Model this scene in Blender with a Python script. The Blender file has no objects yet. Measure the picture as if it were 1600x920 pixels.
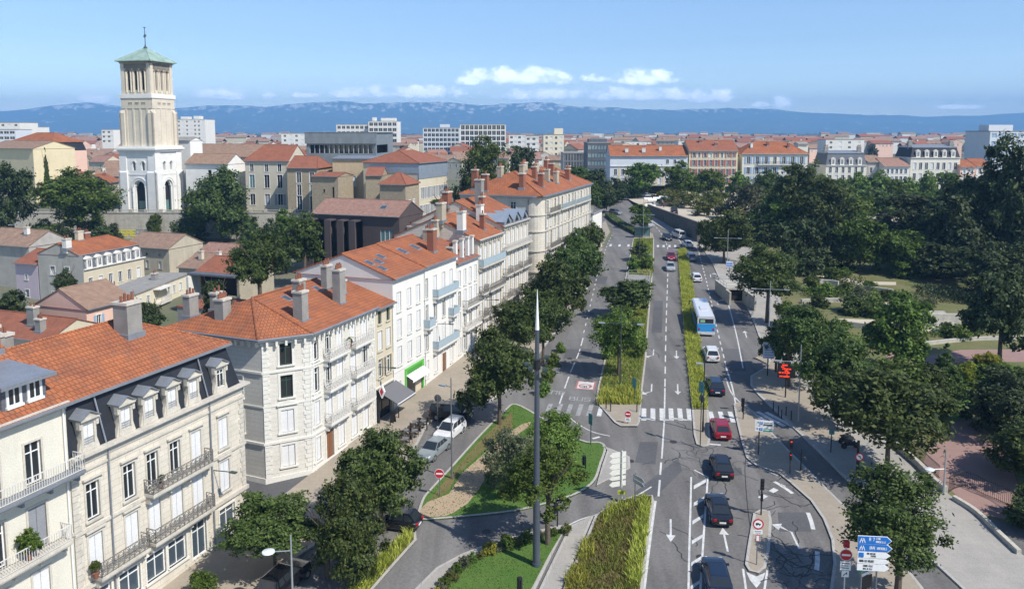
import bpy, bmesh, math, random
from mathutils import Vector, Matrix
from mathutils.noise import noise as pnoise
R = math.radians
rnd = random.Random(7)
SC = bpy.context.scene
COL = SC.collection
F, YP, YH, HC, SLOPE, YFLAT = 1230.0, 341.0, 205.0, 35.0, 0.05, 250.0
PIT = math.atan((YP - YH) / F)
cP, sP = math.cos(PIT), math.sin(PIT)
ZFLAT = SLOPE * YFLAT
ESP = 13.0
def ray(px, py):
	a = (px - 800) / F; b = (YP - py) / F
	return Vector((a, cP + b * sP, -sP + b * cP))
def S(px, py):                      # point of the avenue's sloping street level seen at a pixel
	d = ray(px, py)
	t = HC / (SLOPE * d.y - d.z)
	if t * d.y > YFLAT or t < 0: t = (HC - ZFLAT) / (-d.z)
	return (t * d.x, t * d.y)
def at_z(px, py, z):
	d = ray(px, py); t = (HC - z) / (-d.z)
	return (t * d.x, t * d.y)
def z_at(py, Y):
	b = (YP - py) / F
	return HC + Y * (-sP + b * cP) / (cP + b * sP)
def x_at(px, Y, Z):
	return (px - 800) / F * (Y * cP - (Z - HC) * sP)
def road_z(y): return min(max(SLOPE * y, -2), ZFLAT)
def sstep(a, b, x):
	t = min(max((x - a) / (b - a), 0), 1); return t * t * (3 - 2 * t)
FD = Vector((0.347, 0.938)).normalized()          # direction of the white facades
FN = Vector((FD.y, -FD.x))                        # outward normal of that row
def FL(Y): return (-7.9 + 0.37 * (Y - 98.5), Y)
def fY(px): return 44.345 / (0.37 - (px - 800) / F)   # distance on the facade line of a pixel column
def valley_z(y):
	z = min(SLOPE * y, 5.0)
	return z + (ZFLAT - 0.6 - z) * sstep(219.9, 220.6, y)
def ground_z(x, y):
	s = (x - (-7.9 + 0.37 * (y - 98.5))) * 0.938   # distance in front of the facade line
	k = sstep(-34, -12, s)
	return valley_z(y) * (1 - k) + road_z(y) * k
class MB:
	def __init__(s): s.v, s.f, s.m = [], [], []
	def face(s, pts, m=0):
		i = len(s.v); s.v.extend([tuple(p) for p in pts]); s.f.append(tuple(range(i, i + len(pts)))); s.m.append(m)
	def box(s, x0, x1, y0, y1, z0, z1, m=0, T=None, skip=''):
		P = [Vector((x, y, z)) for z in (z0, z1) for y in (y0, y1) for x in (x0, x1)]
		if T is not None: P = [T @ p for p in P]
		for k, q in (('b', (0, 2, 3, 1)), ('t', (4, 5, 7, 6)), ('f', (0, 1, 5, 4)), ('k', (2, 6, 7, 3)), ('l', (0, 4, 6, 2)), ('r', (1, 3, 7, 5))):
			if k not in skip: s.face([P[i] for i in q], m)
	def cyl(s, p0, p1, r0, r1=None, n=8, m=0, caps=True):
		p0, p1 = Vector(p0), Vector(p1); r1 = r0 if r1 is None else r1
		d = (p1 - p0)
		if d.length < 1e-6: return
		d.normalize()
		a = d.orthogonal().normalized(); b = d.cross(a)
		c0 = [p0 + (a * math.cos(t) + b * math.sin(t)) * r0 for t in [2 * math.pi * i / n for i in range(n)]]
		c1 = [p1 + (a * math.cos(t) + b * math.sin(t)) * r1 for t in [2 * math.pi * i / n for i in range(n)]]
		for i in range(n):
			j = (i + 1) % n
			if r1 > 1e-4: s.face([c0[i], c0[j], c1[j], c1[i]], m)
			else: s.face([c0[i], c0[j], p1], m)
		if caps:
			s.face(c0[::-1], m)
			if r1 > 1e-4: s.face(c1, m)
	def tube(s, pts, r, n=6, m=0):
		for a, b in zip(pts, pts[1:]): s.cyl(a, b, r, r, n, m)
	def disc(s, c, nrm, r, th, n=16, m=0):
		c = Vector(c); nrm = Vector(nrm).normalized()
		s.cyl(c - nrm * th / 2, c + nrm * th / 2, r, r, n, m)
	def prism(s, poly, y0, y1, m=0, T=None):        # polygon in x,z extruded along y
		a = [Vector((x, y0, z)) for x, z in poly]; b = [Vector((x, y1, z)) for x, z in poly]
		if T is not None: a = [T @ p for p in a]; b = [T @ p for p in b]
		s.face(a, m); s.face(b[::-1], m)
		for i in range(len(poly)):
			j = (i + 1) % len(poly); s.face([a[i], b[i], b[j], a[j]], m)
	def lathe(s, prof, n=16, m=0, c=(0, 0, 0)):
		rings = [[(c[0] + r * math.cos(2 * math.pi * i / n), c[1] + r * math.sin(2 * math.pi * i / n), c[2] + z) for i in range(n)] for r, z in prof]
		for a, b in zip(rings, rings[1:]):
			for i in range(n):
				j = (i + 1) % n; s.face([a[i], a[j], b[j], b[i]], m)
		s.face(rings[0][::-1], m); s.face(rings[-1], m)
	def mesh(s, name, mats, smooth=False, merge=False):
		me = bpy.data.meshes.new(name)
		me.from_pydata(s.v, [], s.f)
		mats = mats if isinstance(mats, (list, tuple)) else [mats]
		for m in mats: me.materials.append(m)
		if len(mats) > 1: me.polygons.foreach_set('material_index', s.m)
		uv = me.uv_layers.new(name='UVMap').data
		for p in me.polygons:
			n = p.normal
			t = Vector((-n.y, n.x, 0)) if abs(n.z) < 0.985 else Vector((1, 0, 0))
			t.normalize(); w = n.cross(t)
			for li in p.loop_indices:
				co = me.vertices[me.loops[li].vertex_index].co
				uv[li].uv = (co.dot(t), co.dot(w))
		if merge:
			b = bmesh.new(); b.from_mesh(me); bmesh.ops.remove_doubles(b, verts=b.verts, dist=1e-4); b.to_mesh(me); b.free()
		if smooth: me.polygons.foreach_set('use_smooth', [True] * len(me.polygons))
		return me
	def build(s, name, mats, parent=None, smooth=False, merge=False):
		return link(name, s.mesh(name, mats, smooth, merge), parent)
def link(name, me, parent=None, loc=None, rot=None):
	o = bpy.data.objects.new(name, me); COL.objects.link(o)
	if parent is not None: o.parent = parent
	if loc is not None: o.location = loc
	if rot is not None: o.rotation_euler = rot
	return o
def tag(o, label=None, cat=None, group=None, kind=None):
	if label: o['label'] = label
	if cat: o['category'] = cat
	if group: o['group'] = group
	if kind: o['kind'] = kind
	return o
def thing(name, label, cat, loc=(0, 0, 0), rz=0.0, group=None):
	o = bpy.data.objects.new(name, None); COL.objects.link(o)
	o.location = loc; o.rotation_euler = (0, 0, rz); o.empty_display_size = 0.5
	return tag(o, label, cat, group)
def kids(o): return list(o.children)
def copy_tree(o, loc, rz, label, scale=None):
	c = o.copy(); COL.objects.link(c); c.location = loc; c.rotation_euler = (0, 0, rz); c['label'] = label
	if scale is not None: c.scale = scale
	for ch in kids(o):
		d = ch.copy(); COL.objects.link(d); d.parent = c
		for g in kids(ch):
			e = g.copy(); COL.objects.link(e); e.parent = d
	return c
ORD = ['first', 'second', 'third', 'fourth', 'fifth', 'sixth', 'seventh', 'eighth', 'ninth', 'tenth', 'eleventh', 'twelfth',
	   'thirteenth', 'fourteenth', 'fifteenth', 'sixteenth', 'seventeenth', 'eighteenth', 'nineteenth', 'twentieth']
def s2l(c): return tuple(((x / 12.92) if x <= 0.04045 else ((x + 0.055) / 1.055) ** 2.4) for x in c)
def base_mat(name):
	m = bpy.data.materials.new(name); m.use_nodes = True
	return m, m.node_tree.nodes, m.node_tree.links, m.node_tree.nodes['Principled BSDF']
def mat(name, c1, c2=None, scale=1.2, rough=0.85, pat=None, pw=0.6, ph=0.3, mortar=0.012, mdark=0.55, bump=0.15, spec=0.3, metal=0.0,
		var=0.12, coord='UV', dirt=0.0, fine=14.0, streak=0):
	"""noise between two colours; pat 'brick' draws courses, 'tile' draws roof rows; all in metres"""
	m, N, L, B = base_mat(name)
	c1 = tuple(c1); c2 = tuple(c2) if c2 else tuple(min(1, x * (1 - var)) for x in c1)
	tc = N.new('ShaderNodeTexCoord')
	co = tc.outputs[coord]
	n1 = N.new('ShaderNodeTexNoise'); n1.inputs['Scale'].default_value = scale; n1.inputs['Detail'].default_value = 6; n1.inputs['Roughness'].default_value = 0.65
	L.new(tc.outputs['Object'] if coord != 'Object' else co, n1.inputs['Vector'])
	rmp = N.new('ShaderNodeMapRange'); rmp.inputs[1].default_value = 0.3; rmp.inputs[2].default_value = 0.7
	L.new(n1.outputs['Fac'], rmp.inputs[0])
	mx = N.new('ShaderNodeMix'); mx.data_type = 'RGBA'
	mx.inputs[6].default_value = (*c1, 1); mx.inputs[7].default_value = (*c2, 1)
	L.new(rmp.outputs[0], mx.inputs[0])
	col = mx.outputs[2]
	n2 = N.new('ShaderNodeTexNoise'); n2.inputs['Scale'].default_value = fine; n2.inputs['Detail'].default_value = 3
	L.new(tc.outputs['Object'], n2.inputs['Vector'])
	fm = N.new('ShaderNodeMapRange'); fm.inputs[1].default_value = 0.25; fm.inputs[2].default_value = 0.75; fm.inputs[3].default_value = 0.82; fm.inputs[4].default_value = 1.15
	L.new(n2.outputs['Fac'], fm.inputs[0])
	mul = N.new('ShaderNodeMix'); mul.data_type = 'RGBA'; mul.blend_type = 'MULTIPLY'; mul.inputs[0].default_value = 1
	L.new(col, mul.inputs[6]); L.new(fm.outputs[0], mul.inputs[7]); col = mul.outputs[2]
	hgt = n2.outputs['Fac']
	if pat:
		br = N.new('ShaderNodeTexBrick')
		br.inputs['Scale'].default_value = 1; br.inputs['Brick Width'].default_value = pw; br.inputs['Row Height'].default_value = ph
		br.inputs['Mortar Size'].default_value = mortar; br.inputs['Mortar Smooth'].default_value = 0.3; br.inputs['Bias'].default_value = 0
		lo = (0.95 if mortar <= .02 else .85) if pat == 'brick' else 0.80
		br.inputs['Color1'].default_value = (1, 1, 1, 1); br.inputs['Color2'].default_value = (lo, lo, lo, 1)
		br.inputs['Mortar'].default_value = (mdark, mdark, mdark, 1)
		L.new(tc.outputs['UV'], br.inputs['Vector'])
		m2 = N.new('ShaderNodeMix'); m2.data_type = 'RGBA'; m2.blend_type = 'MULTIPLY'; m2.inputs[0].default_value = 1
		L.new(col, m2.inputs[6]); L.new(br.outputs['Color'], m2.inputs[7]); col = m2.outputs[2]
		hgt = br.outputs['Color']
	if dirt > 0:
		n3 = N.new('ShaderNodeTexNoise'); n3.inputs['Scale'].default_value = 0.35; n3.inputs['Detail'].default_value = 8; n3.inputs['Roughness'].default_value = 0.75
		mp = N.new('ShaderNodeMapping'); mp.inputs['Scale'].default_value = (2.2, 2.2, 0.5)
		L.new(tc.outputs['Object'], mp.inputs['Vector']); L.new(mp.outputs[0], n3.inputs['Vector'])
		dr = N.new('ShaderNodeMapRange'); dr.inputs[1].default_value = 0.5; dr.inputs[2].default_value = 0.75; dr.inputs[3].default_value = 0; dr.inputs[4].default_value = dirt
		L.new(n3.outputs['Fac'], dr.inputs[0])
		m3 = N.new('ShaderNodeMix'); m3.data_type = 'RGBA'; m3.inputs[7].default_value = (0.10, 0.09, 0.075, 1)
		L.new(dr.outputs[0], m3.inputs[0]); L.new(col, m3.inputs[6]); col = m3.outputs[2]
	if streak:
		mp = N.new('ShaderNodeMapping'); mp.inputs['Rotation'].default_value = (0, 0, streak); mp.inputs['Scale'].default_value = (0.75, 0.018, 1)
		n4 = N.new('ShaderNodeTexNoise'); n4.inputs['Scale'].default_value = 1.0; n4.inputs['Detail'].default_value = 4; L.new(tc.outputs['Object'], mp.inputs['Vector']); L.new(mp.outputs[0], n4.inputs['Vector'])
		m4 = N.new('ShaderNodeMapRange'); m4.inputs[1].default_value = .3; m4.inputs[2].default_value = .7; m4.inputs[3].default_value = .78; m4.inputs[4].default_value = 1.18; L.new(n4.outputs['Fac'], m4.inputs[0])
		m5 = N.new('ShaderNodeMix'); m5.data_type = 'RGBA'; m5.blend_type = 'MULTIPLY'; m5.inputs[0].default_value = 1; L.new(col, m5.inputs[6]); L.new(m4.outputs[0], m5.inputs[7]); col = m5.outputs[2]
	L.new(col, B.inputs['Base Color'])
	B.inputs['Roughness'].default_value = rough; B.inputs['Specular IOR Level'].default_value = spec; B.inputs['Metallic'].default_value = metal
	if bump:
		bp = N.new('ShaderNodeBump'); bp.inputs['Strength'].default_value = bump; bp.inputs['Distance'].default_value = 0.05
		L.new(hgt, bp.inputs['Height']); L.new(bp.outputs[0], B.inputs['Normal'])
	return m
def plain(name, c, rough=0.5, metal=0.0, spec=0.5, emit=None, es=1.0, coat=0.0):
	m, N, L, B = base_mat(name)
	tc = N.new('ShaderNodeTexCoord'); n = N.new('ShaderNodeTexNoise'); n.inputs['Scale'].default_value = 6; n.inputs['Detail'].default_value = 4
	L.new(tc.outputs['Object'], n.inputs['Vector'])
	mr = N.new('ShaderNodeMapRange'); mr.inputs[3].default_value = 0.86; mr.inputs[4].default_value = 1.1
	L.new(n.outputs['Fac'], mr.inputs[0])
	mu = N.new('ShaderNodeMix'); mu.data_type = 'RGBA'; mu.blend_type = 'MULTIPLY'; mu.inputs[0].default_value = 1
	mu.inputs[6].default_value = (*c, 1); L.new(mr.outputs[0], mu.inputs[7]); L.new(mu.outputs[2], B.inputs['Base Color'])
	B.inputs['Roughness'].default_value = rough; B.inputs['Metallic'].default_value = metal; B.inputs['Specular IOR Level'].default_value = spec
	B.inputs['Coat Weight'].default_value = coat
	if emit: B.inputs['Emission Color'].default_value = (*emit, 1); B.inputs['Emission Strength'].default_value = es
	return m
def leaf_mat(name, dark, mid, light, trans=0.33):
	m, N, L, B = base_mat(name)
	g = N.new('ShaderNodeNewGeometry'); rp = N.new('ShaderNodeValToRGB')
	e = rp.color_ramp.elements
	e[0].color = (*dark, 1); e[1].color = (*light, 1); x = e.new(0.5); x.color = (*mid, 1)
	L.new(g.outputs['Random Per Island'], rp.inputs[0])
	oi = N.new('ShaderNodeObjectInfo'); hs = N.new('ShaderNodeHueSaturation')
	mr = N.new('ShaderNodeMapRange'); mr.inputs[3].default_value = 0.485; mr.inputs[4].default_value = 0.515; L.new(oi.outputs['Random'], mr.inputs[0])
	mv = N.new('ShaderNodeMapRange'); mv.inputs[3].default_value = 0.8; mv.inputs[4].default_value = 1.2; L.new(oi.outputs['Random'], mv.inputs[0])
	L.new(mr.outputs[0], hs.inputs['Hue']); L.new(mv.outputs[0], hs.inputs['Value']); L.new(rp.outputs[0], hs.inputs['Color'])
	L.new(hs.outputs[0], B.inputs['Base Color']); B.inputs['Roughness'].default_value = 0.6; B.inputs['Specular IOR Level'].default_value = 0.25
	t = N.new('ShaderNodeBsdfTranslucent'); L.new(hs.outputs[0], t.inputs['Color'])
	ms = N.new('ShaderNodeMixShader'); ms.inputs[0].default_value = trans
	L.new(B.outputs[0], ms.inputs[1]); L.new(t.outputs[0], ms.inputs[2]); L.new(ms.outputs[0], N['Material Output'].inputs['Surface'])
	return m
mt = {}
mt['asphalt'] = mat('asphalt', (0.125, 0.119, 0.113), (0.165, 0.158, 0.149), 0.12, 0.9, bump=0.3, coord='Object', fine=5, streak=.193)
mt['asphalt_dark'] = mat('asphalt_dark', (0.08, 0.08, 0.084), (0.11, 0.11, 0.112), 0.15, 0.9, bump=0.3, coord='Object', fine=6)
mt['paint'] = mat('road_paint', (0.62, 0.62, 0.60), (0.40, 0.40, 0.39), 1.6, 0.7, bump=0, coord='Object', fine=7)
mt['paint_worn'] = mat('worn_road_paint', (0.34, 0.34, 0.335), (0.19, 0.19, 0.19), 2.2, 0.8, bump=0, coord='Object', fine=7)
mt['asphalt_light'] = mat('patched_asphalt', (0.165, 0.16, 0.152), (0.125, 0.123, 0.12), 0.25, 0.9, bump=0.3, coord='Object', fine=5, streak=.16)
mt['paint_red'] = mat('road_paint_red', (0.42, 0.13, 0.12), (0.34, 0.15, 0.14), 1.6, 0.7, bump=0, coord='Object')
mt['paver'] = mat('paver_beige', (0.34, 0.29, 0.225), (0.28, 0.245, 0.195), 0.5, 0.9, 'brick', 0.9, 0.6, 0.012, 0.8, 0.1)
mt['paver_gray'] = mat('paver_gray', (0.36, 0.335, 0.295), (0.29, 0.275, 0.25), 0.4, 0.9, 'brick', 0.9, 0.6, 0.012, 0.8, 0.1)
mt['path'] = mat('sand_path', (0.38, 0.29, 0.19), (0.33, 0.25, 0.17), 0.6, 0.95, bump=0.2, coord='Object')
mt['path_red'] = mat('red_path', (0.30, 0.19, 0.16), (0.25, 0.165, 0.145), 0.5, 0.95, bump=0.2, coord='Object')
mt['sand'] = mat('esplanade_sand', (0.50, 0.44, 0.34), (0.42, 0.37, 0.29), 0.1, 0.95, bump=0.2, coord='Object')
mt['kerb'] = mat('kerb_stone', (0.42, 0.40, 0.36), (0.34, 0.325, 0.30), 1.0, 0.85, 'brick', 1.0, 5.0, 0.02, 0.6, 0.1)
mt['lawn'] = mat('lawn', (0.055, 0.125, 0.018), (0.085, 0.14, 0.028), 0.5, 0.95, bump=0.6, coord='Object', fine=9)
mt['lawn_park'] = mat('park_ground', (0.085, 0.115, 0.03), (0.17, 0.145, 0.07), 0.16, 0.95, bump=0.6, coord='Object', fine=3)
mt['lawn_dry'] = mat('dry_lawn', (0.10, 0.115, 0.03), (0.17, 0.125, 0.055), 0.35, 0.95, bump=0.6, coord='Object', fine=9)
mt['soil'] = mat('meadow_soil', (0.085, 0.085, 0.03), (0.13, 0.095, 0.045), 0.4, 0.95, bump=0.6, coord='Object', fine=9)
mt['earth'] = mat('earth', (0.17, 0.155, 0.115), (0.10, 0.12, 0.06), 0.03, 0.95, bump=0.2, coord='Object', fine=2)
mt['tile'] = mat('roof_tile_orange', (0.44, 0.150, 0.060), (0.27, 0.098, 0.052), 0.45, 0.85, 'tile', 0.32, 0.46, 0.035, 0.48, 0.7, dirt=0.45)
mt['tile_old'] = mat('roof_tile_old', (0.40, 0.265, 0.185), (0.27, 0.175, 0.125), 0.9, 0.9, 'tile', 0.3, 0.4, 0.04, 0.5, 0.6, dirt=0.4)
mt['tile_rust'] = mat('roof_tile_rust', (0.34, 0.125, 0.07), (0.25, 0.095, 0.06), 0.6, 0.9, 'tile', 0.3, 0.4, 0.03, 0.6, 0.5, dirt=0.3)
mt['tile_pink'] = mat('roof_tile_pink', (0.42, 0.25, 0.19), (0.30, 0.17, 0.13), 1.2, 0.9, 'tile', 0.3, 0.35, 0.04, 0.5, 0.6)
mt['stone'] = mat('limestone', (0.66, 0.61, 0.51), (0.56, 0.51, 0.42), 0.8, 0.9, 'brick', 1.2, 0.42, 0.02, 0.72, 0.3, dirt=0.16)
mt['stone_plain'] = mat('limestone_trim', (0.58, 0.54, 0.46), (0.45, 0.42, 0.36), 1.5, 0.9, bump=0.15, dirt=0.35)
mt['white_stone'] = mat('white_limestone', (0.66, 0.63, 0.56), (0.60, 0.57, 0.50), 0.6, 0.9, 'brick', 3.0, 0.40, 0.015, 0.72, 0.25, dirt=0.08)
mt['white_trim'] = mat('white_trim', (0.68, 0.66, 0.60), (0.62, 0.60, 0.54), 1.2, 0.85, bump=0.08, dirt=0.1)
mt['render'] = mat('white_render', (0.72, 0.70, 0.65), (0.66, 0.64, 0.585), 0.4, 0.9, bump=0.08, dirt=0.06)
mt['cream'] = mat('cream_render', (0.58, 0.52, 0.39), (0.52, 0.46, 0.34), 0.5, 0.9, bump=0.1, dirt=0.12)
mt['gable'] = mat('gable_render', (0.42, 0.375, 0.28), (0.34, 0.30, 0.23), 0.5, 0.9, bump=0.1, dirt=0.35)
mt['grayrender'] = mat('gray_render', (0.44, 0.42, 0.375), (0.34, 0.325, 0.29), 0.5, 0.9, bump=0.1, dirt=0.35)
mt['pink'] = mat('pink_render', (0.70, 0.47, 0.37), (0.66, 0.45, 0.36), 0.5, 0.9, bump=0.05, dirt=0.08)
mt['lilac'] = mat('lilac_render', (0.52, 0.43, 0.47), (0.48, 0.40, 0.44), 0.5, 0.9, bump=0.05, dirt=0.1)
mt['yellow'] = mat('yellow_render', (0.58, 0.47, 0.26), (0.53, 0.42, 0.24), 0.5, 0.9, bump=0.05, dirt=0.1)
mt['ochre'] = mat('ochre_render', (0.54, 0.43, 0.27), (0.44, 0.35, 0.22), 0.8, 0.9, bump=0.2, dirt=0.25)
mt['rubble'] = mat('rubble_stone', (0.48, 0.40, 0.28), (0.30, 0.25, 0.175), 2.5, 0.95, 'brick', 0.5, 0.3, 0.03, 0.6, 0.5, dirt=0.3)
mt['slate'] = mat('slate', (0.017, 0.020, 0.027), (0.026, 0.029, 0.036), 1.0, 0.6, 'brick', 0.25, 0.2, 0.01, 0.7, 0.2)
mt['slate_gray'] = mat('slate_gray', (0.13, 0.145, 0.165), (0.10, 0.11, 0.13), 1.0, 0.6, 'brick', 0.25, 0.2, 0.01, 0.7, 0.2)
mt['zinc'] = mat('zinc', (0.27, 0.29, 0.32), (0.21, 0.23, 0.26), 1.0, 0.45, bump=0.05, metal=0.3)
mt['copper'] = mat('green_copper', (0.36, 0.48, 0.41), (0.18, 0.27, 0.23), 0.6, 0.7, 'brick', 0.6, 30, 0.03, 0.7, 0.2)
mt['concrete'] = mat('concrete', (0.30, 0.29, 0.265), (0.22, 0.215, 0.20), 0.8, 0.9, bump=0.15, dirt=0.3)
mt['stonewall'] = mat('dark_stone_wall', (0.18, 0.17, 0.15), (0.11, 0.105, 0.095), 1.0, 0.95, 'brick', 0.7, 0.35, 0.03, 0.6, 0.4, dirt=0.4)
mt['palewall'] = mat('pale_stone_wall', (0.50, 0.47, 0.40), (0.38, 0.36, 0.31), 1.0, 0.95, 'brick', 1.0, 0.45, 0.02, 0.7, 0.3, dirt=0.4)
mt['brick'] = mat('red_brick', (0.30, 0.12, 0.075), (0.24, 0.10, 0.065), 1.5, 0.9, 'brick', 0.25, 0.08, 0.012, 0.8, 0.2, dirt=0.2)
mt['pot'] = mat('clay_pot', (0.24, 0.095, 0.055), (0.17, 0.07, 0.045), 2, 0.85, bump=0.05)
mt['brown'] = mat('brown_cladding', (0.095, 0.075, 0.072), (0.08, 0.064, 0.062), 0.8, 0.7, 'brick', 0.4, 30, 0.02, 0.8, 0.1)
mt['graymetal'] = mat('gray_metal_cladding', (0.25, 0.28, 0.30), (0.21, 0.235, 0.25), 0.4, 0.5, 'brick', 1.1, 3, 0.03, 0.75, 0.05, metal=0.2)
mt['bark'] = mat('bark', (0.13, 0.10, 0.075), (0.085, 0.068, 0.052), 3, 0.95, bump=0.4, coord='Object')
mt['glass'] = plain('window_glass', (0.022, 0.027, 0.032), 0.08, 0, 0.6)
mt['glass_blue'] = plain('blue_window_glass', (0.055, 0.075, 0.095), 0.08, 0, 0.8)
mt['glass_teal'] = plain('teal_window_glass', (0.12, 0.22, 0.22), 0.1, 0, 0.7)
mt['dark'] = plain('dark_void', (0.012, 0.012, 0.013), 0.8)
mt['white'] = plain('white_joinery', (0.74, 0.74, 0.72), 0.5)
mt['blind'] = mat('white_blind', (0.72, 0.72, 0.71), (0.68, 0.68, 0.67), 0.8, 0.6, 'brick', 30, 0.09, 0.012, 0.75, 0.1)
mt['graysh'] = mat('gray_shutter', (0.28, 0.29, 0.31), None, 0.8, 0.6, 'brick', 30, 0.09, 0.012, 0.75, 0.1)
mt['bluesh'] = mat('blue_shutter', (0.30, 0.42, 0.56), None, 0.8, 0.6, 'brick', 30, 0.09, 0.012, 0.75, 0.1)
mt['redsh'] = mat('red_shutter', (0.40, 0.14, 0.10), None, 0.8, 0.6, 'brick', 30, 0.09, 0.012, 0.75, 0.1)
mt['greenf'] = plain('dark_green_paint', (0.03, 0.075, 0.055), 0.5)
mt['wood'] = mat('brown_wood', (0.22, 0.10, 0.05), None, 2, 0.6, bump=0.1)
mt['iron'] = plain('gray_iron', (0.20, 0.19, 0.175), 0.6, 0.2)
mt['iron_white'] = plain('white_iron', (0.60, 0.58, 0.54), 0.6)
mt['iron_blue'] = plain('pale_blue_iron', (0.34, 0.42, 0.46), 0.5)
mt['black'] = plain('black_metal', (0.02, 0.021, 0.023), 0.5, 0.2)
mt['steel'] = plain('gray_steel', (0.20, 0.21, 0.22), 0.45, 0.5)
mt['mast'] = plain('mast_gray', (0.085, 0.10, 0.125), 0.4, 0.3)
mt['lampgray'] = plain('lamp_gray', (0.34, 0.37, 0.38), 0.45, 0.3)
mt['lampgreen'] = plain('lamp_dark_green', (0.05, 0.075, 0.07), 0.5, 0.2)
mt['lens'] = plain('lamp_lens', (0.62, 0.68, 0.72), 0.25)
mt['sign_white'] = plain('sign_white', (0.80, 0.80, 0.78), 0.45)
mt['sign_back'] = plain('sign_ivory', (0.66, 0.65, 0.58), 0.5)
mt['sign_red'] = plain('sign_red', (0.50, 0.015, 0.03), 0.45)
mt['sign_blue'] = plain('sign_blue', (0.012, 0.16, 0.52), 0.45)
mt['sign_green'] = plain('sign_green', (0.02, 0.30, 0.17), 0.45)
mt['sign_yellow'] = plain('sign_yellow', (0.55, 0.55, 0.04), 0.45)
mt['shop_green'] = plain('shop_green', (0.10, 0.42, 0.06), 0.5)
mt['shop_green2'] = plain('shop_green_dark', (0.05, 0.25, 0.03), 0.5)
mt['zinc_blue'] = mat('zinc_blue', (0.32, 0.37, 0.43), (0.25, 0.30, 0.36), 1.0, 0.4, bump=0.05, metal=0.3)
mt['graffiti'] = plain('yellow_graffiti', (0.62, 0.56, 0.03), 0.7)
mt['graffiti_gray'] = plain('gray_graffiti', (0.16, 0.22, 0.30), 0.7)
mt['ivory_cream'] = mat('ivory_cream_render', (0.66, 0.63, 0.53), (0.60, 0.57, 0.48), 0.5, 0.9, bump=0.1, dirt=0.15)
mt['yellow2'] = mat('pale_yellow_render', (0.72, 0.66, 0.50), (0.66, 0.60, 0.46), 0.5, 0.9, bump=0.05, dirt=0.15)
mt['ochre2'] = mat('dull_beige_render', (0.50, 0.45, 0.34), (0.40, 0.36, 0.28), 0.6, 0.9, bump=0.1, dirt=0.3)
mt['ochre3'] = mat('beige_render', (0.56, 0.51, 0.40), (0.50, 0.455, 0.355), 0.4, 0.9, bump=0.05, dirt=0.15)
mt['sign_green2'] = plain('pale_green_display', (0.25, 0.50, 0.30), 0.5)
mt['black_metal_cover'] = plain('manhole_iron', (0.05, 0.048, 0.046), 0.6, 0.3)
mt['pole_brown'] = plain('brown_pole', (0.075, 0.055, 0.045), 0.5)
mt['greendark'] = plain('dark_green_panel', (0.03, 0.06, 0.05), 0.5)
mt['pale_panel'] = plain('pale_blue_panel', (0.55, 0.62, 0.72), 0.5)
mt['lampgray2'] = plain('dark_gray_metal', (0.14, 0.145, 0.15), 0.5, 0.3)
mt['teal_sign'] = plain('teal_sign', (0.05, 0.22, 0.24), 0.5)
mt['led'] = plain('led_red', (0.5, 0.03, 0.01), 0.5, emit=(1, 0.05, 0.01), es=1.5)
mt['redlight'] = plain('tail_light', (0.35, 0.01, 0.015), 0.25)
mt['redlamp'] = plain('red_signal_lamp', (0.4, 0.02, 0.02), 0.4, emit=(1, 0.05, 0.03), es=0.8)
mt['headlight'] = plain('headlight', (0.65, 0.68, 0.70), 0.15)
mt['tyre'] = plain('tyre', (0.018, 0.018, 0.018), 0.85)
mt['rim'] = plain('wheel_rim', (0.35, 0.36, 0.37), 0.35, 0.7)
mt['plate'] = plain('number_plate', (0.7, 0.7, 0.66), 0.5)
mt['skin'] = plain('skin', (0.42, 0.26, 0.18), 0.6)
mt['wicker'] = mat('dark_wicker', (0.07, 0.055, 0.045), None, 20, 0.8, bump=0.3)
mt['awning'] = plain('gray_awning', (0.13, 0.13, 0.14), 0.8)
CARC = {'red': (0.27, 0.008, 0.022), 'black': (0.010, 0.011, 0.014), 'navy': (0.012, 0.022, 0.045), 'white': (0.70, 0.70, 0.69),
		'silver': (0.36, 0.38, 0.39), 'gray': (0.16, 0.17, 0.18), 'bluegray': (0.22, 0.25, 0.26)}
for k, c in CARC.items(): mt['car_' + k] = plain('car_paint_' + k, c, 0.25, 0.15, 0.5, coat=0.6)
mt['busblue'] = plain('bus_blue', (0.03, 0.30, 0.66), 0.35, 0, 0.5, coat=0.4)
mt['leaf_plane'] = leaf_mat('leaf_dark_green', (0.034, 0.056, 0.012), (0.066, 0.103, 0.023), (0.130, 0.170, 0.045))
mt['leaf_dark'] = leaf_mat('leaf_very_dark', (0.020, 0.033, 0.011), (0.038, 0.058, 0.017), (0.076, 0.102, 0.030), 0.15)
mt['leaf_green'] = leaf_mat('leaf_green', (0.040, 0.070, 0.010), (0.080, 0.128, 0.018), (0.150, 0.205, 0.036))
mt['leaf_bright'] = leaf_mat('leaf_bright_green', (0.070, 0.115, 0.018), (0.125, 0.195, 0.03), (0.20, 0.28, 0.065))
mt['leaf_olive'] = leaf_mat('leaf_olive', (0.07, 0.085, 0.04), (0.115, 0.13, 0.065), (0.19, 0.20, 0.115))
mt['leaf_brown'] = leaf_mat('leaf_brownish', (0.075, 0.085, 0.022), (0.12, 0.13, 0.03), (0.18, 0.19, 0.055))
mt['leaf_yellow'] = leaf_mat('leaf_yellow', (0.16, 0.19, 0.02), (0.28, 0.29, 0.03), (0.40, 0.38, 0.05))
mt['blade'] = leaf_mat('grass_blade', (0.22, 0.25, 0.03), (0.38, 0.40, 0.06), (0.50, 0.50, 0.12), 0.35)
mt['blade_green'] = leaf_mat('grass_blade_green', (0.11, 0.16, 0.02), (0.21, 0.25, 0.04), (0.33, 0.35, 0.08), 0.35)
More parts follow.
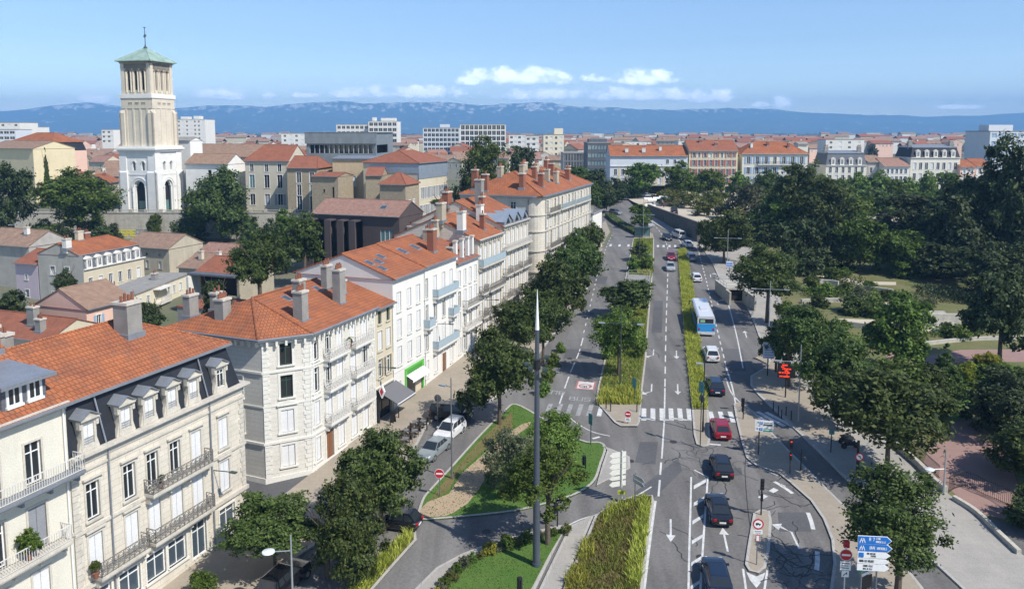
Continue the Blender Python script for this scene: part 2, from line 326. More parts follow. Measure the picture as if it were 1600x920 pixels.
mt['lawn_blade'] = leaf_mat('lawn_blade', (0.05, 0.11, 0.015), (0.075, 0.15, 0.02), (0.11, 0.19, 0.035), 0.2)
mt['blade_brown'] = leaf_mat('grass_blade_brown', (0.15, 0.12, 0.04), (0.23, 0.20, 0.06), (0.30, 0.28, 0.08), 0.35)
SUN_AZ = math.atan2(0.80, -0.60)            # clockwise from +Y: behind the camera on the right
SUN_EL = R(48)
w = bpy.data.worlds.new('World'); SC.world = w; w.use_nodes = True
N, L = w.node_tree.nodes, w.node_tree.links
bg = N['Background']; bg.inputs['Strength'].default_value = 0.15
sky = N.new('ShaderNodeTexSky'); sky.sky_type = 'NISHITA'; sky.sun_disc = False
sky.sun_elevation = SUN_EL; sky.sun_rotation = SUN_AZ; sky.altitude = 100; sky.air_density = 1.0; sky.dust_density = 0.15; sky.ozone_density = 3.0
tc = N.new('ShaderNodeTexCoord')
sx = N.new('ShaderNodeSeparateXYZ'); L.new(tc.outputs['Generated'], sx.inputs[0])
def math_node(op, a, b=None, clamp=False):
	n = N.new('ShaderNodeMath'); n.operation = op; n.use_clamp = clamp
	for i, x in enumerate((a, b)):
		if x is None: continue
		if isinstance(x, (int, float)): n.inputs[i].default_value = x
		else: L.new(x, n.inputs[i])
	return n.outputs[0]
az = math_node('ARCTAN2', sx.outputs[0], sx.outputs[1])
el = math_node('ARCSINE', sx.outputs[2])
# clouds low over the hills: (pixel x, pixel y, half width, half height)
CLOUDS = [(800, 122, 95, 17), (1015, 124, 62, 15), (930, 124, 28, 8), (640, 146, 120, 13), (352, 150, 48, 11), (150, 156, 32, 8), (418, 151, 16, 8), (850, 150, 110, 12),
		  (1010, 150, 150, 12), (1100, 152, 60, 14), (1222, 162, 24, 11), (100, 157, 10, 4), (480, 150, 30, 6), (1190, 164, 20, 6), (540, 148, 40, 9), (1500, 168, 50, 4), (735, 128, 34, 9), (880, 126, 22, 12)]
nz = N.new('ShaderNodeTexNoise'); nz.inputs['Scale'].default_value = 52; nz.inputs['Detail'].default_value = 9; nz.inputs['Roughness'].default_value = 0.62
mp = N.new('ShaderNodeMapping'); mp.inputs['Scale'].default_value = (1, 1, 1.35)
L.new(tc.outputs['Generated'], mp.inputs['Vector']); L.new(mp.outputs[0], nz.inputs['Vector'])
tot = None
for (px, py, hw, hh) in CLOUDS:
	hh *= 1.3; d = ray(px, py); d.normalize(); a0 = math.atan2(d.x, d.y); e0 = math.asin(d.z)
	da = math_node('DIVIDE', math_node('SUBTRACT', az, a0), hw / F); de = math_node('DIVIDE', math_node('SUBTRACT', el, e0), hh / F)
	de = math_node('MAXIMUM', de, math_node('MULTIPLY', de, -1.7))     # flatter undersides
	q = math_node('SUBTRACT', 1.0, math_node('ADD', math_node('MULTIPLY', da, da), math_node('MULTIPLY', de, de)))
	tot = q if tot is None else math_node('MAXIMUM', tot, q)
tot = math_node('MAXIMUM', tot, -1.0)
dens = math_node('ADD', math_node('MULTIPLY', tot, 0.95), math_node('MULTIPLY', math_node('SUBTRACT', nz.outputs['Fac'], 0.5), 2.5))
cm = N.new('ShaderNodeMapRange'); cm.interpolation_type = 'SMOOTHSTEP'; cm.inputs[1].default_value = 0.10; cm.inputs[2].default_value = 0.75; cm.inputs[3].default_value = 0; cm.inputs[4].default_value = 0.93
L.new(dens, cm.inputs[0])
cg = N.new('ShaderNodeMapRange'); cg.inputs[1].default_value = 0.3; cg.inputs[2].default_value = 1.0; L.new(dens, cg.inputs[0])
cc = N.new('ShaderNodeMix'); cc.data_type = 'RGBA'; cc.inputs[6].default_value = (6.0, 7.4, 8.8, 1); cc.inputs[7].default_value = (11.0, 11.6, 12.2, 1); L.new(cg.outputs[0], cc.inputs[0])
tint = N.new('ShaderNodeMix'); tint.data_type = 'RGBA'; tint.blend_type = 'MULTIPLY'; tint.inputs[0].default_value = 1; tint.inputs[7].default_value = (0.93, 0.95, 1.03, 1)
L.new(sky.outputs[0], tint.inputs[6])
hg = N.new('ShaderNodeMapRange'); hg.interpolation_type = 'SMOOTHSTEP'; hg.inputs[1].default_value = 0.0; hg.inputs[2].default_value = 0.12; hg.inputs[3].default_value = 1.22; hg.inputs[4].default_value = 0.80; L.new(el, hg.inputs[0])
tn2 = N.new('ShaderNodeMix'); tn2.data_type = 'RGBA'; tn2.blend_type = 'MULTIPLY'; tn2.inputs[0].default_value = 1; L.new(tint.outputs[2], tn2.inputs[6]); L.new(hg.outputs[0], tn2.inputs[7])
smx = N.new('ShaderNodeMix'); smx.data_type = 'RGBA'; L.new(cm.outputs[0], smx.inputs[0]); L.new(tn2.outputs[2], smx.inputs[6]); L.new(cc.outputs[2], smx.inputs[7])
L.new(smx.outputs[2], bg.inputs['Color'])
sl = bpy.data.lights.new('sun', 'SUN'); sl.energy = 4.4; sl.angle = R(0.53); sl.color = (1, 0.95, 0.87)
so = bpy.data.objects.new('sun', sl); COL.objects.link(so)
sd = Vector((math.sin(SUN_AZ) * math.cos(SUN_EL), math.cos(SUN_AZ) * math.cos(SUN_EL), math.sin(SUN_EL)))
so.rotation_euler = sd.to_track_quat('Z', 'Y').to_euler(); so.location = (60, -40, 120)
cd = bpy.data.cameras.new('camera'); cam = bpy.data.objects.new('camera', cd); COL.objects.link(cam); SC.camera = cam
cd.sensor_width = 36; cd.lens = 36 * F / 1600; cd.shift_y = -(460 - YP) / 1600; cd.clip_start = 0.5; cd.clip_end = 60000
cam.location = (0, 0, HC); cam.rotation_euler = (R(90) - PIT, 0, 0)
vs = SC.view_settings; vs.view_transform = 'Standard'; vs.look = 'None'; vs.exposure = 0.52; vs.gamma = 1; vs.use_curve_mapping = False
SC.cycles.use_denoising = True; SC.cycles.max_bounces = 6; SC.cycles.diffuse_bounces = 3; SC.cycles.glossy_bounces = 2; SC.cycles.transmission_bounces = 4
SC.cycles.transparent_max_bounces = 6; SC.cycles.volume_bounces = 0
def grid_lines(lo, hi, fine_lo, fine_hi, fstep, growth=1.25):
	a = []; x = fine_lo
	while x <= fine_hi + 1e-6: a.append(x); x += fstep
	st = fstep * growth
	x = a[-1]
	while x < hi: x = min(hi, x + st); a.append(x); st *= growth
	st = fstep * growth; x = a[0]; b = []
	while x > lo: x = max(lo, x - st); b.append(x); st *= growth
	return b[::-1] + a
xs = grid_lines(-26000, 26000, -160, 160, 5)
ys = sorted(set(grid_lines(-400, 26000, 20, 290, 5) + [218, 219.85, 220.1, 220.65, 222]))
me_v = [(x, y, ground_z(x, y) - 0.06) for y in ys for x in xs]
nx = len(xs)
me_f = [(j * nx + i, j * nx + i + 1, (j + 1) * nx + i + 1, (j + 1) * nx + i) for j in range(len(ys) - 1) for i in range(nx - 1)]
me = bpy.data.meshes.new('ground'); me.from_pydata(me_v, [], me_f); me.materials.append(mt['earth'])
tag(link('ground', me), kind='structure')
def clip_poly(poly, ylim, keep_below):
	out = []
	for i in range(len(poly)):
		a, b = poly[i], poly[(i + 1) % len(poly)]
		ia, ib = (a[1] <= ylim) == keep_below, (b[1] <= ylim) == keep_below
		if ia: out.append(a)
		if ia != ib:
			t = (ylim - a[1]) / (b[1] - a[1]); out.append((a[0] + t * (b[0] - a[0]), ylim))
	return out
def tri_fill(poly):
	from mathutils.geometry import tessellate_polygon
	return tessellate_polygon([[Vector((x, y, 0)) for x, y in poly]])
def area2(p): return sum(p[i][0] * p[(i + 1) % len(p)][1] - p[(i + 1) % len(p)][0] * p[i][1] for i in range(len(p)))
def sheet(name, poly, lift, m, side=0.0, kind='structure', zf=road_z, parent=None, mb=None):
	"""flat piece of street following the slope, `side` gives it edges down to the road"""
	own = mb is None
	if own: mb = MB()
	poly = list(poly)
	if area2(poly) < 0: poly = poly[::-1]
	for pp in (clip_poly(poly, YFLAT, True), clip_poly(poly, YFLAT, False)):
		if len(pp) < 3: continue
		for t in tri_fill(pp):
			pts = [(pp[i][0], pp[i][1], zf(pp[i][1]) + lift) for i in t]
			n = (Vector(pts[1]) - Vector(pts[0])).cross(Vector(pts[2]) - Vector(pts[0]))
			mb.face(pts if n.z > 0 else pts[::-1])
	if side > 0:
		for i in range(len(poly)):
			a, b = poly[i], poly[(i + 1) % len(poly)]
			za, zb = zf(a[1]), zf(b[1])
			mb.face([(a[0], a[1], za + lift - side), (b[0], b[1], zb + lift - side), (b[0], b[1], zb + lift), (a[0], a[1], za + lift)])
	if own: return tag(mb.build(name, m, parent), kind=kind)
def smooth_line(pts, closed=False, n=4):
	"""Catmull-Rom through the points"""
	out = []; k = len(pts)
	rng = range(k) if closed else range(k - 1)
	for i in rng:
		p0 = pts[(i - 1) % k] if closed or i > 0 else pts[0]
		p1, p2 = pts[i], pts[(i + 1) % k]
		p3 = pts[(i + 2) % k] if closed or i + 2 < k else pts[-1]
		for j in range(n):
			t = j / n
			out.append(tuple(0.5 * (2 * p1[c] + (p2[c] - p0[c]) * t + (2 * p0[c] - 5 * p1[c] + 4 * p2[c] - p3[c]) * t * t + (3 * p1[c] - p0[c] - 3 * p2[c] + p3[c]) * t ** 3) for c in (0, 1)))
	if not closed: out.append(tuple(pts[-1]))
	return out
def offset_line(pts, d, closed=False):
	out = []; n = len(pts)
	for i in range(n):
		a = Vector(pts[(i - 1) % n]) if closed or i > 0 else Vector(pts[0]); b = Vector(pts[(i + 1) % n]) if closed or i < n - 1 else Vector(pts[-1])
		t = b - a
		if t.length < 1e-6: out.append(tuple(pts[i])); continue
		t.normalize(); out.append((pts[i][0] - t.y * d, pts[i][1] + t.x * d))
	return out
def strip(mb, pts, w, lift, zf=road_z, h=0.0):
	"""ribbon of width w along a world polyline"""
	a, b = offset_line(pts, w / 2), offset_line(pts, -w / 2)
	for i in range(len(pts) - 1):
		q = [b[i], b[i + 1], a[i + 1], a[i]]
		mb.face([(x, y, zf(y) + lift) for x, y in q])
		if h:
			for (p, r) in ((a[i + 1], a[i]), (b[i], b[i + 1])):
				mb.face([(p[0], p[1], zf(p[1]) + lift - h), (r[0], r[1], zf(r[1]) + lift - h), (r[0], r[1], zf(r[1]) + lift), (p[0], p[1], zf(p[1]) + lift)])
def PX(l): return [S(*p) for p in l]
def kerb(poly, closed=True, w=0.22, lift=0.135):
	mb = MB(); p = list(poly)
	if closed:
		if area2(p) < 0: p = p[::-1]
		inner = offset_line(p, w, True)
		for i in range(len(p)):
			j = (i + 1) % len(p)
			a, b, c, d = p[i], p[j], inner[j], inner[i]
			mb.face([(q[0], q[1], road_z(q[1]) + lift) for q in (a, b, c, d)])
			mb.face([(a[0], a[1], road_z(a[1]) - 0.02), (b[0], b[1], road_z(b[1]) - 0.02), (b[0], b[1], road_z(b[1]) + lift), (a[0], a[1], road_z(a[1]) + lift)])
	else: strip(mb, p, w, lift, h=lift + 0.02)
	tag(mb.build('kerb', mt['kerb']), kind='structure')
	return
def island(name, pxs, m, lift=0.13, smooth=False, k=True):
	p = PX(pxs)
	if smooth: p = smooth_line(p, True, 4)
	sheet(name, p, lift - 0.006, m, lift + 0.05)
	if k: kerb(p, True, 0.22, lift)
	return p
# asphalt: everything between the facades and the park
road_poly = [(-36, 18), (-36, 34), FL(42), FL(95), FL(134), (15.5, 160), (24, 186), (26, 205), (14, 230), (15, 262), (64, 262), (44, 232), (40, 226), (46, 186), (72, 150), (74, 60), (60, 34), (40, 18)]
sheet('road', road_poly, 0.0, mt['asphalt'])
# side street between the mansard house and the white corner house
a, b = Vector(FL(61.5)), Vector(FL(69.5))
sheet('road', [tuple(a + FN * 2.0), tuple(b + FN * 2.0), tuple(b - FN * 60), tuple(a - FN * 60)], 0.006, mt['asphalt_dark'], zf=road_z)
sheet('road', PX([(905, 490), (848, 600), (842, 640), (928, 640), (935, 600), (952, 520), (975, 440), (985, 400), (988, 376), (950, 374), (935, 440), (918, 478)]), 0.0035, mt['asphalt_light'])
kp = PX([(925, 440), (880, 505), (838, 556), (790, 610), (757, 633), (727, 622), (700, 640), (666, 664), (643, 710), (600, 772), (520, 832), (440, 885), (390, 928), (330, 985)])
pav = kp + [FL(38), FL(61.4), FL(69.6), FL(100), FL(134)]
sheet('pavement', pav, 0.124, mt['paver'], 0.15)
kerb(kp, False, 0.25)
ti = [(652, 806), (660, 780), (672, 765), (700, 735), (745, 685), (785, 645), (806, 632), (850, 655), (907, 688), (938, 692), (947, 702), (940, 725), (930, 752), (905, 771), (868, 784), (803, 800), (699, 811), (660, 813)]
pt = island('lawn', ti, mt['lawn'], smooth=True)
sheet('footpath', PX([(655, 799), (668, 786), (702, 773), (721, 741), (741, 724), (780, 688), (803, 672), (816, 664), (830, 660), (826, 668), (806, 682), (785, 702), (765, 737), (750, 763), (731, 788), (708, 803), (696, 808), (662, 810)]), 0.134, mt['path'])
sheet('lawn', PX([(672, 783), (703, 742), (752, 688), (790, 652), (800, 645), (801, 668), (776, 688), (737, 722), (717, 740), (699, 771)]), 0.131, mt['lawn_dry'])
# pavement wedge beside it
island('pavement', [(940, 697), (958, 704), (984, 715), (985, 733), (932, 760), (941, 728), (949, 704)], mt['paver_gray'])
ml = [(886, 823), (874, 822), (816, 836), (770, 848), (721, 867), (682, 888), (650, 920), (620, 960), (815, 965), (838, 920), (862, 870)]
pm = island('pavement', ml, mt['paver_gray'])
sheet('lawn', PX([(882, 828), (818, 841), (775, 855), (732, 878), (702, 905), (672, 935), (660, 962), (808, 962), (832, 918), (857, 870)]), 0.15, mt['lawn'], 0.03)
# grey footpath between the mast lawn and the meadow
island('footpath', [(890, 823), (928, 806), (905, 860), (882, 905), (866, 960), (822, 964), (844, 918), (868, 868)], mt['paver_gray'], 0.10)
mw = [(930, 806), (960, 787), (990, 776), (1020, 775), (1022, 785), (1014, 838), (1005, 918), (1000, 975), (866, 975), (884, 908), (907, 862)]
pmw = island('flower_bed', mw, mt['soil'])
sb = [(623, 840), (640, 830), (650, 831), (651, 845), (618, 882), (585, 920), (556, 955), (520, 955), (548, 918), (592, 866)]
psb = island('flower_bed', sb, mt['soil'])
cb = [(931, 628), (934, 605), (945, 560), (956, 515), (966, 480), (976, 440), (984, 400), (989, 374), (1022, 374), (1022, 400), (1019, 440), (1014, 500), (1010, 560), (1005, 602), (1002, 632)]
pcb = island('flower_bed', cb, mt['lawn_dry'])
rf = [(931, 628), (1002, 632), (1000, 660), (996, 667), (970, 667), (960, 661)]
island('pavement', rf, mt['paver'], 0.132)
gs = [(1059, 392), (1072, 391), (1083, 450), (1094, 530), (1107, 640), (1081, 640), (1070, 530), (1063, 450)]
pgs = island('flower_bed', gs, mt['soil'])
island('pavement', [(1081, 641), (1107, 641), (1110, 688), (1107, 698), (1098, 699), (1088, 695), (1084, 680)], mt['paver'], 0.132)
ri = [(1146, 632), (1158, 629), (1180, 646), (1204, 675), (1233, 705), (1269, 741), (1308, 780), (1395, 861), (1441, 918), (1470, 965), (1290, 965), (1297, 918), (1302, 881), (1299, 845), (1286, 812), (1266, 783), (1233, 754), (1217, 741), (1180, 728), (1166, 716), (1158, 690), (1150, 656)]
island('pavement', ri, mt['paver'])
# island with truck sign
island('pavement', [(1177, 803), (1188, 797), (1203, 800), (1206, 815), (1203, 860), (1197, 888), (1186, 897), (1170, 893), (1164, 883), (1168, 855)], mt['paver'])
rp_left = [(1080, 372), (1098, 388), (1112, 408), (1124, 434), (1138, 470), (1161, 473), (1167, 478), (1180, 507), (1193, 543), (1203, 565), (1197, 575), (1174, 589), (1174, 603), (1187, 619), (1227, 656), (1282, 708), (1334, 760), (1441, 861), (1503, 918), (1550, 965)]
rp_right = [(1700, 965), (1640, 900), (1588, 861), (1526, 802), (1490, 779), (1454, 754), (1435, 731), (1392, 695), (1330, 640), (1290, 590), (1250, 540), (1225, 480), (1205, 430), (1190, 395), (1160, 376)]
sheet('pavement', PX(rp_left + rp_right), 0.124, mt['paver_gray'], 0.15)
kerb(PX(rp_left), False, 0.25)
# lower pavement strip at bend
sheet('pavement', PX([(1180, 560), (1200, 570), (1196, 577), (1176, 589), (1176, 602), (1190, 618), (1262, 683), (1330, 690), (1280, 640), (1240, 580), (1215, 540)]), 0.129, mt['paver'])
# distant pavements along the avenue
sheet('pavement', PX([(1012, 333), (1092, 379), (1085, 388), (1072, 378), (1040, 360), (1005, 340)]), 0.124, mt['paver_gray'], 0.15)
sheet('pavement', PX([(945, 376), (953, 363), (946, 345), (941, 350), (938, 380), (925, 425), (930, 428)]), 0.124, mt['paver'], 0.15)
sheet('pavement', PX([(990, 373), (1022, 373), (1020, 366), (1008, 360), (994, 362)]), 0.124, mt['paver'], 0.15)
sheet('lawn', [S(*p) for p in rp_right[3:]] + [(46, 184), (150, 184), (190, 120), (150, 30), (75, 30)], 0.05, mt['lawn_park'])
sheet('footpath', PX([(1452, 700), (1462, 680), (1490, 660), (1522, 658), (1575, 700), (1590, 760), (1570, 812), (1525, 800), (1497, 776), (1462, 748), (1440, 728)]), 0.06, mt['path_red'])
sheet('footpath', PX([(1385, 552), (1440, 558), (1500, 547), (1640, 545), (1640, 566), (1500, 566), (1430, 572), (1385, 564)]), 0.06, mt['path_red'])
sheet('lawn', PX([(1470, 655), (1480, 600), (1520, 585), (1560, 600), (1540, 640), (1500, 655)]), 0.07, mt['lawn'])
for l in ([(1255, 424), (1300, 430), (1345, 440), (1400, 441), (1400, 446), (1340, 445), (1295, 435), (1255, 428)],
		  [(1262, 468), (1330, 466), (1400, 470), (1440, 476), (1440, 482), (1330, 472), (1262, 474)],
		  [(1310, 498), (1370, 500), (1430, 510), (1500, 512), (1500, 520), (1430, 518), (1370, 508), (1310, 504)],
		  [(1440, 494), (1500, 494), (1500, 500), (1440, 500)]):
	sheet('footpath', PX(l), 0.07, mt['sand'])
w0, w1 = Vector(S(1090, 379)), Vector(S(1010, 332))
esp = [tuple(w0), tuple(w1), (38, 246), (38, 256), (260, 256), (260, 186), (150, 184)]
sheet('esplanade', esp, 0, mt['sand'], 0, zf=lambda y: ESP)
sheet('road', [(15, 256), (300, 256), (300, 267), (15, 267)], 0.5, mt['asphalt'], zf=lambda y: ZFLAT)
sheet('road', [(-40, 250.5), (60, 250.5), (60, 272), (-40, 272)], 0.02, mt['asphalt'], zf=lambda y: ZFLAT)
sheet('pavement', [(24, 267), (300, 267), (300, 276), (24, 276)], 0.56, mt['paver_gray'], zf=lambda y: ZFLAT)
def mark(polys, m='paint', lift=0.008, name='road_marking'):
	mb = MB()
	for p in polys: sheet(name, p, lift, None, mb=mb)
	tag(mb.build(name, mt[m]), kind='structure')
def line_px(pts, w, lift=0.008, dash=None, smooth=True, name='road_marking', m='paint'):
	p = PX(pts)
	if smooth and len(p) > 2: p = smooth_line(p, False, 6)
	mb = MB()
	if not dash: strip(mb, p, w, lift)
	else:
		on, off = dash; acc = 0.0; cur = [p[0]]; draw = True
		for a, b in zip(p, p[1:]):
			a, b = Vector(a), Vector(b); l = (b - a).length; pos = 0
			while pos < l - 1e-6:
				st = min(l - pos, (on if draw else off) - acc); pos += st; acc += st
				pnt = tuple(a + (b - a) * (pos / l))
				if draw: cur.append(pnt)
				if acc >= (on if draw else off) - 1e-6:
					if draw and len(cur) > 1: strip(mb, cur, w, lift)
					draw = not draw; acc = 0; cur = [pnt]
		if draw and len(cur) > 1: strip(mb, cur, w, lift)
	tag(mb.build(name, mt[m]), kind='structure')
line_px([(1039, 604), (1040.5, 520), (1043, 440), (1044, 400), (1041, 380), (1028, 358), (1008, 338)], 0.16, dash=(2.7, 1.75))
line_px([(1038, 655), (1039, 606)], 0.16)
line_px([(1034, 716), (1038, 656)], 0.16)
line_px([(1029, 775), (1033, 722)], 0.18, dash=(3, 1.0))
line_px([(1150, 633), (1143, 600), (1134, 572)], 0.18)
line_px([(1134, 570), (1120, 512), (1104, 440), (1092, 396)], 0.16, dash=(1.5, 1.3))
line_px([(1134, 590), (1142, 612), (1156, 628), (1172, 640)], 0.16)
line_px([(1161, 575), (1150, 520), (1136, 468)], 0.16)
line_px([(1093, 396), (1086, 382)], 0.16)
line_px([(1071, 392), (1062, 376), (1052, 366)], 0.16)
line_px([(873, 634), (890, 585), (904, 552), (911, 528)], 0.16, dash=(4, 1.4))
line_px([(912, 520), (924, 470), (936, 420), (948, 385), (957, 366)], 0.14, dash=(1.4, 2.2))
line_px([(886, 648), (900, 660), (925, 674), (953, 681)], 0.14)
line_px([(900, 690), (915, 688), (930, 684), (946, 680)], 0.3, dash=(0.9, 1.0), smooth=False)
line_px([(1024, 782), (1016, 840), (1008, 905), (1000, 975)], 0.22)
line_px([(940, 805), (965, 788), (1000, 771), (1018, 760)], 0.14)
line_px([(870, 830), (905, 812), (935, 803)], 0.14)
line_px([(1080, 700 + 45), (1079, 790), (1077, 860), (1075, 960)], 0.16)
line_px([(1106, 745), (1102, 800), (1098, 860), (1092, 960)], 0.16)
line_px([(1085, 734), (1106, 745)], 0.14)
mark([PX([(1080 + k[0], k[1] + 10), (1103 - k[2], k[1]), (1103 - k[2], k[1] + 5), (1080 + k[0], k[1] + 16)]) for k in ((4, 748, 0), (4, 775, 2), (2, 803, 4), (1, 834, 5), (0, 868, 7), (-1, 905, 9))])
line_px([(1161, 888), (1166, 925), (1168, 970)], 0.16); line_px([(1199, 890), (1194, 925), (1190, 970)], 0.16)
mark([PX([(1166, 893), (1182, 900), (1196, 894), (1192, 905), (1182, 918), (1172, 906)])])
line_px([(1264, 963), (1277, 880), (1273, 838), (1262, 800), (1240, 772), (1210, 752)], 0.34, dash=(2.6, 3.2))
line_px([(1188, 778), (1224, 757)], 0.5, dash=(0.8, 0.9), smooth=False)
line_px([(1168, 722), (1220, 745)], 0.1)
# crossings: bars parallel to the traffic
def crossing(px_list, w, l, ang_px):
	polys = []
	for (x, y) in px_list:
		c = Vector(S(x, y)); d = Vector((math.sin(ang_px), math.cos(ang_px))); n = Vector((d.y, -d.x))
		polys.append([tuple(c + d * l / 2 + n * w / 2), tuple(c + d * l / 2 - n * w / 2), tuple(c - d * l / 2 - n * w / 2), tuple(c - d * l / 2 + n * w / 2)])
	return polys
AZ = math.atan2(1041 - 800, F)
mark(crossing([(1006 + 14.2 * i, 647) for i in range(6)], 0.52, 3.3, AZ - 0.02))
mark(crossing([(1112 + 15.5 * i, 651) for i in range(3)], 0.50, 2.9, AZ - 0.05))
mark(crossing([(857 + 16.2 * i, 639 + 0.4 * i) for i in range(5)], 0.50, 3.2, AZ + 0.02), 'paint_worn')
mark(crossing([(938, 641)], 0.50, 3.2, AZ + 0.02))
mark(crossing([(1189, 653), (1204, 654), (1218, 655)], 0.55, 4.2, AZ - 0.62))
mark(crossing([(940 + 14 * i, 383 + 0.2 * i) for i in range(4)] + [(1028 + 9 * i, 384.5) for i in range(4)], 0.5, 2.6, AZ))
mark(crossing([(1010, 654), (1058, 654), (1115, 694)], 1.4, 0.3, AZ))
mark(crossing([(1045, 656), (1075, 656)], 1.0, 0.25, AZ))
# arrows
def arrow(px, py, L_=3.2, ang=0.0, turn=0, w=0.16, s=1.0):
	c = Vector(S(px, py)); d = Vector((math.sin(ang), math.cos(ang))); n = Vector((d.y, -d.x))
	P = lambda u, v: tuple(c + d * u * s + n * v * s)
	sh = [P(-L_ / 2, -w / 2), P(-L_ / 2, w / 2), P(L_ * 0.2, w / 2), P(L_ * 0.2, -w / 2)]
	if turn == 0: hd = [[P(L_ * 0.2, -0.38), P(L_ * 0.2, 0.38), P(L_ / 2, 0)]]
	else:
		t = turn
		hd = [[P(L_ * 0.2, -w / 2 * t), P(L_ * 0.2 + 0.55, 0.75 * t), P(L_ * 0.2 + 0.85, 0.62 * t), P(L_ * 0.2, w / 2 * t)],
			  [P(L_ * 0.2 + 0.2, 0.95 * t), P(L_ * 0.2 + 1.2, 0.45 * t), P(L_ * 0.2 + 1.0, 1.35 * t)]]
	return [sh] + hd
ars = []
for (x, y, a_, t) in ((1048, 828, AZ + math.pi, 0), (1057, 554, AZ + math.pi, 0), (1059, 608, AZ + math.pi, 0), (1021, 552, AZ + math.pi, 1), (1018, 608, AZ + math.pi, 1),
					  (1133, 842, AZ - .05, 0), (1093, 470, AZ, 0), (1085, 428, AZ, 0), (1121, 472, AZ, 1), (1110, 430, AZ, 1), (1240, 838, AZ - 0.1, -1), (1165, 522, AZ, 0)):
	ars += arrow(x, y, 3.4, a_, t)
mark(ars)
mh_ = MB()
for (x, y) in ((1180, 560), (1150, 700), (1196, 520), (1060, 540), (1102, 590), (890, 560), (925, 490), (1205, 690), (1052, 690), (985, 720), (760, 830), (700, 700), (1095, 870), (1120, 780)):
	c = S(x, y); sheet('m', [(c[0] + .38 * math.cos(k * math.pi / 6), c[1] + .38 * math.sin(k * math.pi / 6)) for k in range(12)], .0055, None, mb=mh_)
tag(mh_.build('manhole_cover', mt['black_metal_cover']), kind='structure')
pt_ = MB()
for l in ([(990, 770), (1060, 715), (1066, 735), (1010, 790)], [(885, 545), (925, 545), (921, 560), (880, 560)], [(1128, 545), (1160, 545), (1166, 580), (1138, 580)], [(1090, 735), (1158, 730), (1160, 742), (1092, 748)], [(1022, 470), (1036, 470), (1034, 520), (1018, 520)], [(915, 430), (950, 432), (946, 444), (910, 442)], [(1215, 800), (1262, 800), (1268, 830), (1218, 830)], [(1000, 690), (1028, 690), (1024, 725), (992, 722)]):
	sheet('p', PX(l), .0045, None, mb=pt_)
tag(pt_.build('road_patch', mt['asphalt_dark']), kind='structure')
# painted words, letters built from strokes on a 3 x 5 grid
GL = {'A': [(0, 0, 0, 4), (0, 4, 2, 4), (2, 4, 2, 0), (0, 2, 2, 2)], 'B': [(0, 0, 0, 4), (0, 4, 1.7, 4), (1.7, 4, 1.7, 2), (0, 2, 2, 2), (2, 2, 2, 0), (0, 0, 2, 0)], 'C': [(2, 4, 0, 4), (0, 4, 0, 0), (0, 0, 2, 0)],
	  'D': [(0, 0, 0, 4), (0, 4, 1.4, 4), (1.4, 4, 2, 3), (2, 3, 2, 1), (2, 1, 1.4, 0), (1.4, 0, 0, 0)], 'E': [(2, 4, 0, 4), (0, 4, 0, 0), (0, 0, 2, 0), (0, 2, 1.6, 2)], 'G': [(2, 4, 0, 4), (0, 4, 0, 0), (0, 0, 2, 0), (2, 0, 2, 2), (2, 2, 1, 2)],
	  'I': [(1, 0, 1, 4)], 'L': [(0, 4, 0, 0), (0, 0, 2, 0)], 'M': [(0, 0, 0, 4), (0, 4, 1, 2), (1, 2, 2, 4), (2, 4, 2, 0)], 'N': [(0, 0, 0, 4), (0, 4, 2, 0), (2, 0, 2, 4)], 'O': [(0, 0, 0, 4), (0, 4, 2, 4), (2, 4, 2, 0), (2, 0, 0, 0)],
	  'P': [(0, 0, 0, 4), (0, 4, 2, 4), (2, 4, 2, 2), (2, 2, 0, 2)], 'R': [(0, 0, 0, 4), (0, 4, 2, 4), (2, 4, 2, 2), (2, 2, 0, 2), (0.6, 2, 2, 0)], 'S': [(2, 4, 0, 4), (0, 4, 0, 2), (0, 2, 2, 2), (2, 2, 2, 0), (2, 0, 0, 0)],
	  'T': [(1, 0, 1, 4), (0, 4, 2, 4)], 'U': [(0, 4, 0, 0), (0, 0, 2, 0), (2, 0, 2, 4)], 'V': [(0, 4, 1, 0), (1, 0, 2, 4)], 'Y': [(0, 4, 1, 2), (2, 4, 1, 2), (1, 2, 1, 0)], 'X': [(0, 0, 2, 4), (0, 4, 2, 0)], 'H': [(0, 0, 0, 4), (2, 0, 2, 4), (0, 2, 2, 2)],
	  '3': [(0, 4, 2, 4), (2, 4, 2, 0), (2, 0, 0, 0), (0.4, 2, 2, 2)], '0': [(0, 0, 0, 4), (0, 4, 2, 4), (2, 4, 2, 0), (2, 0, 0, 0)], '4': [(0, 4, 0, 2), (0, 2, 2, 2), (2, 4, 2, 0)], '7': [(0, 4, 2, 4), (2, 4, 1, 0)], '9': [(2, 0, 2, 4), (2, 4, 0, 4), (0, 4, 0, 2), (0, 2, 2, 2)],
	  '1': [(1, 0, 1, 4), (0.4, 3.4, 1, 4)], '2': [(0, 4, 2, 4), (2, 4, 2, 2), (2, 2, 0, 2), (0, 2, 0, 0), (0, 0, 2, 0)], ' ': []}
def strokes(text, h, asp=0.62, gap=0.9):
	"""list of segments (x0,y0,x1,y1), total width"""
	out = []; x = 0; u = h / 4; ux = u * asp * 1.25
	for ch in text:
		for (a, b, c, d) in GL.get(ch, []): out.append((x + a * ux, b * u, x + c * ux, d * u))
		x += (2 + gap) * ux
	return out, x - gap * ux
def seg_quad(a, b, c, d, w):
	v = Vector((c - a, d - b)); v.normalize(); n = Vector((-v.y, v.x)) * w / 2; v *= w / 2
	return [(a - v.x + n.x, b - v.y + n.y), (a - v.x - n.x, b - v.y - n.y), (c + v.x - n.x, d + v.y - n.y), (c + v.x + n.x, d + v.y + n.y)]
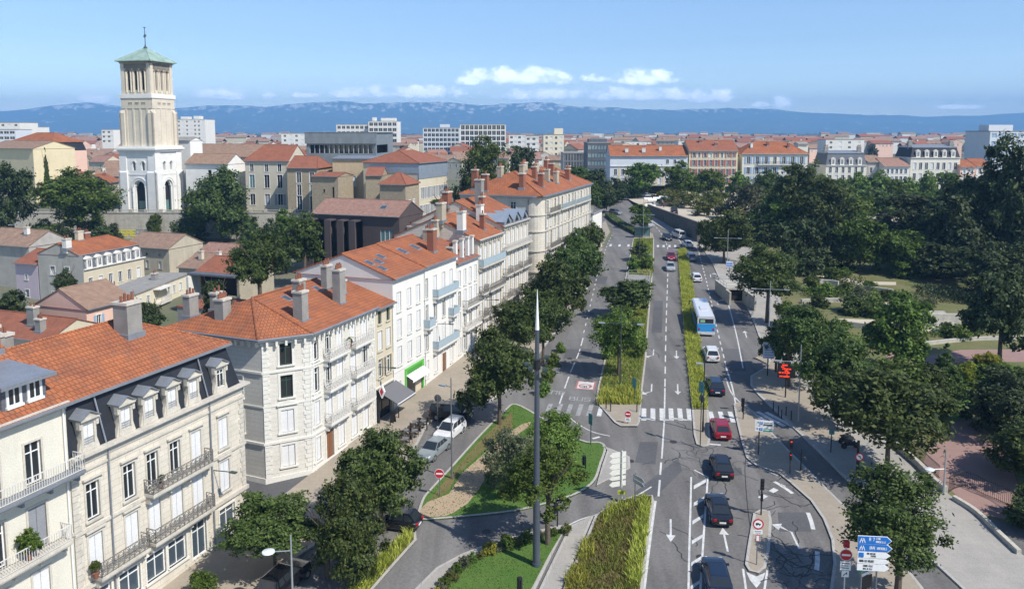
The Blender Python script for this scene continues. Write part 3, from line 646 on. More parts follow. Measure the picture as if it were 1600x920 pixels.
def road_text(text, px, py, h, ang, asp, w, m='paint', lift=0.008):
	c = Vector(S(px, py)); d = Vector((math.sin(ang), math.cos(ang))); n = Vector((d.y, -d.x))
	st, W = strokes(text, h, asp)
	mb = MB()
	for i, s in enumerate(st):
		q = seg_quad(*s, w)
		sheet('x', [tuple(c + n * (x - W / 2) + d * (y - h / 2)) for x, y in q], lift + 0.0004 * (i % 5), None, mb=mb)
	tag(mb.build('road_marking', mt[m]), kind='structure')
road_text('BUS', 906, 623, 1.0, AZ, 0.95, 0.15, 'paint_worn')
road_text('BUS', 866, 613, 1.0, AZ + .05 + math.pi, 0.95, 0.15, 'paint_worn')      # for traffic coming this way: upside down from here
c = Vector(S(915, 602)); d = Vector((math.sin(AZ), math.cos(AZ))); n = Vector((d.y, -d.x))
Q = lambda u, v: tuple(c + n * u + d * v)
mark([[Q(-1.15, -1.3), Q(1.15, -1.3), Q(1.15, 1.4), Q(-1.15, 1.4)]], 'paint_red', 0.006)
mark([[Q(-.95, -1.1), Q(.95, -1.1), Q(.95, 1.2), Q(-.95, 1.2)]], 'paint', 0.010)
ring = [(math.cos(t * math.pi / 10), math.sin(t * math.pi / 10)) for t in range(20)]
mark([[Q(.82 * ring[i][0], -.25 + .72 * ring[i][1]), Q(.82 * ring[(i + 1) % 20][0], -.25 + .72 * ring[(i + 1) % 20][1]), Q(.6 * ring[(i + 1) % 20][0], -.25 + .5 * ring[(i + 1) % 20][1]), Q(.6 * ring[i][0], -.25 + .5 * ring[i][1])] for i in range(20)], 'paint_red', 0.014)
road_text('30', 915, 604, 0.6, AZ, 1.1, 0.12, 'asphalt_dark', 0.018)
road_text('ZONE', 917, 595.5, 0.42, AZ, 1.0, 0.09, 'asphalt_dark', 0.018)
# tar-sealed cracks
def cracks(cx, cy, sx, sy, n, seed, ln=14):
	r = random.Random(seed); mb = MB()
	for _ in range(n):
		p = Vector(S(cx + r.uniform(-sx, sx), cy + r.uniform(-sy, sy))); a = r.uniform(0, 6.28); pts = [tuple(p)]
		for k in range(r.randint(5, ln)):
			a += r.uniform(-0.9, 0.9); p = p + Vector((math.cos(a), math.sin(a))) * r.uniform(0.25, 0.6); pts.append(tuple(p))
		strip(mb, pts, r.uniform(0.05, 0.1), 0.005 + 0.0004 * _)
	tag(mb.build('road_crack', mt['black_tar']), kind='structure')
mt['black_tar'] = plain('black_tar', (0.028, 0.028, 0.03), 0.6)
cracks(1230, 780, 25, 25, 9, 1); cracks(1240, 880, 30, 32, 14, 2); cracks(1195, 750, 18, 12, 3, 3); cracks(1090, 725, 8, 20, 6, 4); cracks(1070, 690, 18, 30, 7, 5)
cracks(1090, 840, 5, 70, 6, 6, 20); cracks(1040, 560, 22, 50, 4, 7); cracks(930, 480, 14, 70, 10, 8, 20); cracks(1150, 520, 20, 60, 6, 9); cracks(1255, 900, 30, 25, 8, 10)
line_px([(1184, 905), (1176, 850), (1168, 790), (1164, 735), (1166, 712)], 0.07, 0.0062, name='road_crack', m='black_tar')
line_px([(1020, 722), (1003, 650 + 75)], 0.08, 0.0062, name='road_crack', m='black_tar')
_cache = {}
def cached(key, fn):
	if key not in _cache: _cache[key] = fn()
	return _cache[key]
def surround_mesh(w, h, m, sill=True, t=0.13, arch=False, ped=False):
	def mk():
		b = MB(); p = -0.05; q = 0.10
		b.box(-w / 2 - t, -w / 2, p, q, 0, h); b.box(w / 2, w / 2 + t, p, q, 0, h)
		b.box(-w / 2 - t, w / 2 + t, p, q, h, h + t)
		if sill: b.box(-w / 2 - t - 0.05, w / 2 + t + 0.05, p - 0.10, q + 0.1, -0.14, 0)
		if ped:
			b.box(-w / 2 - t - 0.1, w / 2 + t + 0.1, p - 0.16, 0, h + t + 0.16, h + t + 0.28)
			if ped == 2: b.prism([(-w / 2 - t - 0.1, h + t + 0.28), (w / 2 + t + 0.1, h + t + 0.28), (0, h + t + 0.62)], p - 0.14, 0)
		return b.mesh('window', mt[m])
	return cached(('sur', round(w, 2), round(h, 2), m, sill, t, ped), mk)
def frame_mesh(w, h, m='white', y=0.14, bars=1):
	def mk():
		b = MB(); t = 0.075
		b.box(-w / 2, -w / 2 + t, y, y + 0.06, 0, h); b.box(w / 2 - t, w / 2, y, y + 0.06, 0, h)
		b.box(-w / 2 + t, w / 2 - t, y, y + 0.06, 0, t); b.box(-w / 2 + t, w / 2 - t, y, y + 0.06, h - t, h)
		b.box(-t / 2, t / 2, y, y + 0.06, t, h - t)
		if bars:
			zt = h * 0.74
			b.box(-w / 2 + t, -t / 2, y, y + 0.06, zt, zt + t * 0.8); b.box(t / 2, w / 2 - t, y, y + 0.06, zt, zt + t * 0.8)
		return b.mesh('frame', mt[m])
	return cached(('frm', round(w, 2), round(h, 2), m, y, bars), mk)
def pane_mesh(w, h, m='glass', y=0.18):
	def mk():
		b = MB(); b.box(-w / 2, w / 2, y, y + 0.03, 0, h); return b.mesh('pane', mt[m])
	return cached(('pan', round(w, 2), round(h, 2), m, y), mk)
def shutter_mesh(w, h, m='blind', y=0.06, split=True):
	def mk():
		b = MB()
		if split:
			b.box(-w / 2, -0.015, y, y + 0.05, 0, h); b.box(0.015, w / 2, y, y + 0.05, 0, h)
		else: b.box(-w / 2, w / 2, y, y + 0.05, 0, h)
		return b.mesh('shutter', mt[m])
	return cached(('shu', round(w, 2), round(h, 2), m, y, split), mk)
def open_shutter_mesh(w, h, m, side):
	def mk():
		b = MB(); hw = w / 2
		x0, x1 = (-w / 2 - hw - 0.1, -w / 2 - 0.1) if side < 0 else (w / 2 + 0.1, w / 2 + hw + 0.1)
		b.box(x0, x1, -0.09, -0.055, 0, h); return b.mesh('shutter', mt[m])
	return cached(('osh', round(w, 2), round(h, 2), m, side), mk)
def simple_window_mesh(w, h, glass, fm, sur=None, t=0.09):
	"""one mesh for far windows: recessed pane, joinery cross, surround"""
	def mk():
		b = MB(); y = 0.16
		b.box(-w / 2, w / 2, y, y + 0.03, 0, h, 0)
		b.box(-w / 2, -w / 2 + t, y - 0.05, y - 0.002, 0, h, 1); b.box(w / 2 - t, w / 2, y - 0.05, y - 0.002, 0, h, 1)
		b.box(-t / 2, t / 2, y - 0.05, y - 0.002, 0, h, 1)
		if sur:
			b.box(-w / 2 - 0.14, -w / 2, -0.04, 0.1, 0, h, 2); b.box(w / 2, w / 2 + 0.14, -0.04, 0.1, 0, h, 2)
			b.box(-w / 2 - 0.14, w / 2 + 0.14, -0.04, 0.1, h, h + 0.14, 2); b.box(-w / 2 - 0.2, w / 2 + 0.2, -0.1, 0.1, -0.12, 0, 2)
		return b.mesh('window', [mt[glass], mt[fm]] + ([mt[sur]] if sur else []))
	return cached(('sim', round(w, 2), round(h, 2), glass, fm, sur), mk)
class Building:
	"""local frame: x along the street front, y into the house, z up from its base"""
	def __init__(s, name, label, cat, P0, P1, zb, depth, H, wall, group=None):
		P0, P1 = Vector(P0), Vector(P1)
		s.L = (P1 - P0).length; s.D = depth; s.H = H; s.wall = wall
		s.rz = math.atan2(P1.y - P0.y, P1.x - P0.x)
		s.root = thing(name, label, cat, (P0.x, P0.y, zb), s.rz, group)
		s.mb = MB(); s.zb = zb; s.holes = []
	def face_wall(s, o, e, n, L_, H, ops, z0=-1.5, dep=0.24, top=None):
		o, e, n = Vector(o), Vector(e), Vector(n)
		P = lambda u, v, d=0: (o.x + e.x * u + n.x * d, o.y + e.y * u + n.y * d, v)
		R_ = [(a['u'] - a['w'] / 2, a['u'] + a['w'] / 2, a['v'], a['v'] + a['h']) for a in ops]
		us = sorted({0, L_} | {round(x, 4) for r in R_ for x in r[:2]}); vs_ = sorted({z0, H} | {round(x, 4) for r in R_ for x in r[2:]})
		for j in range(len(vs_) - 1):
			run = None
			for i in range(len(us) - 1):
				uc, vc = (us[i] + us[i + 1]) / 2, (vs_[j] + vs_[j + 1]) / 2
				hole = any(r[0] < uc < r[1] and r[2] < vc < r[3] for r in R_)
				if hole:
					if run is not None: s.mb.face([P(run, vs_[j]), P(us[i], vs_[j]), P(us[i], vs_[j + 1]), P(run, vs_[j + 1])]); run = None
				elif run is None: run = us[i]
			if run is not None: s.mb.face([P(run, vs_[j]), P(L_, vs_[j]), P(L_, vs_[j + 1]), P(run, vs_[j + 1])])
		for (a, b, c, d) in R_:
			s.mb.face([P(a, c), P(a, c, dep), P(a, d, dep), P(a, d)]); s.mb.face([P(b, c, dep), P(b, c), P(b, d), P(b, d, dep)])
			s.mb.face([P(a, d), P(a, d, dep), P(b, d, dep), P(b, d)]); s.mb.face([P(a, c, dep), P(a, c), P(b, c), P(b, c, dep)])
		rz = math.atan2(e.y, e.x)
		for a in ops: s.window(a, (o.x + e.x * a['u'], o.y + e.y * a['u'], a['v']), rz)
	def window(s, a, loc, rz):
		k, w, h = a.get('k', 'g'), a['w'], a['h']; sm = a.get('sur', 'white_trim'); far = a.get('far')
		rot = (0, 0, rz)
		if k == 'n': return
		if far:
			g = {'g': 'glass', 'c': 'blind', 'o': 'dark', 'b': 'bluesh', 'x': 'glass', 'h': 'graysh', 't': 'glass_teal', 'r': 'glass'}[k]
			o = link('window', simple_window_mesh(w, h, g, 'white' if k not in 'co' else g, sm), s.root, loc, rot)
			if k in 'xr':
				for sd in (-1, 1): link('shutter', open_shutter_mesh(w, h, a.get('shm', 'bluesh') if k == 'x' else 'redsh', sd), o)
			return o
		o = link('window', surround_mesh(w, h, sm, a.get('sill', True), a.get('t', 0.13), False, a.get('ped', 0)), s.root, loc, rot)
		if k in 'gt':
			link('frame', frame_mesh(w, h, a.get('fm', 'white')), o); link('pane', pane_mesh(w, h, 'glass' if k == 'g' else 'glass_blue'), o)
		elif k == 'o':
			link('frame', frame_mesh(w, h, 'greenf'), o); link('pane', pane_mesh(w, h, 'dark'), o)
		elif k in 'ch':
			link('shutter', shutter_mesh(w, h, 'blind' if k == 'c' else 'graysh', 0.06), o)
		elif k == 'x':
			link('frame', frame_mesh(w, h), o); link('pane', pane_mesh(w, h), o)
			for sd in (-1, 1): link('shutter', open_shutter_mesh(w, h, a.get('shm', 'blind'), sd), o)
		elif k == 'd':
			o.name = 'door'
			link('shutter' if False else 'door_leaf', cached(('door', w, h, a.get('dm', 'wood')), lambda: door_leaf(w, h, a.get('dm', 'wood'))), o)
		return o
	def box_walls(s, front=(), left=(), right=(), back=(), gl=None, gr=None, lowtop=None):
		L_, D, H = s.L, s.D, s.H
		s.face_wall((0, 0), (1, 0), (0, 1), L_, H, list(front))
		s.face_wall((0, D), (0, -1), (1, 0), D, H, list(left))
		s.face_wall((L_, 0), (0, 1), (-1, 0), D, H, list(right))
		s.face_wall((L_, D), (-1, 0), (0, -1), L_, H, list(back))
	def gable_roof(s, m, rise, ridge=0.5, oh=0.35, hipl=0.0, hipr=0.0, z0=None, inset=0.0, th=0.14, back_rise=None, fascia='zinc'):
		"""ridge parallel to the front; hip = length taken off the ridge at that end"""
		L_, D = s.L, s.D; z = s.H if z0 is None else z0
		ia, ib, ic, id_ = inset if isinstance(inset, tuple) else (inset,) * 4
		x0, x1, y0, y1 = ia, L_ - ib, ic, D - id_
		ry = y0 + (y1 - y0) * ridge
		s.rp = (z, rise, y0, y1, ry, x0, x1, hipl, hipr)
		sf = rise / (ry - y0); sb_ = rise / (y1 - ry)
		ol = oh if hipl else 0.12; orr = oh if hipr else 0.12
		el = (rise / hipl) if hipl else 0; er = (rise / hipr) if hipr else 0
		A = (x0 - ol, y0 - oh, z - sf * oh if not hipl else z - sf * oh); B = (x1 + orr, y0 - oh, z - sf * oh)
		C = (x1 + orr, y1 + oh, z - sf * oh); Dd = (x0 - ol, y1 + oh, z - sf * oh)
		r0 = (x0 + hipl if hipl else x0 - ol, ry, z + rise); r1 = (x1 - hipr if hipr else x1 + orr, ry, z + rise)
		b = MB(); up = Vector((0, 0, th))
		def F_(p): b.face([Vector(q) + up for q in p])
		F_([A, B, r1, r0]); F_([C, Dd, r0, r1])
		if hipl: F_([Dd, A, r0])
		if hipr: F_([B, C, r1])
		for (p, q) in ((A, B), (B, C) if hipr else (None, None), (C, Dd), (Dd, A) if hipl else (None, None)):
			if p: b.face([p, q, Vector(q) + up, Vector(p) + up])
		ends = []
		if not hipl: ends.append((Dd, r0, A))
		if not hipr: ends.append((B, r1, C))
		for (p, q, t_) in ends:
			b.face([p, q, Vector(q) + up, Vector(p) + up]); b.face([q, t_, Vector(t_) + up, Vector(q) + up])
		b.face([A, Dd, C, B])
		# ridge and hip cappings
		for (p, q) in [(r0, r1)] + ([(A, r0), (Dd, r0)] if hipl else []) + ([(B, r1), (C, r1)] if hipr else []):
			b.tube([Vector(p) + up, Vector(q) + up], 0.11, 6)
		roof = b.build('roof', mt[m], s.root)
		if not hipl: s.mb.face([(x0, y0, z), (x0, y1, z), (x0, ry, z + rise - 0.02)][::-1])
		if not hipr: s.mb.face([(x1, y0, z), (x1, y1, z), (x1, ry, z + rise - 0.02)])
		s.roof = roof; s.th = th
		if fascia:
			g = MB(); g.box(A[0] + 0.02, B[0] - 0.02, A[1] - 0.13, A[1] - 0.005, A[2] - 0.02, A[2] + 0.13); g.build('gutter', mt[fascia], roof)
		return roof
	def roof_z(s, x, y):
		z, rise, y0, y1, ry, x0, x1, hl, hr = s.rp
		v = rise * (y - y0) / (ry - y0) if y < ry else rise * (y1 - y) / (y1 - ry)
		if hl: v = min(v, rise * (x - x0) / hl)
		if hr: v = min(v, rise * (x1 - x) / hr)
		return z + max(v, 0) + s.th
	def chimney(s, x, y, w=0.9, d=0.6, h=2.2, m='concrete', pots=3, z=None, pm='pot'):
		z = s.roof_z(x, y) if z is None else z
		b = MB(); b.box(x - w / 2, x + w / 2, y - d / 2, y + d / 2, z - 0.9, z + h, 0)
		b.box(x - w / 2 - 0.08, x + w / 2 + 0.08, y - d / 2 - 0.08, y + d / 2 + 0.08, z + h - 0.12, z + h + 0.08, 1)
		b.box(x - w / 2 - 0.14, x + w / 2 + 0.14, y - d / 2 - 0.14, y + d / 2 + 0.14, z - 0.5, z + 0.04, 2)
		for i in range(pots):
			t = (i + 0.5) / pots; px, py = (x - w / 2 + w * t, y) if w >= d else (x, y - d / 2 + d * t)
			b.cyl((px, py, z + h + 0.08), (px, py, z + h + 0.08 + 0.45 + 0.15 * (i % 2)), 0.12, 0.10, 7, 3)
		b.build('chimney', [mt[m], mt['stone_plain'], mt['zinc'], mt[pm]], s.roof)
	def skylight(s, x, y, w=0.8, l=1.1):
		z0, z1 = s.roof_z(x, y - l / 2), s.roof_z(x, y + l / 2)
		b = MB(); up = Vector((0, 0, 0.06))
		P = [(x - w / 2, y - l / 2, z0), (x + w / 2, y - l / 2, z0), (x + w / 2, y + l / 2, z1), (x - w / 2, y + l / 2, z1)]
		q = [Vector(p) + up for p in P]; b.face(q, 0)
		for i in range(4): b.face([P[i], P[(i + 1) % 4], q[(i + 1) % 4], q[i]], 0)
		c = sum(q, Vector()) / 4
		b.face([c + (p - c) * 0.78 + Vector((0, 0, 0.01)) for p in q], 1)
		b.build('skylight', [mt['zinc'], mt['glass_blue']], s.roof)
	def cornice(s, z, m='white_trim', prof=((0.10, 0.25), (0.28, 0.16), (0.42, 0.14)), sides='f', brackets=0, name='cornice'):
		b = MB(); L_, D = s.L, s.D
		zz = z - sum(p[1] for p in prof)
		for (out, h) in prof:
			if 'f' in sides: b.box(-(out if 'l' in sides else 0), L_ + (out if 'r' in sides else 0), -out, 0.05, zz, zz + h)
			if 'l' in sides: b.box(-out, 0.05, 0.05, D, zz, zz + h)
			if 'r' in sides: b.box(L_ - 0.05, L_ + out, 0.05, D, zz, zz + h)
			zz += h
		if brackets:
			n = int(L_ / brackets); zb = z - prof[-1][1] - (prof[-2][1] if len(prof) > 1 else 0)
			for i in range(n):
				x = (i + 0.5) * L_ / n; b.box(x - 0.09, x + 0.09, -prof[-1][0] + 0.06, 0.03, zb - 0.34, zb - 0.002)
		b.build(name, mt[m], s.root)
	def band(s, z, h=0.18, out=0.09, m='white_trim', sides='f'):
		b = MB(); L_, D = s.L, s.D
		b.box(-(out if 'l' in sides else 0), L_ + (out if 'r' in sides else 0), -out, 0.05, z, z + h)
		if 'l' in sides: b.box(-out, 0.05, 0.05, D, z, z + h)
		if 'r' in sides: b.box(L_ - 0.05, L_ + out, 0.05, D, z, z + h)
		b.build('string_course', mt[m], s.root)
	def quoin(s, x, z0, z1, m='white_trim', w=0.5, y=0.0):
		b = MB(); z = z0; i = 0
		while z < z1 - 0.2:
			ww = w if i % 2 else w * 0.72
			xa, xb = (x - 0.03, x + ww) if x < s.L / 2 else (x - ww, x + 0.03)
			b.box(xa, xb, y - 0.06, y + 0.04, z, min(z + 0.36, z1)); z += 0.40; i += 1
		b.build('quoin', mt[m], s.root)
	def downpipe(s, x, z0, z1, m='zinc', y=-0.10):
		b = MB(); b.tube([(x, y, z0), (x, y, z1)], 0.055, 6); b.build('downpipe', mt[m], s.root)
	def balcony(s, u0, u1, z, out=0.75, h=0.95, slab='stone_plain', iron='iron', style='lattice', o=(0, 0), e=(1, 0), plant=False):
		o, e = Vector(o), Vector(e); n = Vector((e.y, -e.x))
		T = Matrix(((e.x, -n.x, 0, o.x), (e.y, -n.y, 0, o.y), (0, 0, 1, 0), (0, 0, 0, 1)))
		b = MB(); b.box(u0, u1, -out, 0, z - 0.20, z, 0, T); b.box(u0 + 0.06, u1 - 0.06, -out + 0.06, 0, z - 0.3, z - 0.2, 0, T)
		k = max(2, int((u1 - u0) / 1.6) + 1)
		for i in range(k):
			x = u0 + 0.15 + (u1 - u0 - 0.3) * i / (k - 1)
			b.prism([(0, 0)] * 0 or [(x - 0.08, z - 0.75), (x + 0.08, z - 0.75), (x + 0.08, z - 0.3), (x - 0.08, z - 0.3)], -out * 0.55, 0, 0, T)
		bal = b.build('balcony', mt[slab], s.root)
		r = MB(); t = 0.022
		def run(a, c):          # rail between two local points (u,d)
			a, c = Vector(a), Vector(c); l = (c - a).length; d = (c - a) / l
			def bar(p, q, rr=t):
				P_ = T @ Vector((a.x + d.x * p[0], a.y + d.y * p[0], z + p[1])); Q_ = T @ Vector((a.x + d.x * q[0], a.y + d.y * q[0], z + q[1]))
				r.cyl(P_, Q_, rr, rr, 4, 0, False)
			bar((0, h), (l, h), 0.035); bar((0, 0.08), (l, 0.08), 0.028)
			if style == 'bars':
				m_ = max(2, int(l / 0.16))
				for i in range(m_ + 1): bar((l * i / m_, 0.08), (l * i / m_, h))
			elif style == 'glass':
				P0_ = T @ Vector((a.x, a.y, z + 0.1)); P1_ = T @ Vector((c.x, c.y, z + 0.1)); up = Vector((0, 0, h - 0.15)); nn = (P1_ - P0_).cross(up).normalized() * 0.015
				r.face([P0_ + nn, P1_ + nn, P1_ + up + nn, P0_ + up + nn], 1); r.face([P0_ - nn, P0_ + up - nn, P1_ + up - nn, P1_ - nn], 1)
				m_ = max(1, int(l / 1.0))
				for i in range(m_ + 1): bar((l * i / m_, 0.0), (l * i / m_, h), 0.03)
			else:
				m_ = max(1, int(l / 0.42)); st = l / m_
				for i in range(m_ + 1): bar((st * i, 0.0), (st * i, h), 0.026)
				for i in range(m_):
					bar((st * i, 0.1), (st * (i + 1), h * 0.72)); bar((st * i, h * 0.72), (st * (i + 1), 0.1))
					cx = st * (i + 0.5); rr = min(st, h) * 0.28; ps = [(cx + rr * math.cos(q * math.pi / 4), h * 0.41 + rr * math.sin(q * math.pi / 4)) for q in range(9)]
					for p, q in zip(ps, ps[1:]): bar(p, q)
					bar((st * i, h * 0.72), (cx, h)); bar((cx, h), (st * (i + 1), h * 0.72))
				bar((0, h * 0.74), (l, h * 0.74), 0.024)
		run((u0 + 0.04, -0.02), (u0 + 0.04, -out + 0.05)); run((u0 + 0.04, -out + 0.05), (u1 - 0.04, -out + 0.05)); run((u1 - 0.04, -out + 0.05), (u1 - 0.04, -0.02))
		r.build('railing', [mt[iron], mt['iron_blue']], bal)
		return bal
	def done(s, name='wall'):
		s.mb.build(name, mt[s.wall], s.root); return s.root
def door_leaf(w, h, m):
	b = MB(); b.box(-w / 2, -0.01, 0.12, 0.18, 0, h); b.box(0.01, w / 2, 0.12, 0.18, 0, h)
	for sx_ in (-1, 1):
		for (z0, z1) in ((0.15, h * 0.4), (h * 0.45, h * 0.9)):
			xa, xb = (0.1, w / 2 - 0.1) if sx_ > 0 else (-w / 2 + 0.1, -0.1)
			b.box(xa, xb, 0.095, 0.118, z0, z1)
	return b.mesh('door_leaf', mt[m])
def rows(us, fl, **kw):
	"""fl: list of (v, h, w, kinds) ; kinds one letter per bay"""
	out = []
	for (v, h, w, ks) in fl:
		for u, k in zip(us, ks):
			if k != '.': out.append(dict(u=u, v=v, w=w, h=h, k=k, **kw))
	return out
def even(L_, n, m=0.0): return [m + (L_ - 2 * m) * (i + 0.5) / n for i in range(n)]
def fu(px, Y0): return (fY(px) - Y0) / FD.y
def lamp_arm(b, x, z, out=1.6):
	m = MB(); m.tube([(x, 0, z), (x, -out, z + 0.12)], 0.04, 6); m.box(x - 0.14, x + 0.14, -out - 0.55, -out, z + 0.08, z + 0.18); m.build('wall_lamp', mt['lampgreen'], b.root)
# ===== leftmost cream house with curved balconies
Y0, Y1 = 37.5, 46.35
b = Building('balcony_house', 'cream house with zinc dormer and two long railed balconies beside the mansard house', 'house', FL(Y0), FL(Y1), 2.4, 11, 16.4, 'ivory_cream')
us = [b.L - 7.6, b.L - 4.9, b.L - 2.3]
fl = [(0.6, 2.6, 1.2, 'cgc'), (4.2, 2.5, 1.1, 'ccc'), (8.1, 2.6, 1.15, 'hgh'), (12.1, 2.5, 1.05, 'ggg')]
b.box_walls(rows(us, fl, sur='stone_plain'))
b.gable_roof('tile', 2.9, 0.5, 0.45); b.cornice(16.4, 'stone_plain'); b.band(7.7, 0.2, 0.1, 'stone_plain')
b.balcony(b.L - 9.2, b.L + 0.35, 12.0, 1.0, 1.0, 'zinc', 'iron_white', 'bars'); b.balcony(b.L - 9.2, b.L - 0.8, 8.0, 0.95, 1.0, 'stone_plain', 'iron_white', 'bars')
b.downpipe(b.L - 0.25, -1, 16.2, 'white'); b.chimney(b.L - 1.2, 5.0, 1.6, 0.8, 1.5, 'brick', 3)
d = MB(); zx = b.roof_z(b.L - 2.2, 1.4); x0 = b.L - 3.6
d.box(x0, x0 + 2.8, 0.5, 4.2, 16.3, 18.3, 0); d.face([(x0 - .35, 0.0, 18.3), (x0 + 3.15, 0.0, 18.3), (x0 + 3.15, 5.2, 18.75), (x0 - .35, 5.2, 18.75)], 1)
d.box(x0 - .35, x0 + 3.15, -0.05, 0.02, 18.1, 18.32, 1); d.face([(x0 - .35, 0, 18.25), (x0 - .35, 5.2, 18.7), (x0 + 3.15, 5.2, 18.7), (x0 + 3.15, 0, 18.25)], 1)
dm = d.build('dormer', [mt['slate_gray'], mt['zinc']], b.root)
for q in (0.75, 2.05):
	w_ = link('window', surround_mesh(0.8, 1.1, 'white', True, 0.08), dm, (x0 + q, 0.48, 16.95));
	w_2 = link('window', frame_mesh(0.8, 1.1, 'white', -0.02, 0), dm, (x0 + q, 0.46, 16.95)); link('window', pane_mesh(0.8, 1.1, 'glass', -0.01), dm, (x0 + q, 0.48, 16.95))
b.done()
# ===== mansard house
Y0, Y1 = 46.4, 61.3
b = Building('mansard_house', 'limestone house with dark slate mansard and six pedimented dormers under a tiled roof', 'house', FL(Y0), FL(Y1), 3.05, 13, 11.75, 'stone')
us = [1.5, 4.4, 6.4, 8.5, 10.6, 13.5]; L_ = b.L
ops = rows(us, [(3.95, 2.45, 1.05, 'cccccc'), (7.45, 2.4, 1.0, 'gggg.c')], sur='stone_plain', ped=1)
ops += [dict(u=10.6, v=7.45, w=1.0, h=2.4, k='c', sur='stone_plain', ped=1)]
ops += [dict(u=u, v=0.75, w=1.75, h=1.9, k='t', sur='white_trim') for u in (1.6, 4.0, 6.3, 8.3, 13.6)] + [dict(u=10.5, v=0.15, w=1.5, h=2.7, k='t', sill=False)]
right = rows([3, 6.5, 10], [(3.95, 2.3, 1.0, 'ccc'), (7.45, 2.2, 1.0, 'ccc')], sur='stone_plain')
b.box_walls(ops, (), right)
b.cornice(11.95, 'stone_plain', ((0.08, 0.3), (0.2, 0.2), (0.45, 0.18)), 'fr', 0.0); b.band(10.75, 0.16, 0.1, 'stone_plain', 'fr'); b.band(6.85, 0.2, 0.12, 'stone_plain', 'fr'); b.band(3.1, 0.3, 0.18, 'stone_plain', 'fr')
# the steep slate part
MZ0, MZ1, IN = 11.95, 15.0, 1.05
m = MB(); i0 = 0.12
A = [(i0 - .1, i0, MZ0), (L_ - i0, i0, MZ0), (L_ - i0, 13 - i0, MZ0), (i0 - .1, 13 - i0, MZ0)]; B_ = [(0, IN, MZ1), (L_ - IN * .55, IN, MZ1), (L_ - IN * .55, 13 - IN, MZ1), (0, 13 - IN, MZ1)]
for i in range(4): m.face([A[i], A[(i + 1) % 4], B_[(i + 1) % 4], B_[i]])
m.face(B_)
mr_ = m.build('mansard_slope', mt['slate'], b.root)
z = MB()
z.box(-0.05, L_ - IN * .55 + 0.3, IN - 0.38, IN + 0.1, MZ1, MZ1 + 0.2); z.box(L_ - IN * .55 + 0.02, L_ - IN * .55 + 0.3, IN + 0.1, 13 - IN, MZ1, MZ1 + 0.2)
for x in (2.75, 12.05): z.tube([(x, IN - 0.2, MZ1), (x, 0.02, MZ0 + 0.1), (x, -0.12, MZ0 - 0.5), (x, -0.12, -1)], 0.06, 6)
z.build('gutter', mt['zinc'], b.root)
for u in us:
	d = MB(); w2 = 0.56; zb_ = MZ0 + 0.02; y0 = -0.02; zt = zb_ + 2.0
	d.box(u - w2, u - 0.4, y0, 1.0, zb_, zt, 0); d.box(u + 0.4, u + w2, y0, 1.0, zb_, zt, 0)
	d.box(u - 0.4, u + 0.4, y0, 1.0, zb_, zb_ + 0.35, 0); d.box(u - 0.4, u + 0.4, y0, 1.0, zt - 0.25, zt, 0)
	for sx_ in (-1, 1):     # scrolled feet
		d.prism([(u + sx_ * w2, zb_), (u + sx_ * (w2 + 0.24), zb_), (u + sx_ * (w2 + 0.16), zb_ + 0.3), (u + sx_ * (w2 + 0.06), zb_ + 0.6), (u + sx_ * w2, zb_ + 0.9)][::sx_], y0 + 0.05, y0 + 0.3, 0)
		d.box(u + sx_ * (w2 + .06) - 0.1, u + sx_ * (w2 + .06) + 0.1, y0 - 0.06, y0 + 0.25, zt - 0.5, zt, 0)
	d.box(u - w2 - 0.14, u + w2 + 0.14, y0 - 0.2, 1.1, zt, zt + 0.13, 0)
	d.prism([(u - w2 - 0.12, zt + 0.13), (u + w2 + 0.12, zt + 0.13), (u, zt + 0.52)], y0 - 0.12, 1.2, 0)
	for sx_ in (-1, 1):
		q = [(u, y0 - 0.24, zt + 0.62), (u + sx_ * (w2 + 0.2), y0 - 0.24, zt + 0.16), (u + sx_ * (w2 + 0.2), 1.3, zt + 0.16), (u, 1.3, zt + 0.62)]
		q = [Vector(p) for p in q]; dn = Vector((0, 0, -0.09))
		d.face(q if sx_ < 0 else q[::-1], 1); d.face([q[0], q[1], q[1] + dn, q[0] + dn], 1)
	o = d.build('dormer', [mt['stone_plain'], mt['zinc']], mr_)
	if u == us[-1]: link('window', frame_mesh(0.8, 1.4, 'white', 0.1), o, (u, y0, zb_ + 0.35)); link('pane', pane_mesh(0.8, 1.4, 'glass', 0.14), o, (u, y0, zb_ + 0.35))
	else: link('shutter', shutter_mesh(0.8, 1.4, 'blind', 0.12), o, (u, y0, zb_ + 0.35))
	rl = MB()
	for q in range(3): rl.tube([(u - 0.39, y0 + 0.03, zb_ + 0.5 + 0.16 * q), (u + 0.39, y0 + 0.03, zb_ + 0.5 + 0.16 * q)], 0.02, 4)
	rl.build('railing', mt['iron'], o)
b.gable_roof('tile', 2.5, 0.5, 0.35, 0, 5.0, MZ1 + 0.22, (0.0, IN * .55, IN, IN))
b.chimney(9.6, 4.9, 1.35, 1.35, 2.3, 'concrete', 4); b.chimney(2.2, 9.0, 1.1, 0.9, 1.6, 'concrete', 0); b.chimney(3.6, 10.4, 1.6, 0.9, 1.8, 'concrete', 3)
b.skylight(1.2, 4.0, 0.9, 1.0)
b.balcony(us[2] - 0.85, us[4] + 0.85, 7.25, 0.85, 1.0, 'stone_plain', 'iron'); b.balcony(us[2] - 0.85, us[4] + 0.85, 3.75, 0.85, 1.0, 'stone_plain', 'iron'); b.balcony(us[0] - 0.4, us[1] + 0.7, 3.75, 0.85, 1.0, 'stone_plain', 'iron')
for x in (0.02, L_ - 0.02): b.quoin(x, 3.5, 11.0, 'stone_plain', 0.55)
lamp_arm(b, 12.3, 6.1)
b.done()
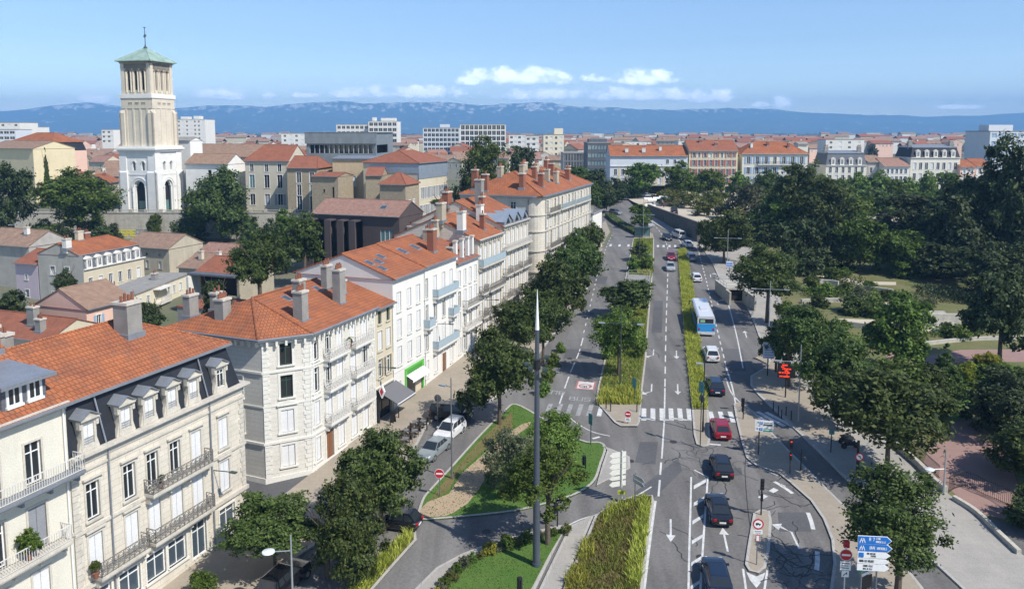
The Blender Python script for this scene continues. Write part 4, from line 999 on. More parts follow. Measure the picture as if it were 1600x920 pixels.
# ===== white corner house with a cut corner
Y0, Y1 = 69.9, 80.75
P0 = Vector(FL(Y0)); P1 = Vector(FL(Y1))
b = Building('corner_house', 'white stone corner house with lace balconies and orange hipped roof at the side street', 'house', P0, P1, 3.4, 14, 13.3, 'white_stone')
Lx = b.L
cut0 = (-3.15, 2.75)         # where the middle face meets the side-street face (local)
fe = Vector((0 - cut0[0], 0 - cut0[1])); Lm = fe.length; fe.normalize(); fn = Vector((-fe.y, fe.x))
side_end = (-3.15 + 0.5, 14.0)
se = Vector(cut0) - Vector(side_end); Ls = se.length; se.normalize(); sn = Vector((-se.y, se.x))
V = [(1.3, 2.0, 1.0), (4.5, 2.15, 1.0), (7.75, 2.05, 1.0), (10.75, 2.05, 1.0)]
mid = [dict(u=Lm / 2, v=1.3, w=1.15, h=2.0, k='c', t=0.2), dict(u=Lm / 2, v=4.5, w=1.15, h=2.1, k='c', t=0.28, ped=2), dict(u=Lm / 2, v=7.75, w=1.1, h=2.05, k='o', t=0.2), dict(u=Lm / 2, v=10.75, w=1.1, h=2.05, k='o', t=0.2)]
us = [0.95, 3.0, 5.0, 7.4, 9.6]
fr = rows(us, [(1.0, 2.2, 1.0, 'c.ccc'), (4.4, 2.3, 0.95, 'ccccc'), (7.6, 2.3, 0.95, 'gxccg'), (10.6, 2.15, 0.95, 'ggccc')], t=0.18, ped=0)
fr = [a for a in fr if not (a['v'] == 1.0 and a['u'] == 3.0)] + [dict(u=3.0, v=0.05, w=1.25, h=3.2, k='d', sill=False, t=0.2)]
for a in fr:
	if a['v'] == 4.4 and a['u'] == us[0]: a['ped'] = 2
	if a['k'] == 'x': a['k'] = 'g'
b.face_wall((0, 0), (1, 0), (0, 1), Lx, 13.3, fr)
b.face_wall(cut0, fe, fn, Lm, 13.3, mid)
b.face_wall(side_end, se, sn, Ls, 13.3, rows([8.5], [(4.5, 2.1, 1.0, 'c'), (7.75, 2.0, 1.0, 'c')]) )
b.face_wall((Lx, 0), (0, 1), (-1, 0), 14, 13.3, []); b.face_wall((Lx, 14), (-1, 0), (0, -1), Lx - side_end[0], 13.3, [])
def ring_trim(name, z, h, out, m='white_trim', zt=0):
	"""moulding that follows the three street faces"""
	pts = [side_end, cut0, (0, 0), (Lx, 0)]; q = offset_line(pts, -out); q[-1] = (Lx, -out); q[0] = (side_end[0] - out, side_end[1])
	t = MB(); inn = offset_line(pts, 0.04)
	for i in range(3):
		a, c, d, e = q[i], q[i + 1], inn[i + 1], inn[i]
		t.face([(*a, z), (*c, z), (*c, z + h), (*a, z + h)]); t.face([(*a, z + h), (*c, z + h), (*d, z + h), (*e, z + h)]); t.face([(*e, z), (*d, z), (*c, z), (*a, z)])
	t.face([(*q[-1], z), (*inn[-1], z), (*inn[-1], z + h), (*q[-1], z + h)])
	return t
for (z, h, o_) in ((3.6, .22, .14), (7.05, .14, .07), (10.15, .2, .12), (0.0, .5, .08)): ring_trim('string_course', z, h, o_).build('string_course', mt['white_trim'], b.root)
t = ring_trim('cornice', 12.75, .22, .16); t2 = ring_trim('cornice', 13.1, .2, .5)
t.v, n0 = t.v, len(t.v); t.f += [tuple(i + n0 for i in f) for f in t2.f]; t.v += t2.v; t.m += t2.m
for (o, e, n, l) in (((0, 0), Vector((1, 0)), Vector((0, 1)), Lx), (cut0, fe, fn, Lm), (side_end, se, sn, Ls)):
	k = int(l / 0.75)
	for i in range(k):
		u = (i + 0.5) * l / k; c = Vector(o) + e * u
		T = Matrix(((e.x, n.x, 0, c.x), (e.y, n.y, 0, c.y), (0, 0, 1, 0), (0, 0, 0, 1))); t.box(-.1, .1, -.42, 0.0, 12.62, 13.08, 0, T)
t.build('cornice', mt['white_trim'], b.root)
for (o, e, n, l) in ((cut0, fe, fn, Lm), ((0, 0), Vector((1, 0)), Vector((0, 1)), Lx)):
	for at, dr in ((0.0, 1), (l, -1)):
		if l == Lx and at == 0.0: dr = 1
		q = MB(); z = 0.5; i = 0
		while z < 12.6:
			w_ = 0.62 if i % 2 else 0.46; c = Vector(o) + e * at
			T = Matrix(((e.x, n.x, 0, c.x), (e.y, n.y, 0, c.y), (0, 0, 1, 0), (0, 0, 0, 1)))
			x0, x1 = (0, w_) if dr > 0 else (-w_, 0)
			q.box(x0, x1, -0.055 - 0.004 * (dr > 0), 0.02, z, z + 0.37, 0, T); z += 0.41; i += 1
		q.build('quoin', mt['white_trim'], b.root)
# roof: hip over the cut corner
zr = 13.3; ap = (1.0, 6.9, zr + 2.5); re = (Lx, 6.9, zr + 2.5); o_ = 0.55
E = offset_line([side_end, cut0, (0, 0), (Lx, 0)], -o_); E[0] = (side_end[0] - o_, side_end[1]); E[-1] = (Lx + 0.05, -o_)
E = [(x, y, zr + 0.0) for x, y in E]; bk = (Lx + 0.05, 14.3, zr)
r = MB(); up = Vector((0, 0, .12)); U = lambda *p: [Vector(q) + up for q in p]
r.face(U(E[2], E[3], (re[0] + .05, re[1], re[2]), ap)); r.face(U(E[1], E[2], ap)); r.face(U(E[0], E[1], ap)); r.face(U(bk, E[0], ap, (re[0] + .05, re[1], re[2])))
for i in range(3): r.face([E[i], E[i + 1], Vector(E[i + 1]) + up, Vector(E[i]) + up])
r.face([E[0], bk, E[3], E[2], E[1]]); r.face([E[3], bk, Vector(bk) + up, (re[0] + .05, re[1], re[2] + .12), Vector(E[3]) + up])
r.tube(U(ap, re), .13, 6); r.tube(U(E[1], ap), .13, 6); r.tube(U(E[2], ap), .11, 6)
b.roof = r.build('roof', mt['tile'], b.root); b.th = .12
b.rp = (zr, 2.5, 0, 14, 6.9, 0, Lx, 4.0, 0)
g = MB()
q0 = offset_line([side_end, cut0, (0, 0), (Lx, 0)], -o_ - 0.1)
for i in range(3):
	a, c = q0[i], q0[i + 1]; g.tube([(*a, zr + 0.06), (*c, zr + 0.06)], 0.1, 6)
g.build('gutter', mt['zinc'], b.roof)
b.chimney(1.6, 1.9, 1.0, 1.0, 2.7, 'concrete', 4); b.chimney(5.2, 4.6, 1.1, 0.8, 2.0, 'concrete', 3); b.chimney(8.7, 2.3, 1.0, 0.9, 3.4, 'concrete', 5); b.chimney(Lx - 1, 5.0, 1.0, 0.7, 2.4, 'concrete', 4)
b.chimney(Lx - 0.6, 3.4, 0.8, 0.6, 1.4, 'concrete', 2)
b.chimney(-1.3, 8.4, 1.1, 1.0, 2.3, 'concrete', 5, zr + 0.6); b.chimney(3.5, 13.2, 1.2, 0.8, 1.6, 'concrete', 2, zr + 0.6); b.chimney(0.3, 13.6, 1.2, 0.8, 2.0, 'concrete', 3, zr + 0.6)
for (x, y) in ((2.9, 4.6), (4.2, 5.3), (6.4, 5.6), (9.3, 5.2)): b.skylight(x, y, 0.75, 1.1)
for z in (4.15, 7.4, 10.4):
	b.balcony(2.1, 5.8, z, 0.8, 1.0, 'white_trim', 'iron_white'); b.balcony(6.7, 10.3, z, 0.8, 1.0, 'white_trim', 'iron_white')
b.downpipe(0.5, -1, 13, 'white'); b.downpipe(Lx - 0.1, -1, 13, 'white')
b.done()
# ===== narrow cream house with the bar
Y0, Y1 = 80.8, 84.55
b = Building('narrow_house', 'narrow cream house over the bar with the gray awning', 'house', FL(Y0), FL(Y1), 4.1, 12.5, 12.4, 'cream')
us = [1.1, 2.9]
ops = rows(us, [(4.75, 2.0, .95, 'xx'), (7.7, 2.1, .95, 'cc'), (10.6, 1.35, .7, 'oo')], sur='cream', sill=True, t=.08, shm='cream')
ops += [dict(u=1.9, v=0.1, w=3.2, h=2.7, k='n')]
b.box_walls(ops)
b.gable_roof('tile', 2.0, 0.5, 0.4); b.band(3.7, .16, .1); b.downpipe(b.L - .12, -1, 12.3, 'white'); lamp_arm(b, 0.6, 6.0)
s_ = MB(); s_.box(0.35, 3.45, 0.3, 0.36, 0.1, 2.8, 0); s_.box(0.4, 1.5, 0.2, 0.29, 0.2, 2.3, 1); s_.box(1.7, 3.3, 0.2, 0.29, 0.6, 2.5, 1)
s_.box(0.05, 3.75, -0.06, -0.005, 2.85, 3.55, 0); s_.box(0.05, 0.28, -.35, -.005, 0, 2.85, 0)
s_.build('shop_front', [mt['black'], mt['glass']], b.root)
a = MB(); a.face([(0.3, -0.07, 3.5), (4.3, -0.07, 3.5), (4.3, -2.5, 2.35), (0.3, -2.5, 2.35)][::-1]); a.face([(0.3, -0.07, 3.45), (4.3, -0.07, 3.45), (4.3, -2.5, 2.30), (0.3, -2.5, 2.30)])
a.face([(0.3, -2.5, 2.35), (4.3, -2.5, 2.35), (4.3, -2.52, 2.1), (0.3, -2.52, 2.1)]); a.tube([(0.3, -2.5, 2.33), (4.3, -2.5, 2.33)], .05, 6, 1)
a.build('awning', [mt['awning'], mt['white']], b.root)
p_ = MB(); zz = 2.7; pts = [(0, .75), (.35, 0), (0, -.75), (-.35, 0)]
P_ = lambda k, o_: [(o_, -0.75 + k * x, zz + k * z_) for x, z_ in pts]
for o_, d_ in ((-0.11, 1), (0.11, -1)):
	q = P_(1, o_ * 1.0); p_.face(q, 0); q = P_(.62, o_ * 1.12); p_.face(q, 1)
for i in range(4):
	j = (i + 1) % 4; p_.face([P_(1, -.11)[i], P_(1, -.11)[j], P_(1, .11)[j], P_(1, .11)[i]], 0)
p_.tube([(0, -.4, zz), (0, 0, zz)], .04, 6, 2)
sg = p_.build('hanging_sign', [mt['sign_white'], mt['sign_red'], mt['black']], b.root); sg.location = (0.1, 0, 0.9); sg.scale = (1, 1, 1)
b.done()
# ===== white four-storey house with green shop
Y0, Y1 = 84.6, 91.65
b = Building('shop_house', 'plain white four-storey house with closed blinds above the bright green shop front', 'house', FL(Y0), FL(Y1), 4.4, 12.5, 14.6, 'render')
us = [1.35, 3.75, 6.0]
ops = rows(us, [(4.6, 2.15, .95, 'ccc'), (7.7, 2.15, .95, 'ccc'), (10.75, 2.15, .95, 'ccc')], sur='white_trim', t=.06)
ops += [dict(u=1.0, v=0.1, w=1.1, h=2.7, k='c', sill=False, t=.06), dict(u=4.8, v=0.1, w=4.3, h=3.1, k='n')]
b.box_walls(ops)
b.gable_roof('tile', 2.3, 0.5, 0.35); b.cornice(14.6, 'white_trim', ((.08, .15), (.2, .1)))
for x, y in ((1.0, 3.4), (2.6, 3.2), (4.4, 3.9), (1.2, 1.9)): b.skylight(x, y)
s_ = MB(); s_.box(2.45, 7.15, -0.10, -0.005, 2.75, 3.75, 0); s_.box(2.45, 2.8, -.10, -.005, 0, 2.75, 0); s_.box(6.8, 7.15, -.10, -.005, 0, 2.75, 0); s_.box(3.0, 6.6, -.13, -.102, 3.0, 3.5, 2)
s_.box(2.8, 5.2, .12, .18, .3, 2.75, 1); s_.box(5.3, 6.8, .12, .18, .1, 2.75, 3)
s_.build('shop_front', [mt['shop_green'], mt['glass'], mt['shop_green2'], mt['cream']], b.root)
a = MB(); a.face([(2.7, -0.11, 2.95), (6.9, -0.11, 2.95), (6.9, -0.95, 2.5), (2.7, -0.95, 2.5)][::-1]); a.face([(2.7, -0.11, 2.92), (6.9, -0.11, 2.92), (6.9, -0.95, 2.47), (2.7, -0.95, 2.47)])
a.face([(2.7, -.95, 2.5), (6.9, -.95, 2.5), (6.9, -.96, 2.2), (2.7, -.96, 2.2)]); a.build('awning', mt['sign_white'], b.root)
b.band(3.95, .12, .06)
b.done()
# the bare gable stands above its lower neighbour; a second coat in beige
# ===== white house with pale blue balconies
Y0, Y1 = 91.7, 100.35
b = Building('blue_balcony_house', 'white four-storey house with pale blue glass balconies next to the green shop', 'house', FL(Y0), FL(Y1), 4.6, 12.5, 14.5, 'render')
us = [fu(663.6, Y0), fu(677, Y0) + .1, fu(690, Y0) + .2, fu(702, Y0) + .2]
ops = rows(us, [(.9, 2.1, .9, 'cc.c'), (4.2, 2.4, .9, 'gccc'), (7.4, 2.4, .9, 'gggc'), (10.6, 2.4, .9, 'tccc')], sur='white_trim', t=.07) + [dict(u=us[2], v=.1, w=1.1, h=2.6, k='d', sill=False)]
b.box_walls(ops); b.gable_roof('tile', 2.3, 0.5, 0.35); b.cornice(14.5, 'white_trim', ((.08, .15), (.2, .1)))
b.skylight(1.5, 3.6, .9, 1.4); b.skylight(4.9, 3.6, .9, 1.4); b.chimney(6.3, 2.0, 1.0, .9, 2.8, 'brick', 4)
for (u0, u1, z) in ((us[1] - .7, us[3] + .8, 10.4), (us[3] - .9, us[3] + .9, 7.2), (us[0] - .8, us[0] + .9, 7.2), (us[1] - .8, us[3] + .9, 4.0)): b.balcony(u0, u1, z, .8, .95, 'white_trim', 'iron_blue', 'glass')
b.downpipe(.1, -1, 14.3, 'white'); lamp_arm(b, us[1] + .6, 6.8)
b.done()
# ===== white house with tall flues
Y0, Y1 = 100.4, 107.1
b = Building('flue_house', 'lower white house with a row of tall white flues along its eave', 'house', FL(Y0), FL(Y1), 5.0, 12, 13.0, 'render')
us = even(b.L, 4)
ops = rows(us, [(.9, 2.1, .85, 'cxcg'), (4.1, 2.3, .85, 'cggc'), (7.0, 2.2, .85, 'gccc'), (9.8, 2.1, .8, 'cccc')], sur='white_trim', t=.06)
b.box_walls(ops); b.gable_roof('tile_rust', 2.2, 0.5, 0.3); b.cornice(13.0, 'white_trim', ((.08, .15), (.2, .1)))
for u in (0.8, 2.9, 4.7, 6.2): b.chimney(u, 0.5, .5, .45, 2.5, 'render', 0)
b.chimney(0.1, 4.2, .9, .8, 2.6, 'gable', 2); b.chimney(6.4, 6.0, .8, .8, 2.4, 'gable', 3); b.chimney(1.2, 1.2, 1.5, .8, 1.4, 'concrete', 3)
b.balcony(us[1] - .8, us[3] + .6, 6.8, .8, .95, 'white_trim', 'iron', 'bars'); b.balcony(us[1] - .9, us[3] + .6, 3.9, .8, .95, 'white_trim', 'iron_white', 'bars')
b.done()
# ===== stone house with turquoise balcony
Y0, Y1 = 107.15, 115.75
b = Building('turquoise_balcony_house', 'limestone house with a long turquoise balcony under its top floor', 'house', FL(Y0), FL(Y1), 5.4, 13, 14.7, 'stone')
us = even(b.L, 5, .2)
ops = rows(us, [(.6, 2.8, 1.0, 'gdggd'.replace('d', 'c')), (4.0, 2.6, .95, 'ccgcc'), (7.4, 2.6, .95, 'ccccc'), (11.2, 2.4, .95, 'ccccc')], sur='stone_plain', ped=1)
b.box_walls(ops); b.gable_roof('tile', 2.8, 0.5, 0.4); b.cornice(14.75, 'stone_plain', ((.1, .25), (.25, .15), (.4, .12)), 'f', .8)
for z in (3.6, 7.0, 10.4): b.band(z, .2, .12, 'stone_plain')
b.balcony(.15, b.L - .15, 11.0, .8, 1.0, 'stone_plain', 'iron_blue', 'glass')
b.balcony(.3, 2.2, 7.2, .8, .95, 'stone_plain', 'iron'); b.balcony(2.6, b.L - .4, 7.2, .9, .95, 'stone_plain', 'iron'); b.balcony(.3, 2.2, 3.8, .8, .95, 'stone_plain', 'iron'); b.balcony(2.6, b.L - .4, 3.8, .9, .95, 'stone_plain', 'iron')
b.chimney(0.4, 2.6, 1.2, .9, 2.6, 'white_trim', 3); b.chimney(5.6, 1.6, .7, .7, 2.2, 'brick', 1); b.chimney(b.L - .2, 3.4, 1.2, .8, 2.4, 'white_trim', 4); b.chimney(0.2, 5.6, 1.4, .9, 2.4, 'gable', 3)
lamp_arm(b, 2.4, 5.9)
b.done()
# ===== stone house with zinc dormers
Y0, Y1 = 115.8, 127.0
b = Building('zinc_dormer_house', 'limestone house with gabled zinc dormers above a white balcony', 'house', FL(Y0), FL(Y1), 5.8, 15, 15.2, 'stone')
us = even(b.L, 6, .2)
ops = rows(us, [(.6, 3.0, 1.05, 'gogggo'), (4.4, 2.7, .95, 'cccccc'), (8.0, 2.6, .95, 'cccccc'), (11.9, 2.3, .95, 'cccccc')], sur='stone_plain', ped=1)
b.box_walls(ops); b.gable_roof('tile', 3.4, 0.5, 0.4, 0, 0); b.cornice(15.25, 'stone_plain', ((.1, .25), (.25, .15), (.42, .12)), 'f', .8)
for z in (4.0, 7.6, 11.2): b.band(z, .2, .12, 'stone_plain')
b.balcony(.1, b.L - .1, 11.6, .8, .95, 'stone_plain', 'iron_white', 'bars')
for u0, u1 in ((.3, 3.0), (3.4, 7.4), (7.8, b.L - .3)): b.balcony(u0, u1, 7.8, .8, .95, 'stone_plain', 'iron', 'bars'); b.balcony(u0, u1, 4.2, .8, .95, 'stone_plain', 'iron', 'bars')
for u in (1.7, 5.5, 9.2):
	d = MB(); z0 = 15.3
	d.prism([(u - 1.5, z0), (u + 1.5, z0), (u + 1.5, z0 + .5), (u, z0 + 1.5), (u - 1.5, z0 + .5)], -.35, 4.2, 0)
	for sx_ in (-1, 1):
		q = [(u, -.55, z0 + 1.62), (u + sx_ * 1.7, -.55, z0 + .5), (u + sx_ * 1.7, 4.6, z0 + .5), (u, 4.6, z0 + 1.62)]; d.face(q if sx_ < 0 else q[::-1], 0)
	d.prism([(u - .8, z0 + .2), (u + .8, z0 + .2), (u, z0 + 1.1)], -.40, -.36, 1)
	d.build('dormer', [mt['zinc_blue'], mt['dark']], b.root)
b.chimney(3.4, 5.0, 1.1, 1.1, 4.2, 'concrete', 2); b.chimney(.5, 3.4, .8, .7, 2.6, 'brick', 2); b.chimney(0.3, 9, 1.6, .9, 2.0, 'brick', 3)
b.done()
# ===== the big block with the rounded corner
G0 = Vector(FL(133.6)); gd = Vector((0.325, 0.946)).normalized(); G1 = G0 + gd * 36
b = Building('grand_apartment_block', 'large limestone apartment block with rounded corner and orange roof with many brick chimneys', 'apartment block', G0, G1, 6.7, 15, 17.3, 'stone')
L_ = b.L; rr = 1.9
us = [3.4 + i * (L_ - 4.6) / 13 for i in range(14)]
ops = rows(us, [(.5, 3.0, 1.1, 'gggogggogggggg'), (4.6, 2.7, 1.0, 'gccgccccgcccgc'), (8.2, 2.6, 1.0, 'cgccccgcccccgc'), (11.6, 2.4, 1.0, 'ccgcccgcccgccc'), (14.3, 2.0, .95, 'gcgcgcgcgcgcgc')], sur='stone_plain', ped=0)
b.face_wall((rr, 0), (1, 0), (0, 1), L_ - rr, 17.3, [dict(a, u=a['u'] - rr) for a in ops])
left = rows([2.6, 6.4, 9.8], [(4.6, 2.6, 1.0, 'cc.'), (8.2, 2.6, 1.0, 'ct.'), (11.6, 2.3, 1.0, 'ccc'), (14.2, 2.0, 1.0, 'tct')], sur='stone_plain')
b.face_wall((0, 15), (0, -1), (1, 0), 15 - rr, 17.3, left)
for i in range(5):
	a0, a1 = math.pi * (1 + .5 * i / 5), math.pi * (1 + .5 * (i + 1) / 5)
	p0 = (rr + rr * math.cos(a0), rr + rr * math.sin(a0)); p1 = (rr + rr * math.cos(a1), rr + rr * math.sin(a1))
	b.mb.face([(*p0, -1.5), (*p1, -1.5), (*p1, 17.3), (*p0, 17.3)])
	for z, h, o_ in ((17.05, .28, .45), (14.0, .2, .14), (11.1, .22, .16), (7.6, .22, .16), (4.0, .25, .18)):
		pass
b.face_wall((L_, 0), (0, 1), (-1, 0), 15, 17.3, []); b.face_wall((L_, 15), (-1, 0), (0, -1), L_, 17.3, [])
def round_trim(z, h, o_):
	t = MB(); r0 = rr + o_; k = 8
	ps = [(-o_, 15)] + [(rr + r0 * math.cos(math.pi * (1 + .5 * i / k)), rr + r0 * math.sin(math.pi * (1 + .5 * i / k))) for i in range(k + 1)] + [(L_ + o_, -o_), (L_ + o_, 15)]
	inn = [(.03, 15)] + [(rr + (rr - .03) * math.cos(math.pi * (1 + .5 * i / k)), rr + (rr - .03) * math.sin(math.pi * (1 + .5 * i / k))) for i in range(k + 1)] + [(L_ - .03, .03), (L_ - .03, 15)]
	for i in range(len(ps) - 1):
		a, c, d, e = ps[i], ps[i + 1], inn[i + 1], inn[i]
		t.face([(*a, z), (*c, z), (*c, z + h), (*a, z + h)]); t.face([(*a, z + h), (*c, z + h), (*d, z + h), (*e, z + h)]); t.face([(*e, z), (*d, z), (*c, z), (*a, z)])
	return t
for z, h, o_ in ((13.85, .2, .14), (11.0, .22, .16), (7.6, .22, .16), (4.0, .25, .18)): round_trim(z, h, o_).build('string_course', mt['stone_plain'], b.root)
round_trim(16.7, .28, .2).build('cornice', mt['stone_plain'], b.root); round_trim(17.05, .25, .5).build('cornice', mt['zinc'], b.root)
b.gable_roof('tile', 3.6, .5, .25, 7.0, 5.0)
for z in (4.3, 7.9, 11.3, ):
	for (u0, u1) in ((2.9, 9.8), (10.6, 20.4), (21.2, 33.8)):
		if z == 11.3: b.balcony(u0, u1, 14.1, .7, .9, 'stone_plain', 'iron_blue' if u0 > 9 else 'iron', 'bars')
		else: b.balcony(u0, u1, z, .8, .95, 'stone_plain', 'iron', 'bars')
for x in (2.1, 10.2, 20.8, 34.6): b.downpipe(x, -1, 16.8, 'zinc')
b.downpipe(-0.1, -1, 16.8, 'mast', 2.4)
for (x, y, w_, d_, h, mm, n) in ((2.1, 4.2, 1.6, 1.0, 3.4, 'brick', 0), (6.6, 2.2, .9, 1.1, 3.2, 'brick', 2), (7.9, 2.6, .8, .8, 2.8, 'brick', 2), (5.6, 9.5, 1.6, .9, 2.6, 'gable', 4), (9, 6.5, 1.4, .9, 2.2, 'gable', 4), (10.4, 4.6, 1.0, .9, 3.0, 'brick', 3),
							   (14.0, 3.2, 1.2, 1.0, 3.0, 'gable', 3), (16.6, 2.2, 1.6, .9, 3.0, 'gable', 4), (17.5, 6.4, 1.8, .9, 2.2, 'gable', 5), (21.6, 4.6, 1.0, 1.2, 3.2, 'brick', 3), (26.0, 2.4, 1.4, 1.0, 3.0, 'brick', 3), (28.6, 3.0, .9, .9, 3.2, 'brick', 2), (27, 7.2, 1.8, .9, 2.2, 'brick', 5), (13, 7.4, 2.2, .9, 2.0, 'gable', 5),
							   (1.5, 12.8, 1.2, 1.2, 4.6, 'brick', 2), (0.9, 10.6, 1.2, 1.2, 4.0, 'brick', 2)):
	b.chimney(x, y, w_ * .85, d_ * .85, h * .72, mm, n)
b.done()
# ===== small white pavilion beyond
p = G1 + gd * 1.0 + Vector((0.3, 0))
b = Building('white_pavilion', 'small white flat-roofed annex with planted roof terrace beyond the grand block', 'annex', p, p + gd * 9, 8.6, 9, 8.6, 'render')
b.box_walls([dict(u=2.5, v=.3, w=3.4, h=3.4, k='n'), dict(u=6.4, v=.3, w=3.4, h=3.4, k='n')], [dict(u=5, v=.3, w=6.5, h=3.2, k='n'), dict(u=5, v=5.4, w=1.1, h=1.5, k='g')])
q = MB(); q.box(-.25, b.L + .25, -.25, 9.25, 8.6, 8.85, 0); q.build('roof', mt['concrete'], b.root)
q = MB(); q.box(.5, b.L - .5, .2, .25, .2, 3.7, 0); q.box(.24, .29, .9, 7.8, .2, 3.6, 0); q.build('shop_window', mt['glass'], b.root)
q = MB()
for i in range(26): q.tube([(i * .36, -.1, 8.85), (i * .36, -.1, 9.7)], .02, 4)
for i in range(26): q.tube([(-.1, i * .34, 8.85), (-.1, i * .34, 9.7)], .02, 4)
q.tube([(-.1, 9, 9.7), (-.1, -.1, 9.7), (9.2, -.1, 9.7)], .03, 4); q.build('railing', mt['black'], b.root)
b.done()
# ===== cathedral tower
def arch_fill(mb, P, u, vtop, w, d0=0.0, d1=0.3, n=8):
	"""stone spandrels that turn the top of a square opening into a round arch; P maps (u, v, d)"""
	r = w / 2
	for sx_ in (-1, 1):
		arc = [(u + sx_ * r * math.sin(t * math.pi / 2 / n), vtop - r + r * math.cos(t * math.pi / 2 / n)) for t in range(n + 1)]
		for i in range(n):
			a, c = arc[i], arc[i + 1]
			mb.face([P(a[0], a[1], d0), P(c[0], c[1], d0), P(c[0], vtop, d0), P(a[0], vtop, d0)] if abs(a[1] - vtop) > 1e-6 else [P(a[0], a[1], d0), P(c[0], c[1], d0), P(c[0], vtop, d0)])
			mb.face([P(a[0], a[1], d0), P(c[0], c[1], d0), P(c[0], c[1], d1), P(a[0], a[1], d1)])
def arch_ring(mb, P, u, vs_, r0, r1, d0, d1, n=12, m=0):
	ps = [(math.cos(math.pi * i / n), math.sin(math.pi * i / n)) for i in range(n + 1)]
	for i in range(n):
		(a, c), (e, f) = ps[i], ps[i + 1]
		q = lambda k, s_, d: P(u + k * (a if s_ == 0 else e), vs_ + k * (c if s_ == 0 else f), d)
		mb.face([q(r0, 0, d0), q(r1, 0, d0), q(r1, 1, d0), q(r0, 1, d0)], m); mb.face([q(r1, 0, d0), q(r1, 0, d1), q(r1, 1, d1), q(r1, 1, d0)], m); mb.face([q(r0, 0, d0), q(r0, 1, d0), q(r0, 1, d1), q(r0, 0, d1)], m)
mt['tower_white'] = mat('tower_white_stone', (0.78, 0.77, 0.73), (0.70, 0.69, 0.65), 0.3, 0.9, 'brick', 1.6, .5, .02, .85, .1, dirt=.05)
mt['tower_cream'] = mat('tower_cream_stone', (0.68, 0.61, 0.49), (0.58, 0.52, 0.42), 0.3, 0.9, 'brick', 1.4, .45, .02, .85, .2, dirt=.14)
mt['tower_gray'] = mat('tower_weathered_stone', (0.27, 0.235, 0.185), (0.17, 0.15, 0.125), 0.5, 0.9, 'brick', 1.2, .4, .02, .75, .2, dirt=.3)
TZ = 11.6; TW = 11.4
tr = R(-13.2); tex = Vector((math.cos(tr), math.sin(tr)))
TC = Vector((x_at(244, 224, 20), 224)); T0 = TC - tex * TW
b = Building('cathedral_tower', 'tall square cathedral bell tower with white lower stage and green copper roof with a cross', 'tower', T0, TC, TZ, TW, 40, 'tower_white')
s_h = [z_at(331, 228), z_at(236, 228), z_at(227, 228), z_at(154, 228), z_at(148, 228), z_at(95, 228), z_at(77, 232), z_at(43, 232)]
h1, h2, h3, h4, h5, h6, h7 = [z - TZ for z in s_h[1:]]
faces = [((0, 0), (1, 0), (0, 1)), ((TW, 0), (0, 1), (-1, 0)), ((TW, TW), (-1, 0), (0, -1)), ((0, TW), (0, -1), (1, 0))]
def fmap(o, e, n):
	o, e, n = Vector(o), Vector(e), Vector(n); return lambda u, v, d: (o.x + e.x * u + n.x * d, o.y + e.y * u + n.y * d, v)
rings = MB(); spand = MB(); dark = MB(); blue = MB()
